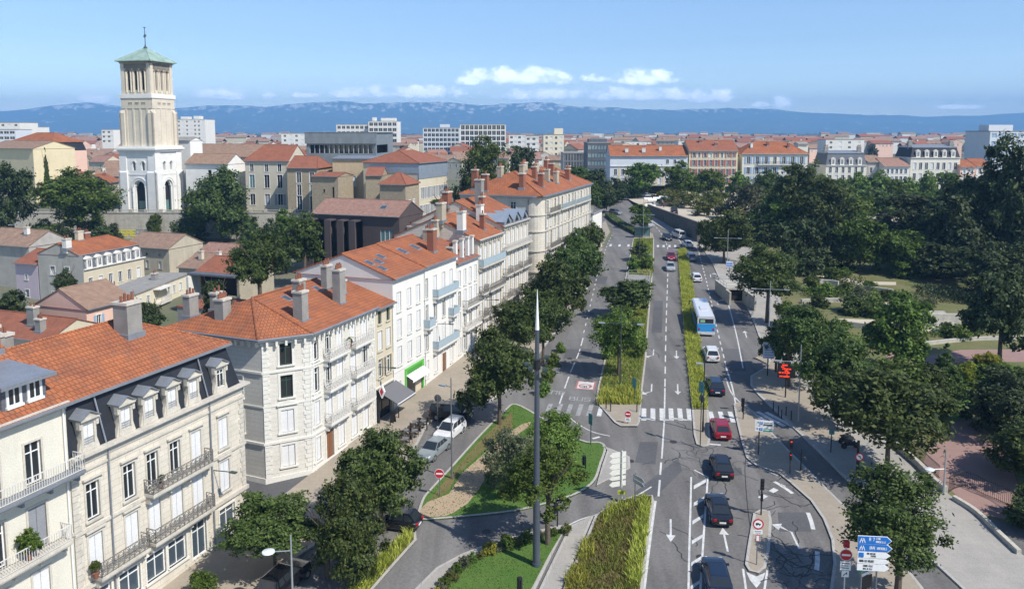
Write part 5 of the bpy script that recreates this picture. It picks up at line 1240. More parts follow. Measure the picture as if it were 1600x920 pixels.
for fi, (o, e, n) in enumerate(faces):
	P = fmap(o, e, n); c = 5.9 if fi == 0 else 5.4
	ops = [dict(u=c, v=0.2, w=3.6, h=9.2, k='n')] + [dict(u=c + q, v=12.2, w=1.0, h=2.6, k='n') for q in (-1.5, 1.5)]
	b.face_wall(o, e, n, TW, h1, ops, -2, 1.1)
	arch_fill(spand, P, c, 9.4, 3.6, 0, 1.1)
	arch_ring(rings, P, c, 7.6, 1.8, 2.3, -.1, .1); arch_ring(rings, P, c, 7.6, 2.35, 2.7, -.18, .1)
	arch_ring(rings, P, c, 7.6, 1.35, 1.8, .35, 1.1)
	for q in (-1.5, 1.5):
		arch_fill(spand, P, c + q, 14.8, 1.0, 0, 1.1); arch_ring(rings, P, c + q, 14.3, .5, .85, -.12, .1)
		for k in (-.3, 0.15, .6): rings.face([P(c + q - .25 + k - .1, 16.4, -.06), P(c + q - .25 + k + .1, 16.4, -.06), P(c + q - .25 + k, 17.2, -.06)])
	for sx_ in (-1, 1): rings.cyl(P(c + sx_ * 2.1, 0, -.1), P(c + sx_ * 2.1, 7.4, -.1), .25, .25, 8); rings.cyl(P(c + sx_ * 1.65, 0, .4), P(c + sx_ * 1.65, 7.4, .4), .2, .2, 8)
	rings.face([P(c - 3, 7.4, -.3), P(c - 1.8, 7.4, -.3), P(c - 1.8, 7.75, -.3), P(c - 3, 7.75, -.3)]); rings.face([P(c + 1.8, 7.4, -.3), P(c + 3, 7.4, -.3), P(c + 3, 7.75, -.3), P(c + 1.8, 7.75, -.3)])
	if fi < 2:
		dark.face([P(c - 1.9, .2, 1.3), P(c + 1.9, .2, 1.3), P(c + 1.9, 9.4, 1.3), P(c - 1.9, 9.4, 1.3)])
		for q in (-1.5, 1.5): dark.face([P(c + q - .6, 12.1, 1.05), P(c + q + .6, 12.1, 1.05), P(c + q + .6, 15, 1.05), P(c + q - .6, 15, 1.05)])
		blue = MB(); blue.face([P(c - 1.4, .2, 1.22), P(c + 1.4, .2, 1.22), P(c + 1.4, 3.4, 1.22), P(c - 1.4, 3.4, 1.22)]); blue.build('door', mt['glass_teal'], b.root)
	# corner buttresses of the lower stage
	for (u0, u1) in ((-.5, 2.3), (TW - 2.5, TW + .5)):
		bb = [P(u0, -2, -.5), P(u1, -2, -.5), P(u1, 11.6, -.5), P(u0, 11.6, -.5)]
		rings.face(bb); rings.face([P(u0, 11.6, -.5), P(u1, 11.6, -.5), P(u1, 12.3, -.02), P(u0, 12.3, -.02)])
		for uu in (u0, u1): rings.face([P(uu, -2, -.5), P(uu, -2, 0), P(uu, 12.2, 0), P(uu, 11.6, -.5)])
		rings.face([P(u0 + .25, 11.6, -.22), P(u1 - .25, 11.6, -.22), P(u1 - .25, h1, -.22), P(u0 + .25, h1, -.22)])
		for uu in (u0 + .25, u1 - .25): rings.face([P(uu, 11.6, -.22), P(uu, 11.6, 0), P(uu, h1, 0), P(uu, h1, -.22)])
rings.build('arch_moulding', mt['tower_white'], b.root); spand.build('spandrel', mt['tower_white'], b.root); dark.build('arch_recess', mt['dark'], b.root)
def sq_ring(z, h, out, w=TW, off=0.0, sl=0.0):
	q = MB(); a0, a1 = off - out, w - off + out
	q.box(a0, a1, a0, a1, z, z + h)
	return q
for z, h, o_ in ((h1 - .1, .5, .55), (h1 + .4, .5, .9), (h1 + .9, .5, .5), (10.9, .2, .1)): sq_ring(z, h, o_).build('cornice', mt['tower_white'], b.root)
# middle stage
i1 = .75; mid = MB()
for fi, (o, e, n) in enumerate(faces):
	P = fmap(o, e, n); w0, w1 = i1, TW - i1
	mid.face([P(w0, h1 + 1, i1), P(w1, h1 + 1, i1), P(w1, h3, i1), P(w0, h3, i1)])
	for k in range(4):
		u = w0 + 1.5 + k * (TW - 2 * i1 - 3) / 3
		mid.box(0, 0, 0, 0, 0, 0) if False else None
		for (a, c) in (((u - .28), (u + .28)),):
			mid.face([P(a, h1 + 1, i1 - .14), P(c, h1 + 1, i1 - .14), P(c, h3 - 2.9, i1 - .14), P(a, h3 - 2.9, i1 - .14)])
			for uu in (a, c): mid.face([P(uu, h1 + 1, i1 - .14), P(uu, h1 + 1, i1), P(uu, h3 - 2.9, i1), P(uu, h3 - 2.9, i1 - .14)])
	mid.face([P(w0, h3 - 2.9, i1 - .14), P(w1, h3 - 2.9, i1 - .14), P(w1, h3, i1 - .14), P(w0, h3, i1 - .14)])
	mid.face([P(w0, h3 - 2.9, i1 - .14), P(w1, h3 - 2.9, i1 - .14), P(w1, h3 - 2.9, i1), P(w0, h3 - 2.9, i1)])
	for (u0, u1) in ((w0 - .55, w0 + 1.1), (w1 - 1.1, w1 + .55)):
		z1 = h3 - 4.2
		mid.face([P(u0, h1 + 1, i1 - .55), P(u1, h1 + 1, i1 - .55), P(u1, z1, i1 - .55), P(u0, z1, i1 - .55)])
		mid.face([P(u0, z1, i1 - .55), P(u1, z1, i1 - .55), P(u1, z1 + .9, i1), P(u0, z1 + .9, i1)])
		for uu in (u0, u1): mid.face([P(uu, h1 + 1, i1 - .55), P(uu, h1 + 1, i1), P(uu, z1 + .9, i1), P(uu, z1, i1 - .55)])
mid.build('wall', mt['tower_cream'], b.root)
dt = MB()
for (o, e, n) in faces[:2]:
	P = fmap(o, e, n)
	for k in range(3):
		u = i1 + 2.9 + k * 2.15
		for q in range(3): dt.face([P(u - .45 + q * .45, h3 - 2.1, i1 - .18), P(u - .12 + q * .45, h3 - 1.2, i1 - .18), P(u - .45 + q * .45 - .1, h3 - 1.2, i1 - .18)])
dt.build('carved_ornament', mt['tower_gray'], b.root)
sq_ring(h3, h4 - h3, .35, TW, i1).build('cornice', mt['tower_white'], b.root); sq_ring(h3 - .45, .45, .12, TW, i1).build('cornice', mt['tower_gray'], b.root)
# belfry
bel = MB(); i2 = 1.0; bs = []; ag = MB()
old = b.mb; b.mb = bel
for fi, (o, e, n) in enumerate(faces):
	o2 = Vector(o) + Vector(e) * i2 + Vector(n) * i2; Wb = TW - 2 * i2
	ops = [dict(u=Wb / 2 + q, v=h4 + 1.2, w=.95, h=h5 - h4 - 4.0, k='n') for q in (-2.3, 0, 2.3)]
	b.face_wall(o2, e, n, Wb, h5, ops, h4, .9)
	P = fmap(o2, e, n); vt = h4 + 1.2 + h5 - h4 - 4.0
	for q in (-2.3, 0, 2.3):
		arch_fill(bel, P, Wb / 2 + q, vt, .95, 0, .9); arch_ring(ag, P, Wb / 2 + q, vt - .45, .5, 1.05, -.24, .05)
		for sx_ in (-.75, .75): bel.cyl(P(Wb / 2 + q + sx_, h4 + .6, -.12), P(Wb / 2 + q + sx_, vt - .5, -.12), .22, .22, 8)
	for (u0, u1) in ((-.05, 1.0), (Wb - 1.0, Wb + .05)):
		bel.face([P(u0, h4, -.2), P(u1, h4, -.2), P(u1, h5, -.2), P(u0, h5, -.2)])
		for uu in (u0, u1): bel.face([P(uu, h4, -.2), P(uu, h4, 0), P(uu, h5, 0), P(uu, h5, -.2)])
	bs.append([P(.1, vt - .9, -.26), P(Wb / 2 - 3, vt - .9, -.26), P(Wb / 2 - 3, vt - .5, -.26), P(.1, vt - .5, -.26)])
b.mb = old
belo = bel.build('belfry', mt['tower_cream'], b.root); ag.build('arch_moulding', mt['tower_gray'], belo)
lv = MB()
for fi, (o, e, n) in enumerate(faces[:2]):
	o2 = Vector(o) + Vector(e) * i2 + Vector(n) * i2; P = fmap(o2, e, n); Wb = TW - 2 * i2
	for q in (-2.3, 0, 2.3):
		for k in range(18):
			z = h4 + 1.2 + k * .3; lv.face([P(Wb / 2 + q - .47, z, .35), P(Wb / 2 + q + .47, z, .35), P(Wb / 2 + q + .47, z + .26, .7), P(Wb / 2 + q - .47, z + .26, .7)])
		lv.face([P(Wb / 2 + q - .47, h4, .75), P(Wb / 2 + q + .47, h4, .75), P(Wb / 2 + q + .47, h5 - 2, .75), P(Wb / 2 + q - .47, h5 - 2, .75)])
lv.build('louvre', mt['dark'], belo)
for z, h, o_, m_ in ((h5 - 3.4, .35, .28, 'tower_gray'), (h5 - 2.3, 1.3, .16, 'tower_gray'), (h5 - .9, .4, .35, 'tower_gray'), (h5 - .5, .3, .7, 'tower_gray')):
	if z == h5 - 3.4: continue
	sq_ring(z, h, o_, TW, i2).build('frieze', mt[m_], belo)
dn = MB()
for (o, e, n) in faces:
	P = fmap(Vector(o) + Vector(e) * i2 + Vector(n) * i2, e, n)
	for k in range(16):
		u = .3 + k * (TW - 2 * i2 - .6) / 15; dn.box(0, 0, 0, 0, 0, 0) if False else dn.face([P(u - .12, h5 - .9, -.5), P(u + .12, h5 - .9, -.5), P(u + .12, h5 - .52, -.62), P(u - .12, h5 - .52, -.62)])
		dn.face([P(u - .12, h5 - 1.4, -.1), P(u + .12, h5 - 1.4, -.1), P(u, h5 - 1.0, -.1)])
dn.build('dentil', mt['tower_cream'], belo)
rf_ = MB(); o_ = -.15; c_ = TW / 2; q = [(o_, o_, h5 - .15), (TW - o_, o_, h5 - .15), (TW - o_, TW - o_, h5 - .15), (o_, TW - o_, h5 - .15)]
ap_ = (c_, c_, h6 + .3)
for i in range(4):
	a, c = Vector(q[i]), Vector(q[(i + 1) % 4]); mdp = (a + c) / 2; md2 = mdp * .5 + Vector(ap_) * .5 + Vector((0, 0, -.12))
	rf_.face([a, c, ap_]); rf_.tube([a, ap_], .12, 6)
	rf_.face([a + Vector((0, 0, -.25)), c + Vector((0, 0, -.25)), c, a])
rf_.face(q[::-1])
rf_.build('roof', mt['copper'], b.root)
cr = MB(); z0 = h6
cr.lathe([(.5, z0), (.55, z0 + .3), (.2, z0 + .7), (.12, z0 + 1.2)], 10, 0, (c_, c_, 0)); cr.cyl((c_, c_, z0 + 1), (c_, c_, h7 - .3), .12, .08, 8)
zc_ = z0 + (h7 - z0) * .58; dx = Vector((.79, -.62, 0))
cr.cyl(Vector((c_, c_, zc_)) - dx * 1.3, Vector((c_, c_, zc_)) + dx * 1.3, .1, .1, 6)
for sx_ in (-1, 1): cr.disc(Vector((c_, c_, zc_)) + dx * 1.3 * sx_, (dx.y, -dx.x, 0), .25, .1, 8)
ring_p = [Vector((c_, c_, zc_)) + dx * .6 * math.cos(t * math.pi / 6) + Vector((0, 0, .6 * math.sin(t * math.pi / 6))) for t in range(13)]; cr.tube(ring_p, .06, 5)
cr.disc((c_, c_, h7 - .2), (0, 0, 1), .3, .1, 8); cr.tube([(c_ - .4, c_, h7 - .2), (c_, c_, h7 - .5), (c_ + .4, c_, h7 - .2)], .06, 5)
cr.build('cross', mt['lampgreen'], b.root)
b.done()
def P2(px, Y, z=15): return Vector((x_at(px, Y, z), Y))
# nave and transept beside the tower
a = P2(292, 232);
b = Building('church_transept', 'white church side wall with one round arched window joined to the bell tower', 'church', a, a + tex * 14, TZ, 9, 14, 'tower_white')
ops = [dict(u=8.0, v=7.5, w=1.2, h=4.6, k='n'), dict(u=11.5, v=7.5, w=1.2, h=4.6, k='n')]; b.box_walls(ops); q = MB(); q.box(7.3, 12.2, .3, .34, 7.3, 12.3); q.build('pane', mt['glass'], b.root)
b.gable_roof('tile_old', 2.6, .5, .4); b.done()
a = P2(276, 240)
b = Building('church_stair_turret', 'white square turret against the right side of the bell tower', 'turret', a, a + tex * 5.5, TZ, 6, 20.5, 'tower_white')
b.box_walls([]); b.gable_roof('concrete', .9, .5, .2); b.done()
a = P2(284, 252)
b = Building('church_nave', 'long church nave with brown tile roof behind the bell tower', 'church', a, a + tex * 34, TZ, 14, 15.5, 'tower_cream')
b.box_walls([]); b.gable_roof('tile_old', 3.6, .5, .4); b.done()
# retaining wall under the church, balustrade, graffiti
wl = MB(); wl.box(-150, -34, 219.6, 220.8, 3.5, 12.2)
for i in range(20): wl.box(-120 + i * 4.2, -119.4 + i * 4.2, 219.5, 220.9, 12.2, 13.2)
wl.box(-121, -38, 219.55, 219.75, 12.85, 13.05); wl.box(-150, -34, 219.45, 220.95, 12.2, 12.35)
w_ = wl.build('retaining_wall', mt['palewall']); tag(w_, 'pale stained retaining wall with balustrade and yellow graffiti below the bell tower', 'wall')
gf = MB(); gx = x_at(187, 219.5, 8)
for i, s_ in enumerate(strokes('ESAE', 1.6, 1.0)[0]):
	qd = seg_quad(*s_, .34); gf.face([(gx + x - 1, 219.55 - .002 * i, 5.7 + z_) for x, z_ in qd])
gf.build('graffiti', mt['graffiti'], w_)
gf = MB(); gx = x_at(218, 219.5, 8)
for i, s_ in enumerate(strokes('OGR', 1.2, 1.1)[0]):
	qd = seg_quad(*s_, .16); gf.face([(gx + x - 1, 219.55 - .002 * i, 6.3 + z_) for x, z_ in qd])
gf.build('graffiti', mt['graffiti_gray'], w_)
# ===== helper for plain houses
def house(name, label, cat, P0, P1, zb, D, H, wall, roof, rise, fr=(), lf=(), rt=(), hip=(0, 0), ridge=.5, chim=(), group=None, cor=None, bk=()):
	b = Building(name, label, cat, P0, P1, zb, D, H, wall, group)
	b.box_walls(fr, lf, rt, bk)
	if roof: b.gable_roof(roof, rise, ridge, .4, hip[0], hip[1])
	if cor: b.cornice(H, cor, ((.1, .2), (.3, .15)), 'flr' if hip[1] else 'f')
	for c in chim: b.chimney(*c)
	b.done(); return b
def W(us, fl, **k): return rows(us, fl, far=True, **k)
# left valley houses
c0 = P2(128, 136); fe_ = Vector((3.9, 13)).normalized()
b = Building('dormer_house', 'gray gabled house with six small dormers and orange roof below the church', 'house', c0, c0 + fe_ * 14.4, 2.9, 10, 7.9, 'cream')
us = even(14.4, 6, .3)
b.face_wall((0, 0), (1, 0), (0, 1), b.L, 7.9, W(us, [(1, 1.8, .9, 'cgcgcg'), (4.4, 1.9, .9, 'gcgggc')], sur='white_trim'))
b.face_wall((b.L, 0), (0, 1), (-1, 0), 10, 7.9, []); b.face_wall((b.L, 10), (-1, 0), (0, -1), b.L, 7.9, [])
g2 = MB(); old = b.mb; b.mb = g2
b.face_wall((0, 10), (0, -1), (1, 0), 10, 10.4, W([3.2, 6.4], [(2, 1.7, 1.0, 'gc'), (6.8, 1.5, 1.0, 'cc')], sur='white_trim')); g2.face([(0, 10, 10.4), (0, 0, 10.4), (0, 5.2, 12.25)])
b.mb = old; g2.build('gable_wall', mt['grayrender'], b.root)
m = MB(); m.box(0.02, b.L, .1, 9.9, 7.9, 8.1); m.face([(0.02, .15, 8), (b.L, .15, 8), (b.L, .9, 10.4), (0.02, .9, 10.4)]); m.face([(b.L, .15, 8), (b.L, 9.9, 8), (b.L, 9.9, 10.4), (b.L, .9, 10.4)])
mo = m.build('mansard_slope', mt['slate_gray'], b.root)
for u in us:
	d = MB(); d.box(u - .65, u + .65, .05, 1.2, 8.05, 9.7, 0); d.prism([(u - .8, 9.7), (u + .8, 9.7), (u, 10.2)], -.05, 1.4, 0); do = d.build('dormer', mt['white_trim'], mo); link('window', simple_window_mesh(.75, 1.2, 'glass', 'white'), do, (u, -.13, 8.3))
b.gable_roof('tile', 1.9, .5, .1, 0, 2.5, 10.4, (0.05, 0.3, .9, 0)); b.cornice(8.05, 'white_trim', ((.1, .2), (.3, .15)), 'fr')
b.chimney(.3, 3.6, 1.2, .9, 1.6, 'white_trim', 2); b.chimney(5, 5.6, 1.2, .8, 1.6, 'cream', 3); b.chimney(8, 7, 1.2, .8, 1.5, 'brick', 3)
b.done()
p1 = P2(56, 139); house('lilac_house', 'small lilac house with brown tiled roof left of the gray gable', 'house', p1 - FN * 5.5, p1, 4.2, 9, 7.2, 'lilac', 'tile_rust', 1.8, W([2.6], [(1, 1.4, .9, 'g'), (4.2, .9, .6, 'g')]) + W([2.6], [(2.8, .1, .1, 'n')]), (), (), ridge=.5)
p1 = P2(20, 150); house('tiled_cottage', 'low cottage with weathered brown tiles behind the lilac house', 'house', p1 - FN * 9, p1 + FN * 4, 4.6, 9, 8.6, 'grayrender', 'tile_old', 2.4, chim=((9, 3, .9, .7, 1.4, 'white_trim', 1),))
c0 = P2(131, 112); house('pink_house', 'pale pink gabled house with white corners and pale blue shutters', 'house', c0, c0 + FD * 8.2, 3.6, 10, 5.8, 'pink', 'tile_old', 2.5, W([2.1, 5.6], [(2.6, 1.9, .8, 'xx')], sur='white', shm='bluesh'), ())
q = MB()
c0 = P2(192, 124); b = house('flat_roofed_apartment', 'cream two-storey flat-roofed apartment house with small balconies', 'apartment house', c0, c0 + Vector((1.2, 19.6)).normalized() * 22, 2.2, 6.4, 6.1, 'yellow2', None, 0, W([2, 4.4, 7, 14, 16, 18.4], [(.8, 1.3, .9, 'gcggcg'), (3.9, 1.3, .9, 'gcgggc')], sur='white'))
q.box(-.15, b.L + .15, -.15, 6.55, 6.1, 6.35); rfo = q.build('roof', mt['concrete'], b.root); b.roof = rfo
b.chimney(3, 3.6, 1.1, .8, 1.2, 'concrete', 2, 6.4); b.chimney(15, 3, 1.1, .8, 1.1, 'concrete', 2, 6.4)
for z in (.6, 3.4):
	b.balcony(8.8, 12.6, z, 1.3, 1.0, 'white_trim', 'iron_white', 'bars')
q = MB(); q.box(8.6, 12.8, -1.4, 0, 5.75, 5.9); q.build('awning', mt['white_trim'], b.root)
p1 = P2(262, 163); house('beige_barn', 'long beige house with weathered pinkish tile roof under the church wall', 'house', p1 - FN * 12, p1, 5.0, 10, 5.6, 'ochre2', 'tile_old', 2.3, W([2.5, 6, 9.5], [(1.2, 1.6, .8, 'ccc'), (3.9, .5, .5, 'gog')], sur='ochre2'))
p1 = P2(338, 149); house('tile_shed', 'low shed with brown clay tiles beside the beige house', 'shed', p1 - FN * 9.5, p1, 5.0, 11, 3.6, 'ochre2', 'tile_old', 2.0, chim=((3, 3, .8, .7, 1.6, 'cream', 1), (6.5, 4, .7, .7, 1.2, 'white_trim', 1)))
p1 = P2(366, 160); house('tile_shed', 'upper brown tile roofed shed in front of the pale garden wall', 'shed', p1 - FN * 10, p1 + FN * 2, 5.0, 8, 4.6, 'cream', 'tile_pink', 1.6)
p1 = P2(372, 127); b = house('loggia_house', 'house with brown roof over a deep shaded loggia with a white fin wall', 'house', p1 - FN * 8.6, p1, 4.4, 9, 7.4, 'gable', 'tile_rust', 1.8, [dict(u=4.4, v=3.6, w=7.4, h=3.2, k='n', far=True), dict(u=4.4, v=.5, w=6.4, h=2.0, k='n', far=True)])
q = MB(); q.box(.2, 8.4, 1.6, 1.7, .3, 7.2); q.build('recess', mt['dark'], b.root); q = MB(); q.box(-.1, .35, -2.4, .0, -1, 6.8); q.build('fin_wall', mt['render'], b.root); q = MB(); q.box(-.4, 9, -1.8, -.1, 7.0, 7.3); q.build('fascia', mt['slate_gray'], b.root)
p1 = P2(330, 111); b = house('walled_outbuilding', 'gray concrete outbuilding with planted terrace behind the orange roof', 'outbuilding', p1 - FN * 6.5, p1, 4.0, 7, 5.4, 'concrete', None, 0, W([1.6, 4.4], [(2.2, 1.6, 1.2, 'bc')]))
q = MB(); q.box(-.1, b.L + .1, -.1, 7.1, 5.4, 5.6); q.build('roof', mt['tile_rust'], b.root)
p1 = P2(60, 100); house('rust_roof_house', 'house with rusty tile roof behind the mansard house at the photo edge', 'house', p1 - FN * 16, p1 + FN * 1, 3.6, 9, 4.4, 'cream', 'tile_rust', 1.8, chim=((11.5, 2.5, 1.3, .9, 2.4, 'concrete', 2), (14, 1.5, 1.0, .9, 1.6, 'concrete', 3)))
# pale garden wall
q = MB(); q.box(-66, -46, 190, 190.5, 4.5, 7.6); tag(q.build('garden_wall', mt['cream']), 'pale plastered garden wall behind the tiled sheds', 'wall')
# brown modern house with fins
c1 = P2(624, 158); fr = [dict(u=3.0, v=4.5, w=5.0, h=6.4, k='n', far=True), dict(u=9.2, v=4.5, w=5.6, h=6.4, k='n', far=True), dict(u=17.6, v=6.9, w=2.9, h=2.4, k='n', far=True), dict(u=17.6, v=3.1, w=2.9, h=2.4, k='n', far=True), dict(u=6, v=.8, w=9, h=2.6, k='n', far=True)]
b = house('brown_clad_house', 'dark brown clad modern house with four tall fins under a pinkish tile roof', 'house', c1 - FN * 20.5, c1, 5.6, 10.5, 12.3, 'brown', 'tile_pink', 2.6, fr)
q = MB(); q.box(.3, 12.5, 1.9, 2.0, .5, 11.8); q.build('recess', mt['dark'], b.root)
q = MB()
for v in (6.9, 3.1): q.box(16.1, 19.1, .12, .18, v, v + 2.4)
q.build('window', mt['glass_teal'], b.root)
for v in (6.9, 3.1):
	q = MB(); [q.box(16.1 + i, 16.2 + i, .05, .115, v, v + 2.4) for i in range(3)]; q.box(16.1, 19.2, .05, .11, v, v + .1); q.build('frame', mt['white'], b.root)
for u in (0.2, 4.6, 7.6, 10.4):
	q = MB(); q.box(u - .15, u + 1.3, -2.6, 0.0, 11.0, 11.3); q.box(u - .15, u + 1.3, -2.6, -2.3, -1, 11.0); q.box(u - .15, u + .05, -2.3, 0, 0, 11.0); q.build('fin', mt['brown'], b.root)
b.skylight(15.5, 2.6, 1.6, 1.2); b.chimney(21.8, 3.0, 1.6, 1.2, .5, 'white_trim', 3, 9.5)
# ===== stone buildings round the museum
zt = ZFLAT - .6
s1 = P2(385, 231); b = house('cream_convent', 'plain cream three-storey building with small windows and brown hipped roof', 'building', s1, P2(453, 229), zt, 13, 14.6, 'ochre3', 'tile_rust', 4.2, W([2.0, 6.6, 10.6], [(1.6, 3.2, 1.6, 'ghx'), (6.6, 3.8, 1.6, 'tgg'), (11.4, 2.2, 1.2, 'ggg')], sur='white', shm='graysh'), hip=(3, 0), chim=((11, 8.5, 1.2, .9, 1.2, 'brick', 2),))
house('stone_convent', 'rubble stone building with pale window frames beside the cream convent', 'building', P2(450, 221), P2(497, 220), zt, 12, 12.9, 'rubble', 'tile_rust', 3.0, W([3.4, 7.2], [(.8, 4.2, 1.5, 'gg'), (5.2, 3.0, 1.3, 'gt'), (8.8, 2.8, 1.4, 'gg')], sur='white'), hip=(0, 2), cor='slate_gray')
house('stone_bastion', 'low rough stone block with slit windows in front of the stone convent', 'building', P2(488, 212), P2(529, 210), zt, 9, 11.0, 'rubble', 'tile_rust', .8, W([3.6, 3.7, 6.4], [(3.5, .8, .5, 'o..'), (6.8, .8, .5, '.o.'), (5, 3.2, .6, '..o')], sur='rubble'))
house('ochre_convent', 'ochre plastered wing with gray blind windows between the stone blocks', 'building', P2(521, 222), P2(592, 221), zt, 12, 15.4, 'ochre', 'zinc', .5, W([2.2, 5.8, 9.6], [(.8, 4.0, 1.7, 'hhh'), (7.6, 3.0, 1.6, 'hcg')], sur='cream'), cor='zinc_blue')
house('stone_annex', 'small stone annex with orange-brown hipped roof in front of the ochre wing', 'annex', P2(594, 200), P2(634, 198), zt, 8.5, 9.8, 'rubble', 'tile_rust', 2.6, (), (), W([2.5, 5.2], [(2, 3.6, 1.1, 'cc')], sur='white'), hip=(3.2, 3.2))
house('stone_annex', 'lower stone wing with a skylight in its roof left of the hipped annex', 'annex', P2(572, 206), P2(598, 206), zt, 9, 11.6, 'rubble', 'tile_rust', 1.8, W([1.6, 4.4], [(1.4, 3, 1.3, 'bo')], sur='cream'))
c0 = P2(655, 211); us = even(18, 10, .5)
b = house('long_cream_wing', 'long cream wing with many tall windows and a blue-gray upper storey', 'building', c0, c0 + FD * 18, zt, 17, 14.6, 'cream', 'tile_rust', 3.0, W(us, [(.5, 2.6, .9, 'xgxgxgxgxg'), (4.9, 3.0, .9, 'gxgxgxgxgx')], sur='white', shm='graysh'), W([2, 6, 10], [(7.4, 2.6, 1.0, 'ggh')], sur='white'), hip=(5, 5), cor='zinc_blue')
q = MB(); q.box(-.12, b.L + .1, -.12, 0, 10.3, 14.2); q.box(-.12, 0, 0, 15, 11.8, 14.2); q.build('cladding', mt['zinc_blue'], b.root)
# the gray metal museum
b = Building('metal_museum', 'modern gray metal museum with a band of glass between two blank bands', 'museum', P2(481, 247), P2(589, 245), zt, 22, 22.6, 'graymetal')
L_ = b.L
b.face_wall((0, 0), (1, 0), (0, 1), L_, 22.6, [dict(u=L_ / 2 + .2, v=16.2, w=L_ - 1.6, h=2.6, k='n'), dict(u=L_ * .30, v=8.2, w=L_ * .42, h=4.6, k='n')], -1, 1.6); b.face_wall((0, 22), (0, -1), (1, 0), 22, 22.6, [dict(u=12, v=16.2, w=18, h=2.6, k='n')]); b.face_wall((L_, 0), (0, 1), (-1, 0), 22, 22.6, [dict(u=8, v=16.2, w=14, h=2.6, k='n')]); b.face_wall((L_, 22), (-1, 0), (0, -1), L_, 22.6, [])
q = MB(); q.box(-.4, L_ + .4, -.6, 22.2, 22.6, 22.8); q.box(-.35, L_ + .3, -.5, -.02, 19.2, 22.58); q.build('roof', mt['graymetal'], b.root)
q = MB(); q.box(.3, L_ - .3, 1.2, 1.3, 8, 19); q.build('glazing', mt['glass'], b.root)
q = MB()
for i in range(14): q.box(1 + i * (L_ - 2) / 13 - .09, 1 + i * (L_ - 2) / 13 + .09, .2, .4, 16.2, 18.8)
for i in range(10): q.box(L_ * .09 + i * L_ * .042, L_ * .09 + i * L_ * .042 + .12, .1, .3, 8.2, 12.8)
q.build('mullion', mt['iron_blue'], b.root)
b.done()
# ===== the row of houses across the esplanade
FZ = ZFLAT + .5; FYD = 276.0
def frow(name, label, cat, p0, p1, eave, wall, roof, rise, nb, fl, Y=FYD, D=13, cor='white_trim', chim=(), hip=(0, 0), **k):
	P0, P1 = P2(p0, Y, 20), P2(p1, Y, 20); H = z_at(eave, Y) - FZ; L_ = (P1 - P0).length
	return house(name, label, cat, P0, P1, FZ, D, H, wall, roof, rise, W(even(L_, nb, .6), fl, **k), hip=hip, cor=cor, chim=chim)
mt['pale_blue_wall'] = mat('pale_blue_render', (0.60, 0.63, 0.66), (0.55, 0.58, 0.61), 0.4, 0.9, bump=0.04, dirt=.06)
mt['straw'] = mat('straw_render', (0.66, 0.58, 0.38), (0.60, 0.52, 0.34), 0.4, 0.9, bump=0.04, dirt=.06)
mt['ivory'] = mat('ivory_render', (0.68, 0.65, 0.55), (0.62, 0.59, 0.50), 0.4, 0.9, bump=0.04, dirt=.06)
b = frow('pale_blue_house', 'wide pale blue-white house with yellow pilasters above a dark arcade facing the esplanade', 'house', 953, 1074, 243.5, 'pale_blue_wall', 'tile', 3.4, 10,
		 [(3.6, 2.1, 1.1, 'gcggggcggg'), (6.7, 2.1, 1.1, 'gggcggcggg'), (10.6, 1.5, 1.0, '.......ggg')], chim=((6, 2, 1.1, .8, 1.4, 'white_trim', 2), (12, 2, 1.2, .9, 1.5, 'white_trim', 2), (18, 3, .9, .8, 1.4, 'white_trim', 2)), sur='white')
q = MB(); n_ = 10
for i in range(8):
	x = .6 + (i + .5) * (b.L - 1.2) / 10 + (b.L - 1.2) / 20; q.box(x - .35, x + .35, -.06, 0, 3.2, 9.6)
q.build('pilaster', mt['straw'], b.root); b.band(9.7, .25, .3, 'white_trim')
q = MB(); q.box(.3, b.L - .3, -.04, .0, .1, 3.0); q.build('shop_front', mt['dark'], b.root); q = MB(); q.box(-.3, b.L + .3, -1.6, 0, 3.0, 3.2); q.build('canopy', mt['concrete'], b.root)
frow('straw_house', 'straw coloured five-storey house with brick red shutters facing the esplanade', 'house', 1076, 1152, 235.5, 'straw', 'tile_rust', 3.4, 8,
	 [(.3, 2.4, 1.3, 'oooooooo'), (3.5, 2.2, .9, 'rrrrrrrr'), (6.7, 2.2, .9, 'rrrrrrrr'), (9.8, 2.2, .9, 'rrrrrrrr'), (12.8, 1.7, .8, 'rgrcrgrr')], chim=((5, 5, 1.0, .7, 1.2, 'brick', 2), (10, 3, 1.1, .7, 1.2, 'brick', 3)), sur='white')
b = frow('ivory_house', 'ivory house with pale blue shutters, long balcony and hipped orange roof facing the esplanade', 'house', 1159, 1261, 240, 'ivory', 'tile', 4.0, 7,
	 [(.3, 2.6, 1.4, 'ggogggg'), (3.9, 2.3, 1.2, 'xxcxxcx'), (7.1, 2.3, 1.2, 'xxxxcxx'), (10.6, 2.5, 1.2, 'xxxgxxx')], hip=(6, 6), chim=((4, 3, .8, .7, 1.6, 'white_trim', 1), (10, 4, .8, .7, 1.6, 'brick', 1), (17, 3, .8, .7, 1.8, 'brick', 1)), sur='white', shm='bluesh')
b.balcony(5.4, 17.4, 10.4, .9, .95, 'white_trim', 'black', 'bars'); b.band(6.7, .2, .1)
house('belvedere', 'square pale belvedere turret behind the ivory house', 'turret', P2(1245, 292, 20), P2(1261, 292, 20), FZ, 4, z_at(225, 292) - FZ, 'ivory', 'concrete', .5, (), cor='white_trim')
frow('narrow_gray_house', 'narrow house with dark windows squeezed between the straw and ivory houses', 'house', 1152.6, 1158.6, 232 + 12, 'ivory', 'tile_rust', 1.5, 1, [(4, 2, .9, 'g'), (7, 2, .9, 'g'), (10, 1.6, .8, 'g')], Y=280)
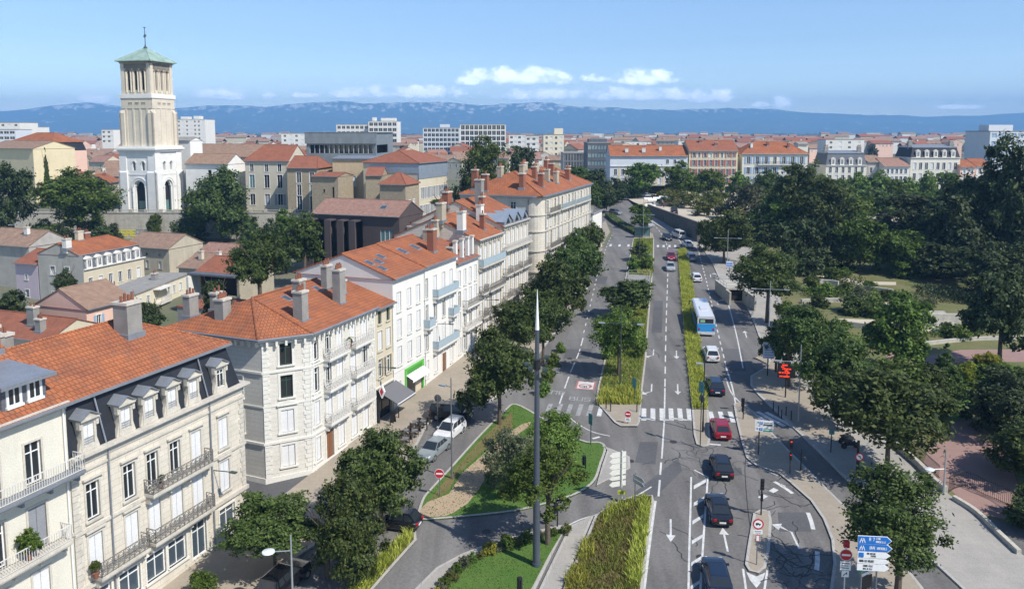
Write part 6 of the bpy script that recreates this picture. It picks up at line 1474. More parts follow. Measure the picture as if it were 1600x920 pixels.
def mansard_row(label, p0, p1, e0, e1, wall, nb, fl, Y, nd, m='slate_gray'):
	b = Building('mansard_townhouse', label, 'house', P2(p0, Y, 20), P2(p1, Y, 20), FZ, 12, z_at(e0, Y) - FZ, wall)
	H = b.H; mh = z_at(e1, Y) - z_at(e0, Y); b.box_walls(W(even(b.L, nb, .5), fl, sur='white')); b.cornice(H, 'white_trim', ((.1, .25), (.35, .2)))
	m_ = MB(); a = [(0, .1, H), (b.L, .1, H), (b.L, 12, H), (0, 12, H)]; c = [(.9, 1.1, H + mh), (b.L - .9, 1.1, H + mh), (b.L - .9, 11, H + mh), (.9, 11, H + mh)]
	for i in range(4): m_.face([a[i], a[(i + 1) % 4], c[(i + 1) % 4], c[i]])
	m_.face(c); mo = m_.build('mansard_slope', mt[m], b.root)
	for u in even(b.L, nd, 1):
		d = MB(); d.box(u - .75, u + .75, -.05, 1.3, H, H + 2.2); d.prism([(u - .9, H + 2.2), (u + .9, H + 2.2), (u, H + 2.8)], -.12, 1.4); do = d.build('dormer', mt['white_trim'], mo); link('window', simple_window_mesh(.85, 1.5, 'glass', 'white'), do, (u, -.22, H + .4))
	b.gable_roof('zinc', .8, .5, .1, 1.5, 1.5, H + mh, (.9, .9, 1.1, 1));
	for x in (1.4, b.L - 1.4): b.chimney(x, 4, 1.4, .8, 2.0, 'concrete', 4)
	b.done(); return b
mansard_row('white townhouse with pale gray slate mansard facing the park trees', 1290, 1354, 258, 240, 'ivory', 6, [(.5, 2.6, 1.2, 'gggggg'), (4.2, 2.2, 1.1, 'gcggcg'), (7.2, 2.0, 1.0, 'gggggg')], 282, 4)
frow('small_green_house', 'small greenish house with brown tile roof next to the gray mansard', 'house', 1355, 1380, 253, 'grayrender', 'tile_old', 2.0, 3, [(3.5, 2, 1, 'ggg'), (7, 2, 1, 'gcg')], Y=284, sur='white')
frow('low_white_house', 'low white house with pinkish tile roof in front of the dark mansard block', 'house', 1381, 1421, 260, 'render', 'tile_pink', 2.6, 5, [(.5, 2.4, 1, 'ggggg'), (4, 2, 1, 'gcggg'), (7, 1.6, .9, 'ggggg')], Y=280, sur='white')
mansard_row('wide cream mansion with dark slate mansard and dormers at the far side of the park', 1422, 1499, 246, 231, 'ivory', 8, [(.5, 2.8, 1.2, 'gggggggg'), (4.6, 2.4, 1.1, 'gcgcgcgg'), (8.4, 2.4, 1.1, 'cggcggcg')], 282, 5, 'slate')
frow('peach_house', 'low peach house with bright orange roof right of the dark mansard mansion', 'house', 1500, 1524, 261, 'pink', 'tile', 2.2, 3, [(4, 2, 1, 'ccc'), (7, 1.7, 1, 'ccc')], Y=280, sur='white')
frow('white_corner_house', 'small white house with orange roof at the far right edge of the park', 'house', 1525, 1550, 260, 'render', 'tile', 2.4, 3, [(4, 2, 1, 'ggg'), (7, 1.7, 1, 'ggg')], Y=281, sur='white')
def block(name, label, cat, p0, p1, ytop, Y, zb, D, wall, floors, nb, fh=3.0, wk='g', ww=1.6, wh=1.6, group=None, top=None):
	P0, P1 = P2(p0, Y, 25), P2(p1, Y, 25); H = z_at(ytop, Y) - zb; L_ = (P1 - P0).length
	fl = [(H - fh * (i + 1) + (fh - wh) / 2, wh, ww, (wk * nb)[:nb]) for i in range(floors)]
	b = Building(name, label, cat, P0, P1, zb, D, H, wall, group); b.box_walls(W(even(L_, nb, .4), [f for f in fl if f[0] > .2], sur=None));
	q = MB(); q.box(-.1, L_ + .1, -.1, D + .1, H, H + .35); q.build('roof', mt['concrete'], b.root)
	if top:
		q = MB()
		for (x0, x1, h) in top: q.box(L_ * x0, L_ * x1, D * .3, D * .7, H + .35, H + .35 + h)
		q.build('roof_plant', mt[wall], b.root)
	b.done(); return b
block('pale_tower_block', 'pale gray-blue office tower at the far right edge of the photo', 'tower block', 1545, 1640, 206, 330, 12.5, 18, 'pale_blue_wall', 6, 9, 3.2, 'b', 2.2, 1.7, top=((.1, .5, 2.5),))
block('cream_tower_block', 'slim cream apartment tower behind the orange roofs of the grand block', 'tower block', 849, 881, 211, 430, 12, 14, 'yellow2', 9, 4, 3.0, 'gcgc', 1.3, 1.3, top=((.55, .98, 3.2),))
block('glass_office', 'low dark glass office building beyond the bend of the avenue', 'office', 880, 922, 240, 330, 12, 16, 'graymetal', 4, 8, 3.2, 'g', 1.3, 2.6)
block('stepped_gray_office', 'gray stepped office building left of the pale blue house', 'office', 918, 954, 224, 300, 12, 16, 'slate_gray', 6, 7, 3.0, 't', 1.3, 1.6, top=((.1, .9, 1.2),))
block('white_block_far', 'white apartment block with a dark stripe right behind the bell tower', 'apartment block', 277, 322, 187, 620, 12, 20, 'render', 8, 7, 3.2, 'gcgcg', 1.4, 1.4, top=((.05, .3, 2), (.5, .7, 2.5)))
block('white_terraced_block', 'white apartment block with long dark balcony bands on the skyline', 'apartment block', 576, 621, 190, 640, 12, 20, 'render', 6, 6, 4.4, 'g', 3.2, 2.6, top=((.1, .2, 3), (.4, .9, 2.5)))
block('white_terraced_block', 'lower white wing with dark windows left of the banded white block', 'apartment block', 526, 577, 195, 650, 12, 20, 'render', 5, 7, 4.4, 'g', 2.8, 2.4)
block('gray_glass_block', 'long gray-white glass block on the skyline with a small roof box', 'office block', 661, 718, 200, 640, 12, 20, 'pale_blue_wall', 6, 9, 3.8, 'g', 2.6, 2.4, top=((.45, .7, 2.6),))
block('black_white_block', 'white-framed block with large black windows on the skyline above the dark trees', 'office block', 719, 790, 195, 610, 12, 20, 'render', 6, 10, 4.2, 'g', 2.9, 3.2)
block('white_villa_block', 'white stepped apartment building under the skyline at the left photo edge', 'apartment block', -30, 33, 192, 520, 12, 20, 'render', 6, 6, 3.2, 'gcg', 2.0, 1.3)
block('gray_flat_block', 'gray flat roofed building below the white block at the left edge', 'building', -30, 26, 203, 470, 12, 16, 'pale_blue_wall', 3, 6, 3.2, 'g', 3, 1.5)
for i, (p0, p1, yt, Y, nm) in enumerate(((440, 478, 209, 560, 'between the museum and the church nave'), (160, 178, 203, 560, 'just left of the bell tower'), (795, 822, 211, 520, 'left of the cream tower block'), (822, 842, 213, 480, 'beside the cream tower block'), (1290, 1350, 219, 520, 'above the gray mansard townhouse'),
										 (1060, 1110, 221, 620, 'above the straw house'), (34, 60, 199, 540, 'at the left beside the stepped white building'), (975, 1010, 222, 560, 'above the pale blue house'))):
	block('low_white_block', 'low white flat-roofed block ' + nm, 'building', p0, p1, yt, Y, 12, 14, 'render', 3, 4, 3.2, 'gc', 1.8, 1.4)
# ===== buildings of the old town behind
house('yellow_house', 'pale yellow house end wall behind the dark tree at the left edge', 'house', P2(-20, 262), P2(56, 250), 11, 14, z_at(232, 255) - 11, 'straw', 'tile_old', 2.2, ())
b = Building('pink_mansard_house', 'pink house with black mansard, four white dormers and wide orange roof', 'house', P2(14, 292), P2(83, 284), 11, 15, z_at(236, 288) - 11, 'pink'); H = b.H
b.box_walls(W(even(b.L, 6, .8), [(H - 4.2, 2.6, 1.2, 'gcgccc'), (H - 8, 2.4, 1.2, 'cccccc')], sur='white')); m_ = MB(); mh = z_at(222, 288) - z_at(236, 288)
a = [(0, .1, H), (b.L, .1, H), (b.L, 15, H), (0, 15, H)]; c = [(.7, .9, H + mh), (b.L - .7, .9, H + mh), (b.L - .7, 14, H + mh), (.7, 14, H + mh)]
for i in range(4): m_.face([a[i], a[(i + 1) % 4], c[(i + 1) % 4], c[i]])
mo = m_.build('mansard_slope', mt['slate'], b.root)
for u in (5.6, 8.4, 11.6, 14.2):
	d = MB(); d.box(u - .75, u + .75, -.05, 1.3, H, H + 2.2); d.prism([(u - .9, H + 2.2), (u + .9, H + 2.2), (u, H + 2.9)], -.12, 1.4); do = d.build('dormer', mt['white_trim'], mo); link('window', simple_window_mesh(.85, 1.5, 'glass', 'white'), do, (u, -.22, H + .4))
b.gable_roof('tile', 3.2, .5, .3, 6, 6, H + mh, (.7, .7, .9, 1)); b.done()
ro = random.Random(11)
WALLS = [('cream', 'cream'), ('grayrender', 'gray'), ('ochre3', 'beige'), ('render', 'white'), ('pink', 'pink'), ('gable', 'sand coloured'), ('ochre', 'ochre')]
ROOFS = [('tile_old', 'brown'), ('tile_old', 'brown'), ('tile_rust', 'rust red'), ('tile_pink', 'pinkish'), ('tile', 'orange')]
RN = ['nearest', 'second', 'third', 'fourth', 'fifth', 'sixth', 'seventh', 'eighth', 'ninth']
def nth(i): return ORD[i] if i < 20 else (['twenty-', 'thirty-', 'forty-'][(i - 20) // 10] + ORD[(i % 10)] if (i + 1) % 10 else ['thirtieth', 'fortieth'][(i - 29) // 10])
for ri_, (Y, lo, hi, hh) in enumerate(((258, 88, 200, 7), (284, 96, 470, 9), (312, 60, 480, 9.5), (345, -40, 500, 10), (385, -40, 860, 10.5), (430, -40, 850, 11), (490, -40, 1010, 12), (570, -40, 1560, 13), (680, -40, 1560, 14))):
	px = lo; i = 0
	while px < hi:
		wd = ro.uniform(9, 15) * (1 + .35 * (ri_ > 5)); step = wd * F / Y
		if ro.random() < (.92 if ri_ < 6 else .62):
			wl_, wn = ro.choice(WALLS); rf__, rn_ = ro.choice(ROOFS); Hh = hh * ro.uniform(.78, 1.1); a = ro.uniform(-.5, .5); ww = wd * .97
			Pm = P2(px + step / 2, Y + ro.uniform(-5, 5)); dv = Vector((math.cos(a), math.sin(a))) * ww / 2
			if ro.random() < .35: dv = Vector((-dv.y, dv.x));
			if dv.x < 0 and abs(dv.x) > abs(dv.y): dv = -dv
			D = ro.uniform(9, 13); n_ = max(2, int(ww / 3.4)); ks = ''.join(ro.choice('gcgh') for _ in range(n_))
			ch = [(ro.uniform(1.5, ww - 1.5), D * .35, .9, .7, 1.3, ro.choice(['brick', 'concrete', 'white_trim']), 2)] if ro.random() < .6 else []
			house('town_house', f'{wn} house, {rn_} tile roof, {nth(i)} from left in {RN[ri_]} old town row', 'house', Pm - dv, Pm + dv, 11.4, D, Hh, wl_, rf__, ro.uniform(1.8, 3.0),
				  W(even(ww, n_, .5), [(Hh - 2.6, 1.5, .9, ks)], sur='white_trim'), W([D * .3, D * .65], [(Hh - 2.6, 1.5, .9, ks[:2])], sur='white_trim'), chim=ch, group='old town houses behind the church and museum')
			i += 1
		px += step * ro.uniform(1.0, 1.25)
# roofs too many and too far to tell apart
db = MB()
for Y in (740, 800, 870, 950, 1050, 1170, 1320, 1500, 1720, 2000):
	x0, x1 = x_at(-40, Y, 14), x_at(1640, Y, 14); x = x0
	while x < x1:
		w_ = ro.uniform(9, 20) * (1 + Y / 2500); h = ro.uniform(6, 12) * (1 + Y / 3500); d_ = w_ * .6; y = Y + ro.uniform(-25, 25); k = ro.choice((0, 0, 1, 2))
		if ro.random() < .8:
			db.box(x, x + w_, y, y + d_, 10, 12 + h, k)
			if ro.random() < .75: r_ = ro.choice((3, 3, 4, 5)); db.face([(x - .5, y - .5, 12 + h), (x + w_ + .5, y - .5, 12 + h), (x + w_ + .5, y + d_ / 2, 14.8 + h), (x - .5, y + d_ / 2, 14.8 + h)], r_); db.face([(x + w_ + .5, y + d_ + .5, 12 + h), (x - .5, y + d_ + .5, 12 + h), (x - .5, y + d_ / 2, 14.8 + h), (x + w_ + .5, y + d_ / 2, 14.8 + h)], r_)
		x += w_ * ro.uniform(1.0, 1.5)
tag(db.build('distant_town', [mt['cream'], mt['render'], mt['grayrender'], mt['tile_old'], mt['tile_rust'], mt['tile_pink']]), kind='stuff')
# tiny buildings out on the plain
fm_ = [cached(('far', k), lambda k=k: (lambda q: (q.box(-6, 6, -4, 4, 0, 5, 0), q.prism([(-6.5, 5), (6.5, 5), (0, 7.2)], -4.4, 4.4, 1) if k else q.box(-6.1, 6.1, -4.1, 4.1, 5, 5.5, 0)) and q)(MB()).mesh('far_building', [mt[('render', 'cream', 'render')[k]], mt['tile_rust']])) for k in (0, 1, 2)]
for i in range(110):
	Y = 760 * (4.2 ** ro.random()); px = ro.uniform(-30, 1630); o = link('far_building', ro.choice(fm_), None, (x_at(px, Y, 14), Y, 12), (0, 0, ro.uniform(-.6, .6)))
	s_ = ro.uniform(.8, 2.4); o.scale = (s_, s_, ro.uniform(.8, 1.6)); tag(o, 'tiny pale building far out on the plain below the blue hills', 'building', 'tiny buildings far out on the plain')
# ===== blue hills
prof = [(-900, 176), (-400, 170), (0, 175), (50, 171), (100, 164), (150, 160.5), (185, 165), (230, 170), (290, 169), (330, 165), (380, 165), (420, 167), (460, 163), (500, 160), (540, 158), (580, 162), (640, 160), (700, 160), (760, 165), (800, 162), (850, 160), (900, 167), (950, 168), (1000, 171), (1050, 172), (1100, 170), (1150, 169), (1200, 171), (1250, 176), (1300, 178), (1350, 180), (1400, 180), (1440, 183), (1480, 181), (1520, 181), (1560, 178), (1600, 176), (2000, 172), (2600, 178)]
def pint(x):
	for (a, c), (d, e) in zip(prof, prof[1:]):
		if a <= x <= d: t = (x - a) / (d - a); t = t * t * (3 - 2 * t) * .6 + t * .4; return c + (e - c) * t
	return 175
hb = MB(); YM0, YM1 = 7600.0, 9800.0; NX, NY = 300, 26
vv = []
for j in range(NY + 1):
	t = j / NY; Y = YM0 + (YM1 - YM0) * t
	for i in range(NX + 1):
		px = -850 + i * 3400 / NX; Zt = z_at(pint(px), YM1); X = (px - 800) / F * Y * 1.005
		prf = t ** 0.9 * .72 + .28 * sstep(.86, .97, t)
		nn = pnoise(Vector((X / 900, Y / 900, 0))) * .5 + pnoise(Vector((X / 330, Y / 500, 5))) * .3 + pnoise(Vector((X / 120, Y / 160, 9))) * .14
		z = 12 + (Zt - 12) * prf + nn * 150 * math.sin(math.pi * min(t * 1.0, 1)) + (pnoise(Vector((X / 90, 3, 1))) * 14 if t == 1 else 0)
		vv.append((X, Y, max(z, 8)))
me = bpy.data.meshes.new('hills'); me.from_pydata(vv, [], [(j * (NX + 1) + i, j * (NX + 1) + i + 1, (j + 1) * (NX + 1) + i + 1, (j + 1) * (NX + 1) + i) for j in range(NY) for i in range(NX)])
m, N_, L__, B__ = base_mat('hill_forest')
g_ = N_.new('ShaderNodeNewGeometry'); sp = N_.new('ShaderNodeSeparateXYZ'); L__.new(g_.outputs['Position'], sp.inputs[0])
n1 = N_.new('ShaderNodeTexNoise'); n1.inputs['Scale'].default_value = .011; n1.inputs['Detail'].default_value = 10; n1.inputs['Roughness'].default_value = .7; L__.new(g_.outputs['Position'], n1.inputs['Vector'])
mr = N_.new('ShaderNodeMapRange'); mr.inputs[1].default_value = .60; mr.inputs[2].default_value = .66
hm = N_.new('ShaderNodeMapRange'); hm.inputs[1].default_value = 230; hm.inputs[2].default_value = 330; hm.inputs[3].default_value = 0; hm.inputs[4].default_value = .11; L__.new(sp.outputs[2], hm.inputs[0]); ad = N_.new('ShaderNodeMath'); L__.new(n1.outputs['Fac'], ad.inputs[0]); L__.new(hm.outputs[0], ad.inputs[1]); L__.new(ad.outputs[0], mr.inputs[0])
mx = N_.new('ShaderNodeMix'); mx.data_type = 'RGBA'; mx.inputs[6].default_value = (.05, .075, .04, 1); mx.inputs[7].default_value = (.62, .58, .48, 1); L__.new(mr.outputs[0], mx.inputs[0]); L__.new(mx.outputs[2], B__.inputs['Base Color']); B__.inputs['Roughness'].default_value = 1
me.materials.append(m); me.polygons.foreach_set('use_smooth', [True] * len(me.polygons)); tag(link('hills', me), kind='structure')
# ===== haze
hz = MB(); hz.box(-9500, 9500, -150, 9900, -25, 420)
m = bpy.data.materials.new('haze'); m.use_nodes = True; m.node_tree.nodes.clear(); o_ = m.node_tree.nodes.new('ShaderNodeOutputMaterial'); v_ = m.node_tree.nodes.new('ShaderNodeVolumePrincipled')
v_.inputs['Color'].default_value = (.25, .54, .95, 1); v_.inputs['Density'].default_value = 1.8e-4; v_.inputs['Anisotropy'].default_value = 0.0
m.node_tree.links.new(v_.outputs[0], o_.inputs['Volume'])
tag(hz.build('haze', m), kind='stuff')
def leaf_cloud(seed, n, ls, lobes, shell=.72, up=.25, asp=1.6, squash=1.0, droop=0.0):
	"""leaf-sized faces spread over clumps inside a crown of radius 1"""
	r = random.Random(seed); V = []; Fc = []
	tot = sum(l[3] ** 2 for l in lobes)
	clumps = []
	for (lx, ly, lz, lr) in lobes:
		k = max(4, int(70 * lr * lr / tot * (len(lobes) ** .5)))
		for _ in range(k):
			while True:
				d = Vector((r.gauss(0, 1), r.gauss(0, 1), r.gauss(0, 1)))
				if d.length > .1: break
			d.normalize()
			if d.z < -.8 and r.random() < .5: d.z = -d.z
			rad = lr * (shell + (1 - shell) * r.random() ** .5) * r.uniform(.86, 1.06)
			clumps.append((Vector((lx, ly, lz)) + Vector((d.x, d.y, d.z * squash)) * rad, d, lr))
	per = max(6, n // len(clumps))
	for (c, d, lr) in clumps:
		cr = .30 * lr * r.uniform(.7, 1.3)
		kk = int(per * r.uniform(.65, 1.35))
		for _ in range(kk):
			o = Vector((r.gauss(0, .5), r.gauss(0, .5), r.gauss(0, .38))) * cr
			p = c + o - d * abs(r.gauss(0, .16)) * lr
			nrm = (d * .9 + Vector((r.gauss(0, .55), r.gauss(0, .55), r.gauss(0, .55) + up))).normalized()
			a = nrm.orthogonal().normalized(); b = nrm.cross(a); t = r.uniform(0, 6.28)
			u = a * math.cos(t) + b * math.sin(t); v = nrm.cross(u)
			if droop: u = (u + Vector((0, 0, -droop))).normalized()
			s = ls * r.uniform(.65, 1.4); i = len(V)
			V += [tuple(p - u * s * asp * .5), tuple(p + v * s * .42), tuple(p + u * s * asp * .5), tuple(p - v * s * .42)]
			Fc.append((i, i + 1, i + 2, i + 3))
	me = bpy.data.meshes.new('crown'); me.from_pydata(V, [], Fc); return me
def lobes_round(seed, n=9, sp=.55, r0=.5):
	r = random.Random(seed); L_ = [(0, 0, .1, .66)]
	for i in range(n):
		a = 2 * math.pi * i / n + r.uniform(-.3, .3); z = r.uniform(-.68, .58); rr = sp * r.uniform(.85, 1.1) * math.sqrt(max(.15, 1 - z * z * .9))
		L_.append((rr * math.cos(a), rr * math.sin(a), z, r0 * r.uniform(.7, 1.05) * (1 - .2 * abs(z))))
	L_.append((r.uniform(-.15, .15), r.uniform(-.15, .15), .58, .42)); return L_
def lobes_cone(seed):
	r = random.Random(seed); L_ = []
	for k in range(8):
		z = -.85 + k * .24; rr = .72 * (1 - (z + .85) / 1.95)
		for q in range(4 if k < 6 else 1):
			a = r.uniform(0, 6.28); L_.append((rr * .5 * math.cos(a), rr * .5 * math.sin(a), z, max(.14, rr * .75)))
	return L_
VAR = {}
def crown_mesh(kind, size, v):
	key = (kind, size, v)
	if key in VAR: return VAR[key]
	n, ls = {'near': (19000, .046), 'mid': (9000, .068), 'far': (3000, .112)}[size]
	sd = hash((kind, size, v)) % 1 or (sum(map(ord, kind)) * 13 + v * 7 + len(size))
	if kind in ('cone',): me = leaf_cloud(sd, n, ls, lobes_cone(sd), .6, .1)
	elif kind in ('open', 'light', 'olive', 'brownish'): me = leaf_cloud(sd, int(n * .62), ls * .95, lobes_round(sd, 11, .66, .36), .45, .25)
	elif kind == 'cedar': me = leaf_cloud(sd, n, ls, [(math.cos(a) * q, math.sin(a) * q, z, .34) for a, q, z in [(random.Random(sd + i).uniform(0, 6.28), random.Random(sd + i + 99).uniform(.2, .68), -.8 + 1.6 * i / 18) for i in range(19)]] + [(0, 0, 0, .6)], .7, .5, 1.6, .6)
	else: me = leaf_cloud(sd, n, ls, lobes_round(sd), .72, .25)
	VAR[key] = me; return me
LM = {'plane': 'leaf_plane', 'dark': 'leaf_dark', 'green': 'leaf_green', 'bright': 'leaf_bright', 'open': 'leaf_green', 'light': 'leaf_bright', 'olive': 'leaf_olive', 'cone': 'leaf_plane', 'yellow': 'leaf_yellow', 'cedar': 'leaf_dark', 'brownish': 'leaf_brown'}
CM = {}
def crown_for(kind, size, v):
	k = (kind, size, v)
	if k not in CM:
		me = crown_mesh(kind, size, v).copy(); me.name = 'crown'; me.materials.append(mt[LM[kind]]); CM[k] = me
	return CM[k]
TM = {}
def trunk_mesh(v):
	if v in TM: return TM[v]
	r = random.Random(v + 50); b = MB()
	pts = [Vector((0, 0, -.05)), Vector((.01, 0, .3)), Vector((r.uniform(-.02, .02), r.uniform(-.02, .02), .62))]
	b.cyl(pts[0], pts[1], .042, .032, 8, 0, False); b.cyl(pts[1], pts[2], .032, .028, 8, 0, False)
	for i in range(7):
		a = i * 0.9 + r.uniform(-.3, .3); e = pts[2] + Vector((math.cos(a) * .24, math.sin(a) * .24, r.uniform(.2, .45))); mdp = pts[2] * .5 + e * .5 + Vector((0, 0, .03))
		s0 = pts[1].lerp(pts[2], r.uniform(.5, 1)); b.cyl(s0, mdp, .018, .012, 6, 0, False); b.cyl(mdp, e, .012, .004, 5, 0, False)
		e2 = e + Vector((math.cos(a + .6) * .12, math.sin(a + .6) * .12, .12)); b.cyl(mdp, e2, .008, .003, 4, 0, False)
	TM[v] = b.mesh('trunk', mt['bark'], True); return TM[v]
tcount = [0]
def tree_at(name, label, cat, x, y, zg, zc, rx, rz, kind='plane', size='mid', group=None, trunk=True, rot=None):
	v = tcount[0] % (3 if size != 'near' else 4); tcount[0] += 1
	t = thing(name, label, cat, (x, y, zg), rot if rot is not None else rnd.uniform(0, 6.28), group)
	c = link('crown', crown_for(kind, size, v), t, (0, 0, zc - zg)); c.scale = (rx, rx, rz)
	if trunk:
		h = max((zc - zg) * 1.25, 1.0); k = link('trunk', trunk_mesh(v % 3), t); q = min(h * .85, rx * 2.4); k.scale = (q, q, h)
	return t
def tree(label, kind, cx, top, bot, hw, base=None, Y=None, zg=None, size='mid', name='tree', cat='tree', group=None, trunk=True, fat=1.16):
	if size == 'near': fat = 1.05
	if base:
		x, y = S(*base)
		if zg is not None and zg != 'road': x, y = at_z(base[0], base[1], zg)
		g = ground_z(x, y) if zg is None else (road_z(y) if zg == 'road' else zg)
	else:
		y = Y; x = None; g = zg if zg is not None else road_z(Y)
	xc = x_at(cx, y, (z_at(top, y) + z_at(bot, y)) / 2); zt_, zb_ = z_at(top, y), max(z_at(bot, y), g - 1)
	if x is None: x = xc
	t = tree_at(name, label, cat, x, y, g, (zt_ + zb_) / 2, hw * y / F * fat, (zt_ - zb_) / 2 * fat, kind, size, group, trunk)
	c = t.children[0]; dx = xc - x
	if abs(dx) > .2:
		rz = t.rotation_euler.z; c.location.x += dx * math.cos(rz); c.location.y += -dx * math.sin(rz)
	return t
# street trees in the foreground
tree('low spreading street tree above the parked black car by the mansard house', 'plane', 425, 778, 868, 82, (430, 893), size='near')
tree('broad dark street tree standing beside the mouth of the side street', 'plane', 548, 745, 895, 66, (512, 903), size='near')
tree('round dark green tree in front of the white corner house', 'plane', 588, 682, 815, 78, (600, 832), size='near')
tree('large dark tree at the upper tip of the triangular lawn', 'plane', 775, 512, 645, 68, (780, 664), size='near')
tree('small bush at the bottom edge below the mansard house', 'green', 321, 896, 940, 24, (321, 935), size='mid', name='bush', cat='bush', trunk=False)
tree('open crowned tree with visible limbs behind the tall mast', 'open', 845, 695, 800, 78, (856, 852), size='near')
tree('pale flowering shrub on the triangular lawn', 'olive', 795, 665, 770, 54, (800, 768), size='near', name='shrub', cat='shrub', trunk=False)
tree('bright green bushy tree behind the mast on the triangular lawn', 'bright', 860, 645, 735, 52, (862, 725), size='near', trunk=False)
# row in front of the facades
ROW = [(845, 457, 552, 52, (848, 568)), (800, 470, 540, 40, (812, 560)), (880, 412, 495, 42, (884, 508)), (852, 425, 480, 34, (862, 500)), (903, 372, 446, 36, (905, 458)), (876, 392, 450, 30, (884, 470)), (922, 350, 410, 24, (925, 425)), (905, 360, 420, 26, (910, 440))]
for i, (cx, t_, b_, hw, bs) in enumerate(ROW):
	tree(f'dense dark street tree along the facades, {ORD[i]} of the row counted from the mast', 'plane', cx, t_, b_, hw, bs, size='mid' if i > 1 else 'near', group='dense trees along the white facades')
# central bed
tree('dark round tree next to the ramp opening on the central bed', 'plane', 978, 440, 486, 40, (981, 498))
tree('light green feathery tree in the middle of the central bed', 'bright', 968, 478, 566, 43, (966, 590), size='near')
tree('small low tree at the top of the central bed', 'plane', 1000, 378, 402, 15, (1000, 408), size='far')
tree('young tree where the avenue bends left', 'green', 1001, 321, 350, 18, (1003, 358), size='far')
for i, (cx, t_, b_, hw) in enumerate(((1010, 395, 424, 12), (992, 402, 425, 12), (950, 505, 560, 15), (1000, 520, 560, 12))):
	tree(f'low green shrub on the central bed, {ORD[i]} counted from its top end', 'bright', cx, t_, b_, hw, (cx, b_), size='far', name='shrub', cat='shrub', trunk=False, group='shrubs on the central bed')
# yellow-green shrubs beside the row
for i, (px, py, hw, h) in enumerate(((866, 572, 12, 22), (856, 596, 13, 24), (849, 618, 12, 22), (876, 550, 9, 15))):
	tree(f'yellow-green verge shrub, {ORD[i]} from top beside the bus lane' if i < 3 else 'smallest yellow-green verge shrub highest up beside the bus lane', 'bright', px, py - h, py + 3, hw, (px, py), size='far', name='shrub', cat='shrub', trunk=False, group='verge shrubs')
# right side of the avenue
RT = [('big round dark tree above the bus shelter roof', 'plane', 1202, 384, 482, 54, (1198, 505)), ('dark tree beside the retaining wall end', 'plane', 1138, 332, 396, 43, (1131, 412)), ('tree between the two tall double lamps', 'plane', 1258, 482, 585, 60, (1232, 605)),
	  ('wide dark tree behind the red message board', 'plane', 1310, 520, 640, 62, (1322, 668)), ('largest pavement tree with forked trunk right of the red board', 'plane', 1372, 565, 725, 104, (1386, 742)),
	  ('tree over the blue direction signs at the bottom right', 'plane', 1402, 732, 868, 88, (1402, 930))]
for (lb, kd, cx, t_, b_, hw, bs) in RT: tree(lb, kd, cx, t_, b_, hw, bs, zg='road', size='near')
tree('pale leafy shrub below the big round tree on the pavement', 'light', 1226, 470, 510, 20, (1226, 512), zg='road', name='shrub', cat='shrub', trunk=False)
tree('small tree behind the information board', 'plane', 1216, 505, 560, 30, (1212, 582), zg='road')
# park
PT = [('tall nearly black conifer mass at the right edge of the photo', 'cedar', 1590, 215, 470, 70, None, 150), ('second black evergreen in front of the tall conifer', 'dark', 1530, 270, 450, 60, None, 158), ('very dark broad cedar in the middle of the park', 'cedar', 1440, 305, 455, 72, None, 162), ('dark evergreen left of the broad cedar', 'dark', 1375, 340, 455, 45, None, 172),
	  ('large dark green tree beside the esplanade', 'plane', 1262, 255, 425, 62, None, 182), ('dark leafy tree behind the park steps', 'green', 1318, 300, 425, 50, None, 186), ('tall leafy tree right behind the esplanade wall', 'green', 1220, 305, 410, 44, None, 184), ('dark tree at the end of the esplanade', 'dark', 1185, 345, 420, 34, None, 180),
	  ('round park tree standing on the red path lawn', 'green', 1408, 462, 560, 50, (1410, 582), None), ('tall tree with bare trunk above the red path', 'dark', 1562, 430, 545, 52, (1561, 575), None), ('dense cone shaped bush in the park', 'cone', 1476, 540, 612, 36, (1476, 620), None),
	  ('dark crown at the right edge above the red path', 'dark', 1575, 580, 790, 74, None, 78), ('second crown at the right edge over the railings', 'plane', 1620, 640, 850, 80, None, 68), ('leafy crown in the upper right park beside the yellow shrub', 'green', 1560, 570, 680, 52, None, 92), ('tree at the bottom right corner behind the railings', 'dark', 1640, 760, 930, 70, None, 60),
	  ('middle sized dark bush behind the largest pavement tree', 'green', 1400, 570, 650, 50, (1400, 655), None), ('leafy bush left of the cone shaped bush', 'plane', 1440, 570, 640, 40, (1440, 650), None), ('dark shade tree over the park stairs', 'dark', 1340, 395, 470, 40, None, 172), ('black evergreen gap filler' if False else 'dark spreading evergreen just left of the tall conifer', 'dark', 1490, 310, 430, 55, None, 151), ('dark tree in front of the broad cedar', 'green', 1415, 365, 430, 44, None, 150), ('dark undergrowth tree below the large dark esplanade tree', 'dark', 1250, 345, 428, 42, None, 152), ('dark undergrowth tree right of the leafy steps tree', 'green', 1345, 345, 428, 42, None, 152), ('dark low tree at the foot of the broad cedar', 'dark', 1300, 360, 424, 40, None, 154), ('dark low tree under the right edge conifer', 'dark', 1560, 380, 474, 64, None, 132), ('dark low tree between cedar and right edge evergreens', 'dark', 1480, 385, 440, 48, None, 145), ('dark shade tree beyond the park terraces', 'dark', 1480, 400, 480, 50, None, 165)]
for (lb, kd, cx, t_, b_, hw, bs, Y_) in PT: tree(lb, kd, cx, t_, b_, hw, bs, Y_, zg='road' if bs else road_z(Y_), size='near' if hw > 55 else 'mid')
tree('bright yellow shrub in the park', 'yellow', 1540, 552, 590, 20, (1540, 592), zg='road', name='shrub', cat='shrub', trunk=False)
tree('second smaller yellow shrub beside the cone bush', 'yellow', 1512, 565, 596, 14, (1512, 598), zg='road', name='shrub', cat='shrub', trunk=False)
rs = random.Random(5)
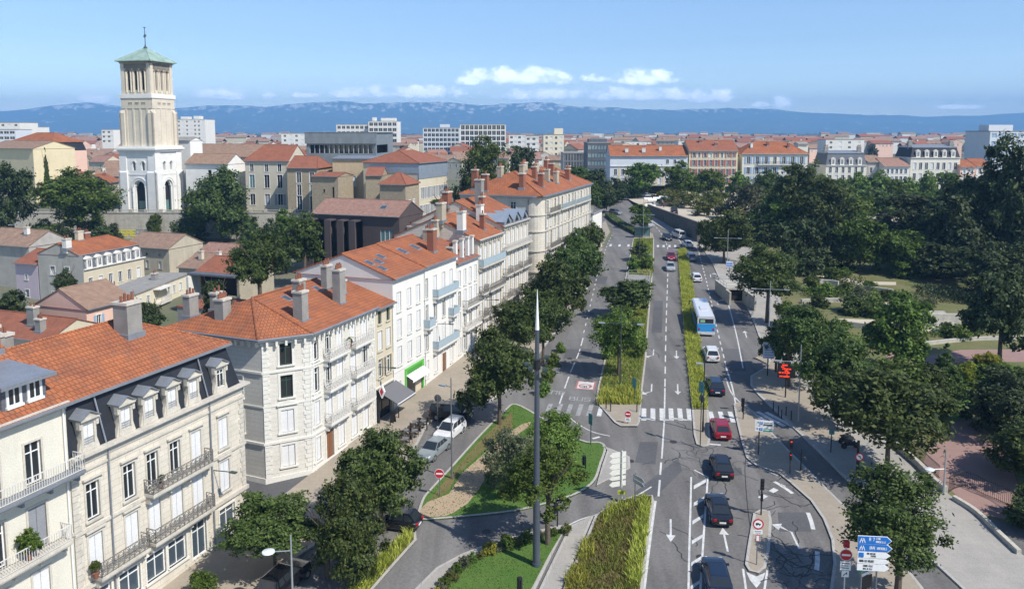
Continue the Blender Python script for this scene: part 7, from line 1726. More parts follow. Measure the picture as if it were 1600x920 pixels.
for i, (px, py, hw, h) in enumerate(((1270, 455, 14, 22), (1290, 462, 15, 20), (1320, 458, 14, 16), (1345, 468, 18, 22), (1335, 490, 26, 26), (1365, 492, 24, 28), (1390, 470, 14, 16), (1450, 480, 14, 14), (1300, 438, 13, 20), (1320, 432, 10, 14), (1280, 480, 16, 20), (1420, 600, 18, 20), (1360, 452, 12, 12), (1500, 530, 18, 22), (1480, 520, 14, 16), (1255, 500, 22, 26), (1310, 520, 22, 20), (1520, 620, 22, 26))):
	tree(f'low shrub on the park terraces, {nth(i)} in no special place' if False else f'round park shrub about {["knee","waist","chest","shoulder"][i % 4]} high, {nth(i)} counted from the terrace steps', ['green', 'bright', 'plane', 'olive'][i % 4] if i != 4 else 'plane', px, py - h, py + 2, hw, (px, py), zg='road', size='far', name='shrub', cat='shrub', trunk=False, group='shrubs on the park terraces')
# esplanade trees
ET = [(1000, 258, 305, 25, 'green', 262), (1062, 256, 304, 23, 'green', 262), (1108, 268, 308, 22, 'green', 262), (1155, 270, 306, 16, 'bright', 262), (1199, 268, 306, 20, 'green', 262), (1165, 290, 345, 24, 'olive', 196), (1058, 302, 332, 22, 'brownish', 232), (1085, 306, 336, 16, 'brownish', 224), (1118, 300, 340, 20, 'brownish', 214), (1100, 318, 352, 15, 'brownish', 205), (1135, 320, 355, 16, 'olive', 200), (1040, 300, 322, 16, 'brownish', 240), (1150, 330, 362, 18, 'brownish', 192), (1185, 300, 350, 18, 'olive', 200)]
for i, (cx, t_, b_, hw, kd, Y_) in enumerate(ET):
	lb = ('tree in front of the far houses, ' if Y_ > 250 else 'small tree on the sandy esplanade, ') + ORD[i if Y_ > 250 else i - 5] + (' from the left' if Y_ > 250 else ' in the scattered group')
	tree(lb, kd, cx, t_ - (5 if Y_ < 250 else 0), b_, hw * 1.2, None, Y_, zg=ZFLAT + .5 if Y_ > 250 else ESP, size='mid' if hw > 19 else 'far', group='trees in front of the far houses' if Y_ > 250 else 'young trees on the esplanade')
for i in range(13):
	cx = 1235 + i * 27 + rs.uniform(-6, 6); tree(f'bright green avenue tree behind the park, {ORD[i]} from the left', 'bright' if i % 3 else 'green', cx, 276 + rs.uniform(-8, 6), 312, 19 + rs.uniform(-2, 4), None, 262, zg=ZFLAT + .5, size='far', group='bright avenue trees behind the park')
for i in range(12):
	Y_ = rs.uniform(205, 250); cx = 1230 + i * 26 + rs.uniform(-8, 8); tree(f'shaded tree on the far esplanade behind the dark evergreens, {ORD[i]} from left', rs.choice(['green', 'plane', 'olive', 'plane']), cx, 296 + rs.uniform(-10, 14), 352, 22 + rs.uniform(-3, 6), None, Y_, zg=ESP, size='far', group='shaded trees on the far esplanade')
# left: below and around the church
LT = [('large leafy tree left of the bell tower', 'green', 120, 262, 362, 64, 205, 5), ('very dark tree at the left edge beside the church hill', 'dark', 8, 250, 372, 44, 200, 5), ('broad dark pine right of the bell tower', 'plane', 346, 262, 378, 58, 213, 5), ('dark tree between the white corner house and the loggia house', 'plane', 404, 366, 462, 48, 118, 5), ('green tree in front of the stone convent', 'plane', 474, 336, 412, 34, 150, 5),
	  ('dark creeper covered tree behind the flat apartment house', 'dark', 335, 440, 500, 24, 104, 4.5), ('small dark tree beside the gray gable', 'dark', 101, 423, 462, 18, 122, 4.5), ('broad dark bush at the left edge by the pink house', 'dark', 22, 457, 512, 34, 112, 4.3), ('small dark evergreen behind the orange roof chimney', 'dark', 232, 473, 520, 22, 96, 4.2), ('pointed green conifer left of the orange dormer roof', 'cone', 50, 352, 412, 17, 160, 5),
	  ('tall trees behind the grand block beside the brick chimneys', 'green', 750, 214, 330, 44, 222, 9), ('dark tree right of the tall green tree behind the grand block', 'dark', 818, 232, 300, 30, 250, 11), ('slim cypress in front of the pink mansard house', 'cone', 72, 234, 292, 6, 235, 11), ('dark green hedge tree beside the stone convent garden', 'green', 445, 330, 380, 22, 165, 5), ('wall side tree below the bell tower balustrade', 'green', 242, 336, 372, 11, 216, 5), ('low bush in front of the long cream wing', 'green', 690, 312, 328, 16, 200, 9), ('ivy tree under the broad dark pine', 'plane', 300, 330, 378, 28, 211, 5)]
for (lb, kd, cx, t_, b_, hw, Y_, zg_) in LT: tree(lb, kd, cx, t_, b_, hw, None, Y_, zg=zg_, size='near' if hw > 40 else 'mid')
for i, (cx, t_, b_, hw, Y_) in enumerate(((70, 345, 392, 22, 200), (150, 340, 384, 24, 206), (178, 350, 380, 14, 212), (20, 360, 410, 26, 190), (98, 352, 400, 20, 190), (300, 345, 384, 18, 212), (400, 350, 384, 20, 208), (425, 345, 392, 18, 195), (440, 372, 420, 20, 165), (380, 372, 392, 14, 185))):
	tree(f'dark bush at the foot of the church wall, {ORD[i]} counted from the left conifer', 'dark' if i % 3 else 'plane', cx, t_, b_, hw, None, Y_, zg=5, size='mid', name='shrub', cat='shrub', trunk=False, group='bushes at the foot of the church wall')
for i, (cx, t_, b_, hw, Y_) in enumerate(((905, 262, 300, 28, 250), (935, 266, 312, 24, 245), (922, 284, 325, 22, 225), (948, 286, 325, 18, 228), (890, 270, 300, 20, 255), (965, 280, 320, 16, 250))):
	tree(f'dark tree at the bend of the avenue, {ORD[i]} of the clump', 'dark' if i % 2 else 'plane', cx, t_, b_, hw, None, Y_, zg=ZFLAT, size='mid', group='dark trees at the bend of the avenue')
for i in range(46):
	Y_ = 520 + 900 * rs.random() ** 1.5; cx = rs.uniform(0, 1600); hw = rs.uniform(5, 9) * 620 / Y_ * 1.2; tp = z_at(0, 1)
	zz = ZFLAT + rs.uniform(7, 13); y_t = 205 + (HC - zz) / Y_ * F
	tree(f'dark distant tree rising between the far roofs, {nth(i) if i < 49 else i} from the first', 'dark', cx, y_t - 2, 205 + (HC - 12) / Y_ * F, hw, None, Y_, zg=12, size='far', group='distant trees between the far roofs', trunk=False)
# far plain: woods that read as one mass
tv = []; tf = []
for i in range(2600):
	Y_ = 900 * (7.0 ** rs.random()); x = (rs.uniform(-100, 1700) - 800) / F * Y_; h = rs.uniform(5, 11); w_ = rs.uniform(8, 30); k = len(tv)
	for q in range(6): a = q * math.pi / 3; tv.append((x + w_ * math.cos(a), Y_ + w_ * .5 * math.sin(a), 11))
	for q in range(6): a = q * math.pi / 3; tv.append((x + w_ * .7 * math.cos(a), Y_ + w_ * .35 * math.sin(a), 11 + h * rs.uniform(.6, 1)))
	tv.append((x, Y_, 11 + h * 1.1))
	for q in range(6):
		tf.append((k + q, k + (q + 1) % 6, k + 6 + (q + 1) % 6, k + 6 + q)); tf.append((k + 6 + q, k + 6 + (q + 1) % 6, k + 12))
me = bpy.data.meshes.new('distant_woods'); me.from_pydata(tv, [], tf); me.materials.append(mt['leaf_plane']); tag(link('distant_woods', me), kind='stuff')
def blades(name, poly, dens, h, m, wid=.05, seed=1, zf=road_z, base=.13, lean=.75, hvar=None, clump=0.0, kind='stuff'):
	r = random.Random(seed); xs_ = [p[0] for p in poly]; ys_ = [p[1] for p in poly]
	A_ = abs(area2(poly)) / 2; n = int(A_ * dens); V = []; Fc = []
	def inside(x, y):
		c = False; j = len(poly) - 1
		for i in range(len(poly)):
			if (poly[i][1] > y) != (poly[j][1] > y) and x < (poly[j][0] - poly[i][0]) * (y - poly[i][1]) / (poly[j][1] - poly[i][1]) + poly[i][0]: c = not c
			j = i
		return c
	k = 0; tries = 0
	while k < n and tries < n * 20:
		tries += 1
		x, y = r.uniform(min(xs_), max(xs_)), r.uniform(min(ys_), max(ys_))
		if not inside(x, y): continue
		q = pnoise(Vector((x * .55, y * .55, seed)))
		if clump and q < clump * r.uniform(-.4, .4) - .05: k += 1; continue
		hh = h * r.uniform(.4, 1.25) * (1 + .7 * q); a = r.uniform(0, 6.28); z = zf(y) + base; i = len(V); l = lean * hh * r.uniform(.2, 1.2); b = r.uniform(0, 6.28)
		wx, wy = math.cos(a) * wid * r.uniform(.6, 1.4), math.sin(a) * wid
		lx, ly = math.cos(b) * l, math.sin(b) * l
		V += [(x - wx, y - wy, z), (x + wx, y + wy, z), (x + wx * .7 + lx * .45, y + wy * .7 + ly * .45, z + hh * .65), (x - wx * .7 + lx * .45, y - wy * .7 + ly * .45, z + hh * .65), (x + lx, y + ly, z + hh)]
		Fc += [(i, i + 1, i + 2, i + 3), (i + 3, i + 2, i + 4)]; k += 1
	me = bpy.data.meshes.new(name); me.from_pydata(V, [], Fc); me.materials.append(mt[m]); tag(link(name, me), kind=kind)
blades('tall_grass', offset_line(pgs if area2(pgs) > 0 else pgs[::-1], .06, True), 130, .58, 'blade', .038, 1)
blades('meadow_grass', offset_line(pmw if area2(pmw) > 0 else pmw[::-1], .3, True), 95, .30, 'blade_brown', .035, 2)
blades('meadow_grass', offset_line(pmw if area2(pmw) > 0 else pmw[::-1], .3, True), 95, .34, 'blade_green', .035, 21, clump=.5)
def px_poly(l): return PX(l)
blades('tall_grass', px_poly([(1000, 778), (1018, 782), (1012, 838), (1000, 918), (985, 918), (975, 890), (985, 868), (990, 820), (998, 800)]), 110, .6, 'blade', .035, 3)
blades('tall_grass', px_poly([(884, 905), (880, 950), (905, 950), (918, 910), (912, 888), (895, 886)]), 120, .62, 'blade', .035, 4)
blades('tall_grass', px_poly([(905, 862), (898, 876), (915, 882), (930, 868), (925, 846), (913, 846)]), 120, .6, 'blade', .035, 5)
blades('tall_grass', px_poly([(945, 800), (965, 788), (1000, 780), (990, 792), (965, 806), (940, 825)]), 110, .5, 'blade', .035, 6)
blades('tall_grass', offset_line(psb if area2(psb) > 0 else psb[::-1], .25, True), 110, .6, 'blade', .04, 7)
blades('bed_grass', offset_line(pcb if area2(pcb) > 0 else pcb[::-1], .35, True), 45, .35, 'blade_green', .045, 8)
blades('tall_grass', px_poly([(933, 634), (940, 612), (960, 610), (985, 612), (1000, 615), (1000, 634)]), 60, .8, 'blade', .055, 9)
blades('tall_grass', px_poly([(998, 405), (1018, 405), (1018, 436), (996, 430)]), 40, .8, 'blade', .06, 10)
blades('grass', PX([(882, 828), (818, 841), (775, 855), (732, 878), (702, 905), (672, 935), (660, 962), (808, 962), (832, 918), (857, 870)]), 60, .07, 'lawn_blade', .03, 11, base=.15)
blades('grass', offset_line(pt if area2(pt) > 0 else pt[::-1], .3, True), 22, .07, 'lawn_blade', .04, 12)
# flowering shrubs along the mast lawn
for i in range(17):
	t = i / 16; a = [(880, 830), (816, 844), (770, 858), (725, 880), (692, 912), (672, 945)]; q = t * 5; k = min(int(q), 4); f = q - k
	px = a[k][0] + (a[k + 1][0] - a[k][0]) * f + 4; py = a[k][1] + (a[k + 1][1] - a[k][1]) * f + 4
	tree(f'{["dark reddish", "green", "olive", "yellow flowering"][i % 4]} border shrub on the mast lawn, {ORD[i]} counted from the open tree', ['brownish', 'green', 'olive', 'yellow'][i % 4] if i % 8 != 3 else 'green', px, py - rs.uniform(12, 20), py + 6, rs.uniform(9, 14), (px, py), size='far', name='shrub', cat='shrub', trunk=False, group='shrub border of the mast lawn')
def hedge_px(label, pts, w, h, m='leaf_plane', dens=60, seed=3):
	hp = smooth_line(PX(pts), False, 3); r_ = random.Random(seed); hv = MB()
	for a, c in zip(hp, hp[1:]):
		a, c = Vector(a), Vector(c); l = (c - a).length; d = (c - a) / l; n_ = Vector((-d.y, d.x))
		for i in range(int(l * dens)):
			p2 = a + d * r_.random() * l + n_ * r_.uniform(-w, w) / 2; p = Vector((p2.x, p2.y, road_z(p2.y) + h * r_.uniform(.05, 1.1))); q = Vector((r_.gauss(0, 1), r_.gauss(0, 1), r_.gauss(0, 1) + .4)).normalized(); u = q.orthogonal().normalized(); v = q.cross(u); s_ = .2
			hv.face([p - u * s_, p + v * s_ * .6, p + u * s_, p - v * s_ * .6])
	tag(hv.build('hedge', mt[m]), label, 'hedge')
hedge_px('dense dark hedge in the middle of the park terraces', [(1318, 488), (1360, 492), (1405, 498)], 5, 2.4, dens=150); hedge_px('hedge along the upper park terrace below the dark trees', [(1262, 436), (1310, 440), (1350, 446)], 3, 1.3, seed=4); hedge_px('green hedge between two pale paths of the park', [(1256, 462), (1320, 462), (1380, 466), (1430, 474)], 4, 1.2, 'leaf_green', 80, 5); hedge_px('hedge below the park steps', [(1400, 522), (1460, 524), (1540, 524)], 3, 1.2, 'leaf_green', 60, 6); hedge_px('bright ground cover hedge at the lower park terrace', [(1300, 530), (1350, 536), (1390, 540)], 4, .8, 'leaf_bright', 60, 7); hedge_px('dark hedge at the foot of the black evergreens', [(1430, 462), (1500, 470), (1600, 480)], 6, 1.8, 'leaf_dark', 110, 8)
# hedge where the avenue bends
hp = smooth_line(PX([(952, 338), (966, 350), (985, 360), (1003, 369)]), False, 3); h_ = MB()
strip(h_, hp, 2.4, .9, h=.9); r_ = random.Random(3)
hv = MB()
for i in range(2600):
	k = r_.randrange(len(hp) - 1); f = r_.random(); c = Vector(hp[k]).lerp(Vector(hp[k + 1]), f); d = Vector(hp[k + 1]) - Vector(hp[k]); d.normalize(); n_ = Vector((-d.y, d.x)); o = r_.uniform(-1.3, 1.3)
	p = Vector((c.x + n_.x * o, c.y + n_.y * o, road_z(c.y) + r_.uniform(.1, 1.05))); a = Vector((r_.gauss(0, 1), r_.gauss(0, 1), r_.gauss(0, 1))).normalized(); b_ = a.orthogonal().normalized(); s_ = .16
	hv.face([p - a * s_, p + b_ * s_, p + a * s_, p - b_ * s_])
hd = hv.build('hedge', mt['leaf_plane']); tag(hd, 'long clipped dark hedge between the two carriageways at the bend', 'hedge')
h_.build('hedge_body', mt['leaf_dark'], hd)
CARV = {  # length, width, height, belt, bonnet height, tail slope, roof start/end (fractions from rear)
	'hatch': dict(L=4.15, W=1.78, H=1.50, belt=.95, hood=.90, y_rear=-.47, y_rt=-.36, y_ft=.05, y_front=.24),
	'suv': dict(L=4.45, W=1.86, H=1.66, belt=1.05, hood=1.02, y_rear=-.475, y_rt=-.40, y_ft=.05, y_front=.23),
	'sedan': dict(L=4.5, W=1.8, H=1.43, belt=.92, hood=.86, y_rear=-.36, y_rt=-.22, y_ft=.06, y_front=.24),
	'mpv': dict(L=4.6, W=1.86, H=1.75, belt=1.05, hood=1.05, y_rear=-.485, y_rt=-.44, y_ft=.12, y_front=.34),
	'van': dict(L=4.9, W=1.92, H=1.95, belt=1.12, hood=1.12, y_rear=-.49, y_rt=-.47, y_ft=.20, y_front=.38)}
def car_meshes(v, paint):
	d = CARV[v]; L_, W_, H_, belt, hood = d['L'], d['W'], d['H'], d['belt'], d['hood']; hw = W_ / 2
	st_ = [(-.5, .42, .80, .80), (-.485, .30, .92 * belt, .92), (-.44, .24, belt, .98), (-.30, .20, belt, 1.0), (0, .19, belt, 1.0), (.24, .19, belt * .99, 1.0), (.36, .20, hood, .98), (.44, .22, hood * .93, .93), (.485, .28, hood * .82, .84), (.5, .40, hood * .62, .74)]
	if d['y_rear'] > -.4: st_[1] = (-.485, .30, belt * .98, .92)
	b = MB(); secs = []
	for (y, zb, zt_, k) in st_:
		w = hw * k; s = [(w * .90, zb), (w, zb + .16), (w * 1.0, zt_ * .72), (w * .96, zt_ - .07), (w * .84, zt_)]
		secs.append([Vector((x, y * L_, z)) for x, z in s] + [Vector((-x, y * L_, z)) for x, z in s[::-1]])
	for a, c in zip(secs, secs[1:]):
		for i in range(len(a)):
			j = (i + 1) % len(a); b.face([a[i], a[j], c[j], c[i]])
	b.face(secs[0][::-1]); b.face(secs[-1])
	# cabin
	y0, y1, y2, y3 = d['y_rear'] * L_, d['y_rt'] * L_, d['y_ft'] * L_, d['y_front'] * L_
	wb, wt = hw * .88, hw * .70; zt_ = H_
	B_ = [(-wb, y0, belt - .03), (wb, y0, belt - .03), (wb, y3, belt - .04), (-wb, y3, belt - .04)]; T_ = [(-wt, y1, zt_ - .05), (wt, y1, zt_ - .05), (wt, y2, zt_ - .04), (-wt, y2, zt_ - .04)]
	B_ = [Vector(p) for p in B_]; T_ = [Vector(p) for p in T_]; ym = (y1 + y2) / 2
	for i in range(4): b.face([B_[i], B_[(i + 1) % 4], T_[(i + 1) % 4], T_[i]])
	cr_ = [Vector((-wt * .8, y1 + .12, zt_)), Vector((wt * .8, y1 + .12, zt_)), Vector((wt * .8, y2 - .12, zt_)), Vector((-wt * .8, y2 - .12, zt_))]
	for i in range(4): b.face([T_[i], T_[(i + 1) % 4], cr_[(i + 1) % 4], cr_[i]])
	b.face(cr_)
	b.box(-hw * .8, hw * .8, -.497 * L_ - .03, -.45 * L_, .32, .5); b.box(-hw * .8, hw * .8, .45 * L_, .497 * L_ + .02, .25, .42)
	for sx_ in (-1, 1):     # wheel arches
		for yw in (-.30, .31): b.cyl((sx_ * (hw - .12), yw * L_, .36), (sx_ * (hw + .02), yw * L_, .36), .40, .40, 16)
	out = {'body': b.mesh('body', mt[paint])}
	def pan(nm, q, inset=.12, push=.012):
		q = [Vector(p) for p in q]; c = sum(q, Vector()) / 4; n = (q[1] - q[0]).cross(q[2] - q[0]).normalized()
		if n.dot(c - Vector((0, (y1 + y2) / 2, belt))) < 0: n = -n
		e = [c + (p - c) * (1 - inset) + n * push for p in q]; g = MB(); g.face(e); g.face([p - n * .008 for p in e[::-1]]); return g.mesh(nm, mt['glass'])
	out['rear_window'] = pan('rear_window', [B_[0], B_[1], T_[1], T_[0]], .14); out['windscreen'] = pan('windscreen', [B_[2], B_[3], T_[3], T_[2]], .07)
	for sx_ in (-1, 1):
		g = MB(); q = [B_[1], B_[2], T_[2], T_[1]] if sx_ > 0 else [B_[3], B_[0], T_[0], T_[3]]
		c = sum(q, Vector()) / 4; n = Vector((sx_, 0, .35)).normalized()
		bt = lambda p, t_, f, h: p.lerp(t_, f)
		for (f0, f1) in ((.04, .36), (.39, .66), (.69, .95)):
			lo0, lo1, hi0, hi1 = q[0].lerp(q[1], f0), q[0].lerp(q[1], f1), q[3].lerp(q[2], f0), q[3].lerp(q[2], f1)
			g.face([p + n * .012 for p in (lo0.lerp(hi0, .14), lo1.lerp(hi1, .14), lo1.lerp(hi1, .9), lo0.lerp(hi0, .9))])
		out['side_window' + str(sx_)] = g.mesh('side_window', mt['glass'])
	for nm, m, yy, z, w, h, x in (('tail_light', 'redlight', -.492, belt * .80, .26, .2, .68), ('headlight', 'headlight', .482, hood * .74, .34, .15, .60)):
		g = MB(); s_ = 1 if yy > 0 else -1; g.prism([(-w / 2, -h / 2), (w / 2, -h / 2 + .03), (w / 2, h / 2), (-w / 2, h / 2 - .03)], -.12, .06); out[nm] = (g.mesh(nm, mt[m]), (x * hw, yy * L_, z))
	g = MB(); g.box(-.26, .26, -.02, .02, -.06, .06); out['number_plate'] = (g.mesh('number_plate', mt['plate']), (0, -.503 * L_ - .035, belt * .58))
	g = MB(); g.box(-.1, .1, -.06, .06, -.07, .08); out['wing_mirror'] = (g.mesh('wing_mirror', mt[paint]), (hw + .02, y3 - .28, belt + .05))
	return out
def wheel_mesh():
	g = MB(); g.cyl((-.1, 0, 0), (.1, 0, 0), .32, .32, 20); h = MB(); h.cyl((-.11, 0, 0), (.112, 0, 0), .2, .2, 14); return g.mesh('wheel', mt['tyre']), h.mesh('rim', mt['rim'])
def car(label, v, paint, x, y, az, zf=road_z, name='parked_car', group=None, cat='car'):
	d = CARV[v]; ms = cached(('car', v, paint), lambda: car_meshes(v, 'car_' + paint)); wm, rm = cached('wheel', wheel_mesh)
	t = thing(name, label, cat, (x, y, zf(y) + .01), -az, group)
	if zf is road_z and y < YFLAT: t.rotation_euler = (math.atan(SLOPE * math.cos(az)), math.atan(SLOPE * math.sin(az)) * -1 if False else 0, -az)
	for k in ('body', 'rear_window', 'windscreen', 'side_window-1', 'side_window1'): link(k.strip('-1'), ms[k], t)
	for k in ('tail_light', 'headlight', 'wing_mirror'):
		me, (a, b_, c) = ms[k]
		link(k, me, t, (a, b_, c)); link(k, me, t, (-a, b_, c))
	me, p = ms['number_plate']; link('number_plate', me, t, p); link('number_plate', me, t, (0, .5 * d['L'] + .02, .45))
	for sx_ in (-1, 1):
		for yw in (-.30, .31):
			w_ = link('wheel', wm, t, (sx_ * (d['W'] / 2 - .07), yw * d['L'], .32)); link('rim', rm, w_)
	return t
def carpx(label, v, paint, px, py, az, rear=True, **k):
	"""px, py: where the end facing the camera meets the road"""
	x, y = S(px, py); L_ = CARV[v]['L'] / 2; s_ = 1 if rear else -1
	return car(label, v, paint, x + math.sin(az) * L_ * s_, y + math.cos(az) * L_ * s_, az, **k)
PI = math.pi; A0 = AZ - .035
carpx('dark red hatchback waiting at the crossing, first car in the queue', 'hatch', 'red', 1130, 690, A0 - .04, name='car')
carpx('black hatchback right behind the dark red car', 'hatch', 'black', 1132, 753, A0 - .05, name='car')
carpx('black car beside the zebra hatching, third in the queue', 'sedan', 'black', 1129, 826, A0 - .06, name='car')
carpx('black car at the bottom edge of the photo, last in the queue', 'hatch', 'navy', 1126, 938, A0 - .06, name='car')
carpx('dark navy estate car in front of the grass strip end', 'suv', 'navy', 1121, 621, A0 - .03, name='car')
carpx('white crossover driving behind the blue and white bus', 'suv', 'white', 1114, 568, A0 - .03, name='car')
carpx('white car ahead of the bus on the right carriageway', 'hatch', 'white', 1090, 442, A0 - .10, name='car')
carpx('gray car beside the top of the grass strip', 'hatch', 'bluegray', 1082, 409, A0 - .12, name='car')
carpx('white saloon near the end of the retaining wall', 'sedan', 'white', 1078, 388, A0 - .2, name='car')
carpx('small white van going up along the retaining wall', 'van', 'white', 1066, 374, A0 - .33, name='van', cat='van')
carpx('black car coming down past the top of the dashed line', 'hatch', 'black', 1045, 377, A0 - .15 + PI, False, name='car')
carpx('bright red car coming down beside the grass strip', 'hatch', 'red', 1049, 408, A0 + PI, False, name='car')
carpx('silver car coming down behind the bright red car', 'sedan', 'silver', 1048, 425, A0 + PI, False, name='car')
carpx('silver people carrier coming round the bend', 'mpv', 'silver', 1017, 356, A0 - .45 + PI, False, name='car')
carpx('dark car high up at the bend beside the hedge', 'hatch', 'gray', 969, 336, A0 - .75 + PI, False, name='car')
carpx('silver gray saloon parked on the side lane nearest the corner house', 'sedan', 'bluegray', 660, 724, .42 + PI, False)
carpx('white crossover parked between the gray saloon and the black people carrier', 'suv', 'white', 686, 695, .42 + PI, False)
x_, y_ = S(705, 655); car('black people carrier parked sideways on the pavement by the bollards', 'mpv', 'black', x_, y_, PI * .5 + .2, zf=lambda y: road_z(y) + .12)
x_, y_ = S(618, 822); car('black car half hidden under the round tree at the side street', 'hatch', 'black', x_, y_, -PI * .5 + .25)
x_, y_ = S(446, 916); car('black car parked under the low spreading tree at the bottom', 'suv', 'black', x_, y_, .36)
x_, y_ = S(1134, 393); car('dark car parked under the tree beside the wall end', 'hatch', 'black', x_, y_, PI * .5, zf=lambda y: road_z(y) + .12)
x_, y_ = at_z(1053, 334, ESP); car('black delivery van standing on the sandy esplanade', 'van', 'black', x_, y_, A0, zf=lambda y: ESP, name='van', cat='van')
for i, (px, pn) in enumerate(((985, 'gray'), (1012, 'silver'), (1040, 'white'), (1128, 'black'), (1190, 'white'), (950, 'white'))):
	car(f'{"dark gray" if pn == "gray" else pn} car parked below the far houses, {ORD[i]} of its row', 'hatch', pn, x_at(px, 264, 14), 264, PI / 2, zf=lambda y: ZFLAT + .5, group='cars below the far houses')
bx_, by_ = S(1103, 526); baz = A0 - .02; BL, BW, BH = 10.2, 2.5, 3.0
t = thing('bus', 'white and bright blue city bus seen from behind on the right carriageway', 'bus', (bx_ + math.sin(baz) * BL / 2, by_ + math.cos(baz) * BL / 2, road_z(by_ + BL / 2) + .02)); t.rotation_euler = (math.atan(SLOPE), 0, -baz)
b = MB(); hw = BW / 2; pr = [(hw - .06, .32), (hw, .55), (hw, 2.55), (hw - .08, 2.85), (hw - .28, BH), (-hw + .28, BH), (-hw + .08, 2.85), (-hw, 2.55), (-hw, .55), (-hw + .06, .32)]
for i in range(len(pr)):
	a, c = pr[i], pr[(i + 1) % len(pr)]; b.face([(a[0], -BL / 2, a[1]), (a[0], BL / 2, a[1]), (c[0], BL / 2, c[1]), (c[0], -BL / 2, c[1])])
b.face([(x, -BL / 2, z) for x, z in pr]); b.face([(x, BL / 2, z) for x, z in pr[::-1]]); b.box(-.55, .55, -1.4, .2, BH, BH + .12); b.box(-.5, .5, -2.0, -1.5, BH, BH + .07)
b.build('body', mt['car_white'], t)
q = MB(); q.prism([(-hw + .02, .75), (hw - .02, .75), (hw - .02, 1.9), (-hw + .02, 1.9)], -BL / 2 - .02, -BL / 2 - .002); q.build('rear_panel', mt['busblue'], t)
for sx_ in (-1, 1):
	q = MB(); x0, x1 = (hw + .003, hw + .015) if sx_ > 0 else (-hw - .015, -hw - .003); q.box(x0, x1, -BL / 2, BL / 2 - .3, .5, 1.45); q.build('side_panel', mt['busblue'], t)
	q = MB(); q.box(x0, x1, -BL / 2 + .5, BL / 2 - .5, 1.5, 2.5); q.build('side_window', mt['glass'], t)
	q = MB(); q.box(sx_ * 1.0 - .11, sx_ * 1.0 + .11, -BL / 2 - .045, -BL / 2 - .022, .95, 1.25); q.build('tail_light', mt['redlight'], t)
	q = MB(); q.tube([(sx_ * hw, BL / 2 - .1, 2.5), (sx_ * (hw + .35), BL / 2 + .1, 2.5), (sx_ * (hw + .35), BL / 2 + .1, 1.9)], .06, 6); q.build('wing_mirror', mt['black'], t)
	for yw in (-2.6, 3.0):
		q = MB(); q.cyl((sx_ * (hw - .2), yw, .48), (sx_ * (hw + .02), yw, .48), .48, .48, 18); wq = q.build('wheel', mt['tyre'], t)
q = MB(); q.box(-1.0, 1.0, -BL / 2 - .03, -BL / 2 - .003, 2.0, 2.62); rw = q.build('rear_window', mt['glass'], t)
q = MB(); q.box(-.85, -.2, -BL / 2 - .05, -BL / 2 - .033, 2.1, 2.5); q.build('line_display', mt['sign_green2'], rw)
q = MB(); q.box(-1.15, 1.15, -BL / 2 - .06, -BL / 2 + .1, .32, .7); q.build('bumper', mt['car_white'], t)
q = MB(); q.box(-.7, -.2, -BL / 2 - .08, -BL / 2 - .062, .42, .56); q.build('number_plate', mt['plate'], t)
q = MB(); q.box(-1.1, 1.1, BL / 2 + .003, BL / 2 + .02, 1.1, 2.6); q.build('windscreen', mt['glass'], t)
def lamp(label, px, py, h, arms, az, col='lampgray', arm=1.6, base_z=None, rise=0.0, name='street_lamp', group=None, disc=False):
	x, y = S(px, py); t = thing(name, label, 'street lamp', (x, y, road_z(y) + .1), -az, group)
	q = MB(); q.cyl((0, 0, 0), (0, 0, 1.1), .11, .10, 10); q.cyl((0, 0, 1.1), (0, 0, h), .075, .05, 8); q.build('pole', mt[col], t)
	for (s_, z) in arms:
		q = MB(); q.tube([(0, 0, z), (s_ * arm, 0, z + rise)], .035, 6); ao = q.build('arm', mt[col], t)
		q = MB(); c = s_ * arm; e = s_ * (arm + .75)
		if disc: q.lathe([(.1, .12), (.42, .04), (.44, -.02), (.3, -.06)], 18, 0, (s_ * (arm + .4), 0, z + rise)); q.build('lamp_head', mt['lens'], ao)
		else:
			q.prism([(min(c, e), z + rise - .05), (max(c, e), z + rise - .05), (max(c, e), z + rise + .05), (min(c, e), z + rise + .09)], -.15, .15); q.build('lamp_head', mt['lampgray'], ao)
	return t
def hpx(px, py, top):       # height of something standing at a street pixel whose top is at pixel row `top`
	x, y = S(px, py); return z_at(top, y) - road_z(y)
tree('small leafy tree hiding the end of the dark retaining wall', 'plane', 1106, 346, 392, 17, (1103, 392), zg='road')
G2 = 'double armed lamps along the avenue'
for (lb, px, py, tp, ay) in (('tall lamp with two arms on the central bed above the crossing', 969, 603, 478, 507), ('two armed lamp behind the round tree on the central bed', 981, 500, 440, 459), ('two armed lamp beside the bus on the right pavement', 1201, 523, 440, 453),
							 ('two armed lamp next to the red message board', 1247, 660, 540, 567), ('two armed lamp near the tree at the wall end', 1136, 421, 360, 373), ('two armed lamp at the far bend of the avenue', 1005, 372, 320, 336), ('thin two armed lamp on the upper central bed', 998, 425, 355, 398)):
	h = hpx(px, py, tp); z = hpx(px, py, ay); lamp(lb, px, py, h, [(-1, z), (1, z)], AZ, 'lampgreen' if px < 1000 else 'lampgray', 1.9, group=G2)
lamp('single armed lamp with a disc head above the bottom left black car', 458, 955, hpx(458, 955, 838), [(-1, hpx(458, 955, 862))], -.1, 'lampgray', 1.1, disc=True)
lamp('plain tall gray lamp post beside the no entry sign of the side lane', 706, 749, hpx(706, 749, 592), [(-1, hpx(706, 749, 606))], .5, 'steel', .5)
lamp('lamp with a disc head on the pavement beside the railings', 1474, 772, hpx(1474, 772, 704), [(-1, hpx(1474, 772, 734))], -.05, 'lampgray', 1.0, disc=True)
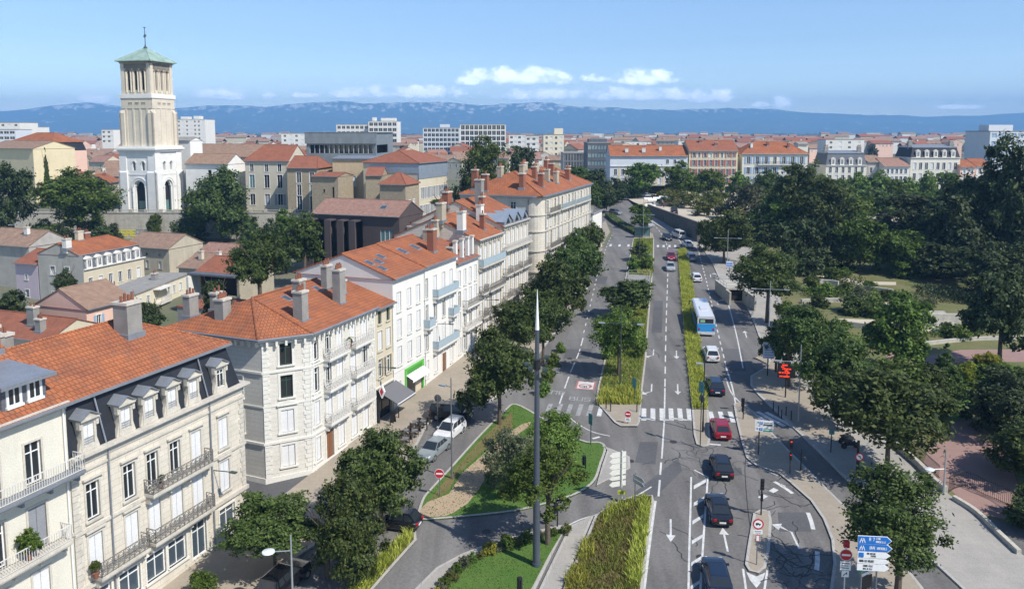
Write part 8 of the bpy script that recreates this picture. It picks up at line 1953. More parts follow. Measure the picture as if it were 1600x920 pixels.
lamp('dark slim lamp post on the nose of the grass strip', 1098, 676, hpx(1098, 676, 566), [(-1, hpx(1098, 676, 570))], AZ, 'black', .1)
lamp('lamp post with two heads by the pale garden wall on the left', 27, 400, 7, [(-1, 6.6), (1, 7.0)], 0, 'lampgray', .7)
# mast
mx_, my_ = S(838, 885); t = thing('mast', 'tall tapered gray mast with white spike standing on the lawn', 'mast', (mx_, my_, road_z(my_) + .14)); mh = hpx(838, 885, 455); mw = hpx(838, 885, 518); mc = hpx(838, 885, 572)
q = MB(); q.cyl((0, 0, 0), (0, 0, .25), .34, .34, 16); q.cyl((0, 0, .25), (0, 0, mw), .28, .15, 16); q.build('shaft', mt['mast'], t)
for i in range(10):
	pass
q = MB(); q.cyl((0, 0, mw), (0, 0, mh), .15, .015, 14); q.build('spike', mt['sign_white'], t)
q = MB(); q.cyl((0, 0, mc - .35), (0, 0, mc + .35), .27, .27, 12); q.tube([(-.75, 0, mc), (.75, 0, mc)], .04, 6); q.tube([(0, -.6, mc + .5), (.7, .1, mc + .5)], .03, 6); cl_ = q.build('bracket', mt['black'], t)
for (x, y, z) in ((-.75, 0, mc), (.7, .1, mc + .5), (.55, -.4, mc - .3), (-.5, -.4, mc - .2)):
	q = MB(); q.box(x - .16, x + .16, y - .14, y + .14, z - .14, z + .14); q.box(x - .17, x + .17, y - .2, y - .15, z - .02, z + .15); q.build('floodlight', mt['lampgreen'], cl_)
# signs face the camera side unless told otherwise
def post(t, h, r=.04, m='steel', x=0, y=0): q = MB(); q.cyl((x, y, 0), (x, y, h), r, r, 8); return q.build('post', mt[m], t)
def sign_thing(label, px, py, az=AZ, name='road_sign', cat='road sign', lift=.12):
	x, y = S(px, py); return thing(name, label, cat, (x, y, road_z(y) + lift), -az)
def no_entry(t, z, r=.34, y=-.07):
	q = MB(); q.disc((0, y, z), (0, 1, 0), r, .03, 24, 0); q.disc((0, y - .018, z), (0, 1, 0), r * .93, .008, 24, 1); q.box(-r * .68, r * .68, y - .03, y - .023, z - r * .17, z + r * .17, 0); q.build('no_entry_disc', [mt['sign_white'], mt['sign_red']], t)
def plate(t, x0, x1, z0, z1, m='sign_white', y=-.07, nm='plate', marks=(), mm='black'):
	q = MB(); q.box(x0, x1, y, y + .025, z0, z1); o = q.build(nm, mt[m], t)
	if marks:
		q = MB(); [q.face([(a, y - .004 - .0006 * i, c), (b_, y - .004 - .0006 * i, c), (b_, y - .004 - .0006 * i, d), (a, y - .004 - .0006 * i, d)]) for i, (a, b_, c, d) in enumerate(marks)]; q.build('lettering', mt[mm], o)
	return o
def text_on(par, txt, x, z, h, m='sign_white', y=-.09, w=.03, asp=.62, mirror=False):
	st_, W_ = strokes(txt, h, asp); q = MB()
	for i, s_ in enumerate(st_): q.face([(x + a, y - .0004 * i, z + c) for a, c in seg_quad(*s_, w)])
	return q.build('lettering', mt[m], par)
k = .98
t = sign_thing('no entry sign beside the tall gray lamp post at the side lane', 687, 776, .05); hh = hpx(687, 776, 741); post(t, hh + .3); no_entry(t, hh, .42)
t = sign_thing('no entry sign with a white plate on the paved tip of the central bed', 981, 663); hh = hpx(981, 663, 648); post(t, hh + .3); no_entry(t, hh, .36); plate(t, -.3, .3, hh - .8, hh - .42, marks=((-.2, .2, hh - .66, hh - .6), (-.2, .1, hh - .55, hh - .5)))
t = sign_thing('no entry sign with two white plates at the edge of the turning lane', 1318, 938, .12); hh = hpx(1318, 938, 868); post(t, hh + .5, .045, 'sign_back'); no_entry(t, hh, .42); plate(t, -.36, .36, hh - 1.12, hh - .48, marks=((-.26, .26, hh - .66, hh - .6), (-.26, .2, hh - .82, hh - .77), (-.26, .24, hh - .98, hh - .93))); o = plate(t, -.24, .24, hh - 1.62, hh - 1.16)
q = MB(); q.face([(a, -.08, c) for a, c in seg_quad(-.12, hh - 1.5, .1, hh - 1.28, .05)]); q.face([(a, -.0805, c) for a, c in seg_quad(.1, hh - 1.28, .1, hh - 1.4, .05)]); q.build('symbol', mt['black'], o)
q = MB(); q.box(-.06, .3, .2, .5, hh + .35, hh + .8); q.build('lamp_box', mt['sign_red'], t)
t = sign_thing('round no lorries sign with a white plate on the small island', 1182, 884, .1); hh = hpx(1182, 884, 820); post(t, hh + .4)
q = MB(); q.disc((0, -.07, hh), (0, 1, 0), .40, .03, 24, 1); q.disc((0, -.088, hh), (0, 1, 0), .30, .008, 24, 0); q.box(-.18, .06, -.1, -.094, hh - .04, hh + .1, 2); q.box(.07, .18, -.1, -.094, hh - .04, hh + .05, 2); q.disc((-.1, -.097, hh - .06), (0, 1, 0), .045, .006, 10, 2); q.disc((.11, -.097, hh - .06), (0, 1, 0), .045, .006, 10, 2); q.build('disc', [mt['sign_white'], mt['sign_red'], mt['black']], t)
plate(t, -.33, .33, hh - .78, hh - .46, marks=((-.24, .24, hh - .58, hh - .54), (-.24, .2, hh - .7, hh - .66))); o = plate(t, -.14, .14, hh - 1.35, hh - .85, 'sign_red'); plate(t, -.1, .1, hh - 1.3, hh - .9, 'sign_white', -.085, 'plate')
t = sign_thing('no left turn sign on a dark post below the largest pavement tree', 1341, 745, .1); hh = hpx(1341, 745, 715); post(t, hh + .3, .06, 'black')
q = MB(); q.disc((0, -.07, hh), (0, 1, 0), .38, .03, 24, 1); q.disc((0, -.088, hh), (0, 1, 0), .28, .008, 24, 0); q.face([(a, -.094, c + hh) for a, c in seg_quad(-.2, .2, .2, -.2, .06)], 1); q.face([(a, -.0955, c + hh) for a, c in seg_quad(.05, -.15, .05, .08, .06)], 2); q.face([(a, -.0962, c + hh) for a, c in seg_quad(.05, .08, -.12, .08, .06)], 2); q.build('disc', [mt['sign_white'], mt['sign_red'], mt['black']], t)
# direction arrows seen from behind
def arrow_board(t, z, h, x0, x1, tip, m, nm='arrow_board', y=0.0, yaw=0.0, edge='sign_white'):
	"""flat board with a pointed end at x1 (or x0 when tip < 0)"""
	e = .28
	P_ = [(x0, z - h / 2), (x1 - e, z - h / 2), (x1, z), (x1 - e, z + h / 2), (x0, z + h / 2)] if tip > 0 else [(x0 + e, z - h / 2), (x1, z - h / 2), (x1, z + h / 2), (x0 + e, z + h / 2), (x0, z)]
	T = Matrix.Rotation(yaw, 4, 'Z') @ Matrix.Translation((0, y, 0)); q = MB(); q.prism(P_, -.02, .02, 0, T); o = q.build(nm, mt[m], t); return o, T
t = sign_thing('post with six ivory direction arrows seen from behind and a yellow plate', 971, 784, .05, 'direction_sign', 'direction sign'); hh = hpx(971, 784, 706); post(t, hh, .07, 'sign_back')
for i in range(6): arrow_board(t, hh - .35 - i * .52, .44 if i != 4 else .32, -1.15, .42, -1, 'sign_back', y=.1, yaw=.38)
o = plate(t, -.34, .34, hh - 3.85, hh - 3.5, 'sign_yellow', -.1); text_on(o, 'LYCEE', -.28, hh - 3.76, .16, 'black', -.106, .025)
t = sign_thing('low post with two gray direction arrows turned to the right', 992, 790, .3, 'direction_sign', 'direction sign'); hh = hpx(992, 790, 741); post(t, hh, .05, 'steel')
for i in range(2): arrow_board(t, hh - .25 - i * .4, .32, -.2, 1.3, 1, 'lampgray', y=-.08, yaw=-.75)
t = sign_thing('stack of two blue and three white direction arrows beside the red no entry sign', 1341, 985, .1, 'direction_sign', 'direction sign'); hh = hpx(1341, 985, 838); post(t, hh - .05, .06, 'steel', 0); post(t, hh - .05, .06, 'steel', .95)
yb = -.1
for i, (m, w1, lines) in enumerate((('sign_blue', 1.72, (('A 7', .36, -.02, .2), ('LYON', .78, .08, .12), ('MARSEILLE', .78, -.14, .12))), ('sign_blue', 1.78, (('A49', .42, -.09, .19), ('GRENOBLE', .86, -.07, .14))), ('sign_white', 1.72, (('GARE ROUTIERE', .25, .05, .1), ('CENTRE', .5, -.12, .1))), ('sign_white', 1.70, (('BOURG LES VALENCE', -.2, -.05, .13),)), ('sign_white', 1.70, (('CENTRE VILLE', .05, .05, .12), ('HOTEL DE VILLE', .05, -.14, .1))))):
	hb_ = (.5, .46, .42, .33, .44)[i]; z = hh - .28 - (0, .52, 1.0, 1.42, 1.85)[i]
	o, T = arrow_board(t, z, hb_, -.32, w1, 1, m, y=yb);
	if m == 'sign_blue':
		o2, T2 = arrow_board(t, z, hb_ + .05, -.35, w1 + .05, 1, 'sign_white', y=yb + .022, nm='arrow_border')
		q = MB(); [q.face([(a, yb - .028, c + z) for a, c in seg_quad(*s_, .05)]) for s_ in ((-.22, -.15, -.12, .12), (.1, -.15, 0.0, .12), (-.18, .0, .06, .0), (-.06, -.15, -.06, -.02))]; q.build('motorway_symbol', mt['sign_white'], o)
	elif i == 2: plate(o, -.25, .05, z - .15, z + .15, 'sign_blue', yb - .045)
	for (tx, x, dz, th) in lines: text_on(o, tx, x, z + dz, th, 'sign_white' if m == 'sign_blue' else 'black', yb - .027, th * .17, .62 if len(tx) < 12 else .46)
t = sign_thing('low green and white street signs behind the blue direction arrows', 1352, 938, -.5, 'direction_sign', 'direction sign'); hh = hpx(1352, 938, 888); post(t, hh, .05, 'black')
plate(t, -.7, .9, hh - .5, hh - .3, 'sign_white'); plate(t, -.9, -.2, hh - .25, hh + .1, 'sign_green'); plate(t, -.1, .5, hh - .25, hh + .1, 'sign_blue'); plate(t, -.5, .5, hh - 1.5, hh - .6, 'black')
# parking guidance panel
t = sign_thing('white parking guidance sign with two panels on one dark post', 1185, 711, AZ, 'parking_sign', 'parking sign'); hh = hpx(1185, 711, 663); post(t, hh + .3, .07, 'pole_brown', 0)
for i, (z, m) in enumerate(((hh + .08, 'greendark'), (hh - .52, 'sign_green'))):
	q = MB(); q.box(-.42, 1.3, -.1, -.05, z - .25, z + .25); o = q.build('panel', mt['sign_white'], t)
	plate(o, .0, .28, z - .13, z + .13, 'sign_blue', -.125); text_on(o, 'P', .09, z - .08, .16, 'sign_white', -.131, .03)
	plate(o, .36, 1.2, z - .2, z - .08, m, -.125); plate(o, .4, 1.16, z + .03, z + .13, 'sign_back', -.12, 'plate', ((.42, .58, z + .06, z + .1), (.62, .9, z + .06, z + .1), (.94, 1.12, z + .06, z + .1)))
	q = MB(); [q.face([(a - .2, -.108 - .0005 * j, c + z) for a, c in seg_quad(*s_, .035)]) for j, s_ in enumerate(((-.1, -.1, .1, .1), (.1, .1, -.02, .1), (.1, .1, .1, -.02)) if i == 0 else ((-.12, 0, .12, 0), (0, .1, .0, -.06), (-.06, .05, 0, .1)))]; q.build('arrow_symbol', mt['black'], o)
# LED board, information board
t = sign_thing('black electronic message board with red glowing text on the right pavement', 1227, 622, AZ, 'message_board', 'message board'); hh = hpx(1227, 622, 591); hb_ = hpx(1227, 622, 569); post(t, hh, .08, 'black')
hw_ = .98; q = MB(); q.box(-hw_, hw_, -.2, .12, hh, hb_); o = q.build('housing', mt['black'], t)
for i, (tx, x0) in enumerate((('VALENCE', -.5), ('INFO', -.62), ('CIRCULATION', -.45), ('LUNDI', -.2), ('RUE DE LA GARE', -.82), ('8 H', -.15), ('STATIONNEMENT', -.75))):
	text_on(o, tx, x0, hb_ - .24 - i * (hb_ - hh - .12) / 7, .13, 'led', -.205, .026, .72)
t = sign_thing('white board striped with blue lines on a dark post near the pavement bend', 1199, 588, AZ, 'information_board', 'information board'); hh = hpx(1199, 588, 561); ht_ = hpx(1199, 588, 536); post(t, hh + .1, .08, 'black')
o = plate(t, -.65, .75, hh, ht_, 'pale_panel', -.08, 'panel', tuple((-.45, .7, hh + .1 + i * .3, hh + .18 + i * .3) for i in range(6)), 'sign_blue')
t = sign_thing('small blue and white board near the tree at the wall end', 1139, 437, AZ, 'information_board', 'information board'); hh = hpx(1139, 437, 418); post(t, hh, .06, 'black'); plate(t, -.6, .6, hh, hh + 1.1, 'pale_panel', -.08, 'panel', tuple((-.55, .55, hh + .15 + i * .4, hh + .35 + i * .4) for i in range(2)), 'sign_blue')
t = sign_thing('round sign seen from behind on the pavement beside the black people carrier', 684, 664, .4); hh = hpx(684, 664, 624); post(t, hh + .3); q = MB(); q.disc((0, .06, hh), (0, 1, 0), .42, .03, 22); q.box(-.25, .25, .05, .08, hh - .95, hh - .5); q.build('sign_back', mt['lampgray2'], t)
for (lb, px, py, tp) in (('narrow blue-green sign on the lawn tip at the left crossing', 923, 696, 648), ('narrow teal sign beside the central bed crossing', 991, 628, 592), ('narrow teal sign with a round disc at the grass strip end', 1094, 700, 598)):
	t = sign_thing(lb, px, py, AZ + .9); hh = hpx(px, py, tp); post(t, hh, .05, 'lampgreen'); plate(t, -.35, .35, hh - 1.1, hh, 'teal_sign')
	if px > 1090: q = MB(); q.disc((0, .06, hh - 1.7), (0, 1, 0), .4, .03, 20); q.build('disc', mt['lampgray2'], t)
t = sign_thing('teal square street sign on the gray pavement left of the parked motorbikes', 1298, 708, AZ); hh = hpx(1298, 708, 673); post(t, hh, .05, 'black'); plate(t, -.25, .25, hh - .45, hh, 'teal_sign')
# traffic lights
def signal(label, px, py, tp, az, red=False, two=False):
	t = sign_thing(label, px, py, az, 'traffic_light', 'traffic light'); h = hpx(px, py, tp); post(t, h - .1, .06, 'pole_brown' if red else 'black')
	for (z, s_) in ((h - .45, 1.0),) + (((h * .5, .7),) if not two else ()):
		q = MB(); w_ = .15 * s_; q.box(-w_, w_, -.28 * s_, -.05, z - .45 * s_, z + .45 * s_, 0); o = q.build('signal_head', mt['black'], t)
		for j in range(3):
			q = MB(); zz = z + (.28 - .28 * j) * s_; q.disc((0, -.28 * s_ - .01, zz), (0, 1, 0), .09 * s_, .02, 12, 0); q.build('lamp', mt['redlamp' if red and j == 0 else 'black'], o); q = MB(); q.box(-.1 * s_, .1 * s_, -.42 * s_, -.29 * s_, zz + .09 * s_, zz + .11 * s_); q.build('visor', mt['black'], o)
	return t
signal('traffic light with red lamp on the beige island beside the slip lane', 1234, 741, 687, AZ, True); signal('black traffic light on the small island with the no lorries sign', 1189, 806, 749, AZ); signal('traffic light at the upper tip of the beige island', 1161, 656, 623, AZ + .5)
signal('traffic light on the mast lawn tip facing the turning road', 871, 824, 786, 1.4, two=True); signal('low traffic light at the bottom edge of the mast lawn', 814, 945, 906, 2.6, two=True)
signal('small traffic light on the right lawn tip behind the open tree', 915, 733, 714, 2.2, two=True)
t = sign_thing('bare dark post beside the traffic light on the beige island', 1251, 737, AZ, 'post', 'post'); post(t, hpx(1251, 737, 704), .06, 'black')
t = sign_thing('thick dark pole carrying the no left turn sign post row', 1339, 741, AZ, 'post', 'post'); post(t, hpx(1339, 741, 690), .12, 'black')
# bollards
q = MB(); q.cyl((0, 0, 0), (0, 0, .95), .06, .055, 10); q.lathe([(.055, .95), (.07, 1.0), (.05, 1.06), (.0, 1.08)], 10); bm_ = q.mesh('bollard', mt['black'])
for i, (px, py) in enumerate(((667, 673), (672, 662), (677, 648), (693, 640), (722, 629), (757, 627), (947, 640), (954, 644), (995, 645), (1208, 644), (1216, 650), (1221, 656), (1228, 651), (1236, 658), (610, 666), (617, 660), (623, 654))):
	x, y = S(px, py); o = link('bollard', bm_, None, (x, y, road_z(y) + .12))
	tag(o, f'dark steel bollard, {nth(i)} counted from the parked gray saloon' if i < 6 else (f'dark bollard on the paved tip of the central bed, {ORD[i - 6]} from left' if i < 9 else (f'dark bollard by the slip lane crossing, {ORD[i - 9]} from left' if i < 14 else f'dark bollard beside the bar entrance, {ORD[i - 14]} from left')), 'bollard', 'bollards on the pavements')
# café furniture
def chair_parts():
	s_ = MB(); s_.box(-.24, .24, -.24, .24, .42, .47); a = MB()
	for i in range(7):
		a0, a1 = PI * (i / 7) , PI * ((i + 1) / 7)
		p0, p1 = (.26 * math.cos(a0), .26 * math.sin(a0)), (.26 * math.cos(a1), .26 * math.sin(a1)); a.face([(*p0, .46), (*p1, .46), (*p1, .82), (*p0, .82)]); a.face([(p0[0] * 1.1, p0[1] * 1.1, .82), (p1[0] * 1.1, p1[1] * 1.1, .82), (p1[0] * 1.1, p1[1] * 1.1, .46), (p0[0] * 1.1, p0[1] * 1.1, .46)]); a.face([(*p0, .82), (*p1, .82), (p1[0] * 1.1, p1[1] * 1.1, .82), (p0[0] * 1.1, p0[1] * 1.1, .82)])
	g = MB(); g.cyl((0, 0, 0), (0, 0, .42), .02, .02, 6); return s_.mesh('seat', mt['wicker']), a.mesh('backrest', mt['wicker']), g.mesh('leg', mt['black'])
def table_parts():
	s_ = MB(); s_.cyl((0, 0, .72), (0, 0, .75), .34, .34, 18); g = MB(); g.cyl((0, 0, .02), (0, 0, .72), .03, .03, 8); b_ = MB(); b_.cyl((0, 0, 0), (0, 0, .03), .22, .2, 14); return s_.mesh('table_top', mt['steel']), g.mesh('leg', mt['black']), b_.mesh('foot', mt['black'])
cs, ca, cl2 = chair_parts(); ts_, tl, tf_ = table_parts(); ci = 0
for ti_, (px, py) in enumerate(((622, 690), (634, 697), (634, 684), (648, 684), (649, 670), (661, 669))):
	x, y = S(px, py); tt = thing('cafe_table', f'small round café table outside the bar, {ORD[ti_]} from left', 'table', (x, y, road_z(y) + .125), 0, 'café tables outside the bar')
	link('table_top', ts_, tt); link('leg', tl, tt); link('foot', tf_, tt)
	for a in (.6, 3.6):
		cc = thing('cafe_chair', f'dark wicker café chair outside the bar, {nth(ci)} from the left end', 'chair', (x + .55 * math.sin(a), y + .55 * math.cos(a), road_z(y) + .125), -a, 'café chairs outside the bar'); ci += 1
		link('seat', cs, cc); link('backrest', ca, cc)
		for (lx, ly) in ((-.2, -.2), (.2, -.2), (-.2, .2), (.2, .2)): link('leg', cl2, cc, (lx, ly, 0))
x, y = S(614, 661); t = thing('menu_board', 'dark menu board standing outside the bar under the awning', 'menu board', (x, y, road_z(y) + .12), -.6); q = MB(); q.face([(-.3, -.2, 0), (.3, -.2, 0), (.3, 0, 1.1), (-.3, 0, 1.1)]); q.face([(.3, .2, 0), (-.3, .2, 0), (-.3, 0.02, 1.1), (.3, 0.02, 1.1)]); q.build('board', mt['black'], t)
# motorbikes
def bike(label, px, py, az):
	x, y = S(px, py); t = thing('motorbike', label, 'motorbike', (x, y, road_z(y) + .125), -az, 'motorbikes on the right pavement')
	for yw in (-.65, .65): q = MB(); q.cyl((-.06, yw, .3), (.06, yw, .3), .3, .3, 16); q.build('wheel', mt['tyre'], t)
	q = MB(); q.prism([(-.12, 0)] * 0 or [(-.15, .35), (.15, .35), (.18, .75), (-.18, .75)], -.55, .45); q.cyl((0, .65, .3), (0, .42, .95), .04, .04, 6); q.build('body', mt['car_black'], t)
	q = MB(); q.prism([(-.16, .75), (.16, .75), (.13, .86), (-.13, .86)], -.75, .1); q.build('seat', mt['black'], t); q = MB(); q.tube([(-.35, .35, 1.02), (0, .42, .96), (.35, .35, 1.02)], .025, 6); q.build('handlebar', mt['steel'], t)
bike('black scooter parked behind the teal sign under the largest tree', 1322, 693, 1.2); bike('second black motorbike parked next to the scooter, nearer the tree trunk', 1328, 702, 1.4); bike('motorbike parked behind the blue direction arrows', 1342, 950, .6)
# bins, boxes
x, y = S(718, 641 - 4); t = thing('litter_bin', 'slim dark litter bin by the big tree next to the black people carrier', 'litter bin', (x, y, road_z(y) + .12)); q = MB(); q.cyl((0, 0, 0), (0, 0, .9), .2, .24, 12); q.lathe([(.26, .9), (.26, .98), (.1, 1.08)], 12); q.build('body', mt['lampgreen'], t)
x, y = S(733, 636); t = thing('pillar', 'black information pillar at the pavement corner under the big tree', 'pillar', (x, y, road_z(y) + .12)); q = MB(); q.box(-.2, .2, -.12, .12, 0, 2.3); q.build('body', mt['black'], t); plate(t, -.14, .14, 1.5, 2.1, 'sign_white', -.135)
def wall_px(name, label, pts, h, th, m, base=0.0, cap=None, cat='wall'):
	p = smooth_line(PX(pts), False, 3); b = MB(); a, c = offset_line(p, th / 2), offset_line(p, -th / 2)
	for i in range(len(p) - 1):
		z0, z1 = road_z(p[i][1]) - .3 + base, road_z(p[i + 1][1]) - .3 + base; t0, t1 = z0 + h + .3, z1 + h + .3
		b.face([(*c[i], z0), (*c[i + 1], z1), (*c[i + 1], t1), (*c[i], t0)]); b.face([(*a[i + 1], z1), (*a[i], z0), (*a[i], t0), (*a[i + 1], t1)]); b.face([(*c[i], t0), (*c[i + 1], t1), (*a[i + 1], t1), (*a[i], t0)])
	for i in (0, -1): b.face([(*a[i], road_z(p[i][1]) - .3), (*c[i], road_z(p[i][1]) - .3), (*c[i], road_z(p[i][1]) + h), (*a[i], road_z(p[i][1]) + h)])
	return tag(b.build(name, mt[m]), label, cat)
wall_px('park_wall', 'low pale stone wall between the right pavement and the park', [(1392, 695), (1435, 731), (1456, 754), (1478, 772)], .7, .35, 'palewall'); wall_px('park_wall', 'curved stone kerb wall at the bottom right below the railings', [(1490, 782), (1526, 805), (1560, 838), (1592, 868)], .5, .35, 'palewall')
for i, (l, h) in enumerate((([(1256, 444), (1285, 443), (1310, 446)], .8), ([(1252, 474), (1300, 472), (1350, 474)], .7), ([(1318, 510), (1350, 514), (1378, 518)], .9), ([(1452, 506), (1500, 506)], 1.6), ([(1350, 452), (1395, 458)], .7), ([(1440, 540), (1520, 532), (1600, 530)], .5), ([(1380, 470), (1440, 478)], .6))):
	wall_px('terrace_wall', f'low pale terrace wall in the park, {ORD[i]} of the walls around the stairs', l, h, .5, 'palewall').__setitem__('group', 'terrace walls in the park')
t = thing('park_steps', 'short flight of pale stone steps between the park terraces', 'steps', (*S(1478, 510), road_z(S(1478, 510)[1]))); q = MB(); [q.box(-1.6, 1.6, i * .4, i * .4 + .42, -.3, .2 + i * .17) for i in range(9)]; q.build('step', mt['palewall'], t)
# retaining wall of the esplanade
w0, w1 = Vector(S(1090, 379)), Vector(S(1012, 333)); d = (w1 - w0).normalized(); n = Vector((d.y, -d.x)); ln = (w1 - w0).length; b = MB()
for i in range(12):
	a, c = w0 + d * ln * i / 12 - n * .12, w0 + d * ln * (i + 1) / 12 - n * .12; a2, c2 = a - n * .4 * 0 + n * .55, c + n * .55
	for s_, (p, q_) in ((1, (a, c)), (-1, (c2, a2))): b.face([(p.x, p.y, road_z(p.y) - .3), (q_.x, q_.y, road_z(q_.y) - .3), (q_.x, q_.y, ESP + .9), (p.x, p.y, ESP + .9)][::s_])
	b.face([(a.x, a.y, ESP + .9), (c.x, c.y, ESP + .9), (c2.x, c2.y, ESP + .9), (a2.x, a2.y, ESP + .9)])
b.face([(w0.x - n.x * .12, w0.y - n.y * .12, 8), (w0.x + n.x * .43, w0.y + n.y * .43, 8), (w0.x + n.x * .43, w0.y + n.y * .43, ESP + .9), (w0.x - n.x * .12, w0.y - n.y * .12, ESP + .9)])
tag(b.build('retaining_wall', mt['stonewall']), 'long dark stone retaining wall between the avenue and the sandy esplanade', 'wall')
q = MB(); q.box(w0.x, 150, 183.4, 184, 6, ESP + .7); tag(q.build('retaining_wall', mt['stonewall']), 'dark stone end wall of the esplanade facing the park behind the trees', 'wall')
# railings by the park
def railing(label, pts, h):
	p = smooth_line(PX(pts), False, 2); t = thing('iron_railing', label, 'railing', (p[0][0], p[0][1], road_z(p[0][1]))); b = MB(); o = Vector((p[0][0], p[0][1], road_z(p[0][1])))
	for a, c in zip(p, p[1:]):
		A, C = Vector((*a, road_z(a[1]))) - o, Vector((*c, road_z(c[1]))) - o; l = (C - A).length; k = max(1, int(l / .16)); up = Vector((0, 0, 1))
		for z in (.15, h - .15): b.cyl(A + up * z, C + up * z, .03, .03, 5, 0, False)
		for i in range(k): b.cyl(A.lerp(C, i / k), A.lerp(C, i / k) + up * h, .016, .016, 4, 0, False)
	b.build('bars', mt['black'], t)
railing('black iron railing on top of the curved wall at the bottom right', [(1482, 770), (1505, 760), (1540, 775), (1575, 790), (1620, 820)], 1.6); railing('black iron railing along the park side of the right pavement', [(1405, 690), (1440, 722), (1468, 748)], 1.3)
# ramps into the underground car park
def ramp(label, px, py, L_, W_, H_, az, m='concrete'):
	x, y = S(px, py); t = thing('parking_ramp', label, 'ramp entrance', (x, y, road_z(y)), -az); b = MB(); b.box(-W_ / 2, -W_ / 2 + .3, -2, L_, -.2, H_); b.box(W_ / 2 - .3, W_ / 2, -6, L_, -.2, H_); b.box(-W_ / 2 - .05, W_ / 2 + .05, 0, L_ + .1, H_, H_ + .35); b.build('wall', mt[m], t)
	b = MB(); b.box(-W_ / 2 + .3, W_ / 2 - .3, .6, .7, -.2, H_); b.build('opening', mt['dark'], t)
	b = MB()
	for z in (H_ + .7, H_ + 1.2): b.tube([(-W_ / 2, 0, z), (-W_ / 2, L_, z), (W_ / 2, L_, z), (W_ / 2, 0, z), (-W_ / 2, 0, z)], .035, 5)
	for i in range(5): b.cyl((-W_ / 2, L_ * i / 4, H_ + .35), (-W_ / 2, L_ * i / 4, H_ + 1.2), .03, .03, 5); b.cyl((W_ / 2, L_ * i / 4, H_ + .35), (W_ / 2, L_ * i / 4, H_ + 1.2), .03, .03, 5)
	b.build('railing', mt['lampgray'], t)
ramp('concrete ramp opening with rails on the central bed', 997, 462, 6, 3.8, 2.2, AZ); ramp('concrete car park ramp with flat roof beside the right carriageway', 1149, 472, 7, 3.2, 2.1, AZ - .2, 'palewall')
# potted plants on balconies
for i, (Y_, out, z, s_) in enumerate(((43.2, .55, 10.45, .75), (47.3, .5, 6.85, .4), (52.6, .5, 10.35, .3), (75.6, .5, 13.85, .4))):
	c = Vector(FL(Y_)) + FN * out; t = tree_at('potted_plant', ('large leafy plant on the lower railed balcony of the cream house', 'small plant on the lower left balcony of the mansard house', 'tiny plant on the upper balcony of the mansard house', 'dry brown plant on the top lace balcony of the corner house')[i], 'potted plant', c.x, c.y, z, z + .35 + s_, s_, s_, 'brownish' if i == 3 else 'green', 'far', None, False)
	q = MB(); q.lathe([(.14, 0), (.2, .34), (.22, .36)], 10); q.build('pot', mt['pot'], t)
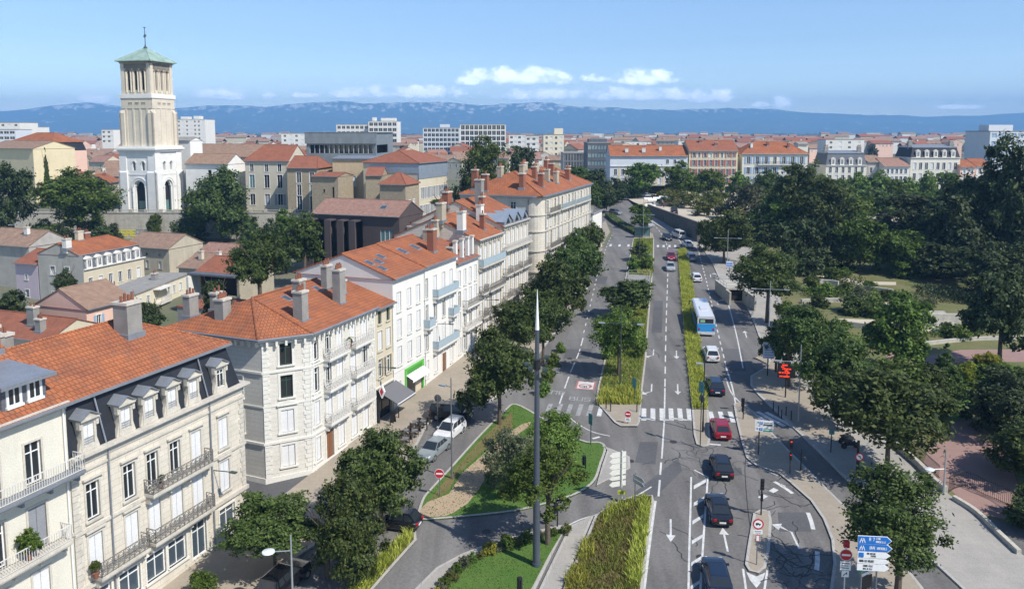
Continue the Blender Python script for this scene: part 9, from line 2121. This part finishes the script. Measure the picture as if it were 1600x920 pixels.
# people
def person(label, px, py, az, top, legs, pose='walk', z=None):
	x, y = S(px, py) if z is None else at_z(px, py, z); g = (road_z(y) + .12) if z is None else z
	t = thing('person', label, 'person', (x, y, g), -az)
	J = [(0, 0, .98), (0, 0, 1.2), (0, 0, 1.42), (0, .01, 1.52), (0, .02, 1.66), (.1, 0, .92), (.11, .16, .5), (.11, .05, .06), (.11, .2, .03), (-.1, 0, .92), (-.11, -.12, .5), (-.11, -.32, .12), (-.11, -.2, .04), (.2, 0, 1.40), (.25, -.12, 1.12), (.23, 0, .88), (-.2, 0, 1.40), (-.25, .1, 1.12), (-.22, .25, .92)]
	E = [(0, 1), (1, 2), (2, 3), (3, 4), (0, 5), (5, 6), (6, 7), (7, 8), (0, 9), (9, 10), (10, 11), (11, 12), (2, 13), (13, 14), (14, 15), (2, 16), (16, 17), (17, 18)]
	rad = [.15, .13, .15, .055, .10, .1, .07, .045, .045, .1, .07, .045, .045, .065, .045, .035, .065, .045, .035]
	me = bpy.data.meshes.new('body'); me.from_pydata(J, E, []); o = link('body', me, t); sk = o.modifiers.new('skin', 'SKIN')
	for i, r_ in enumerate(rad): me.skin_vertices[0].data[i].radius = (r_, r_ * .8)
	me.skin_vertices[0].data[0].use_root = True
	o.modifiers.new('sub', 'SUBSURF').levels = 1; o.modifiers['sub'].render_levels = 1
	dg = bpy.context.evaluated_depsgraph_get(); m2 = bpy.data.meshes.new_from_object(o.evaluated_get(dg)); o.modifiers.clear(); o.data = m2; m2.materials.clear()
	for m in ('skin', top, legs): m2.materials.append(mt[m])
	for p in m2.polygons:
		c = p.center; p.material_index = 2 if c.z < .96 and abs(c.x) < .19 else (1 if .9 < c.z < 1.47 else 0)
	hr = MB(); hr.lathe([(.02, 1.82), (.08, 1.79), (.11, 1.72), (.112, 1.66), (.09, 1.6)], 10, 0, (0, -.02, 0)); hr.build('hair', mt['wicker'], t)
person('person in dark clothes walking along the foot of the retaining wall', 1037, 348, -.4, 'black', 'black'); person('person in a white top walking over the sandy esplanade', 1035, 322, 1.0, 'sign_white', 'sign_blue', z=ESP); person('person with dark trousers standing between the esplanade stalls', 1037, 325, 2.0, 'sign_red', 'black', z=ESP)
# white stalls on the esplanade
for i, (px, py) in enumerate(((1012, 322), (1018, 324), (1027, 321), (1036, 319), (1043, 321))):
	x, y = at_z(px, py, ESP); t = thing('market_stall', f'small white stall on the esplanade, {ORD[i]} from left', 'stall', (x, y, ESP), rnd.uniform(-.3, .3), 'white stalls on the esplanade'); q = MB(); q.box(-1.1, 1.1, -.6, .6, .75, .85)
	[q.cyl((sx_, sy_, 0), (sx_, sy_, 2.1), .03, .03, 5) for sx_ in (-1.05, 1.05) for sy_ in (-.55, .55)]; q.build('frame', mt['steel'], t); q = MB(); q.face([(-1.3, -.9, 2.05), (1.3, -.9, 2.05), (1.3, 0, 2.5), (-1.3, 0, 2.5)]); q.face([(1.3, .9, 2.05), (-1.3, .9, 2.05), (-1.3, 0, 2.5), (1.3, 0, 2.5)]); q.build('canopy', mt['sign_white'], t); q = MB(); q.box(-1.1, 1.1, -.62, -.6, .1, .85); q.build('front', mt['sign_white'], t)
# bus shelter by the hedge end
x, y = S(1003, 372); t = thing('bus_shelter', 'glass bus shelter beside the end of the clipped hedge', 'bus shelter', (x, y, road_z(y) + .1), -AZ); q = MB(); q.box(-1.9, 1.9, -.8, .9, 2.4, 2.55); [q.cyl((sx_, .7, 0), (sx_, .7, 2.4), .04, .04, 6) for sx_ in (-1.8, 0, 1.8)]; q.build('frame', mt['lampgreen'], t); q = MB(); q.box(-1.8, 1.8, .72, .74, .3, 2.2); q.build('back_pane', mt['glass_teal'], t)
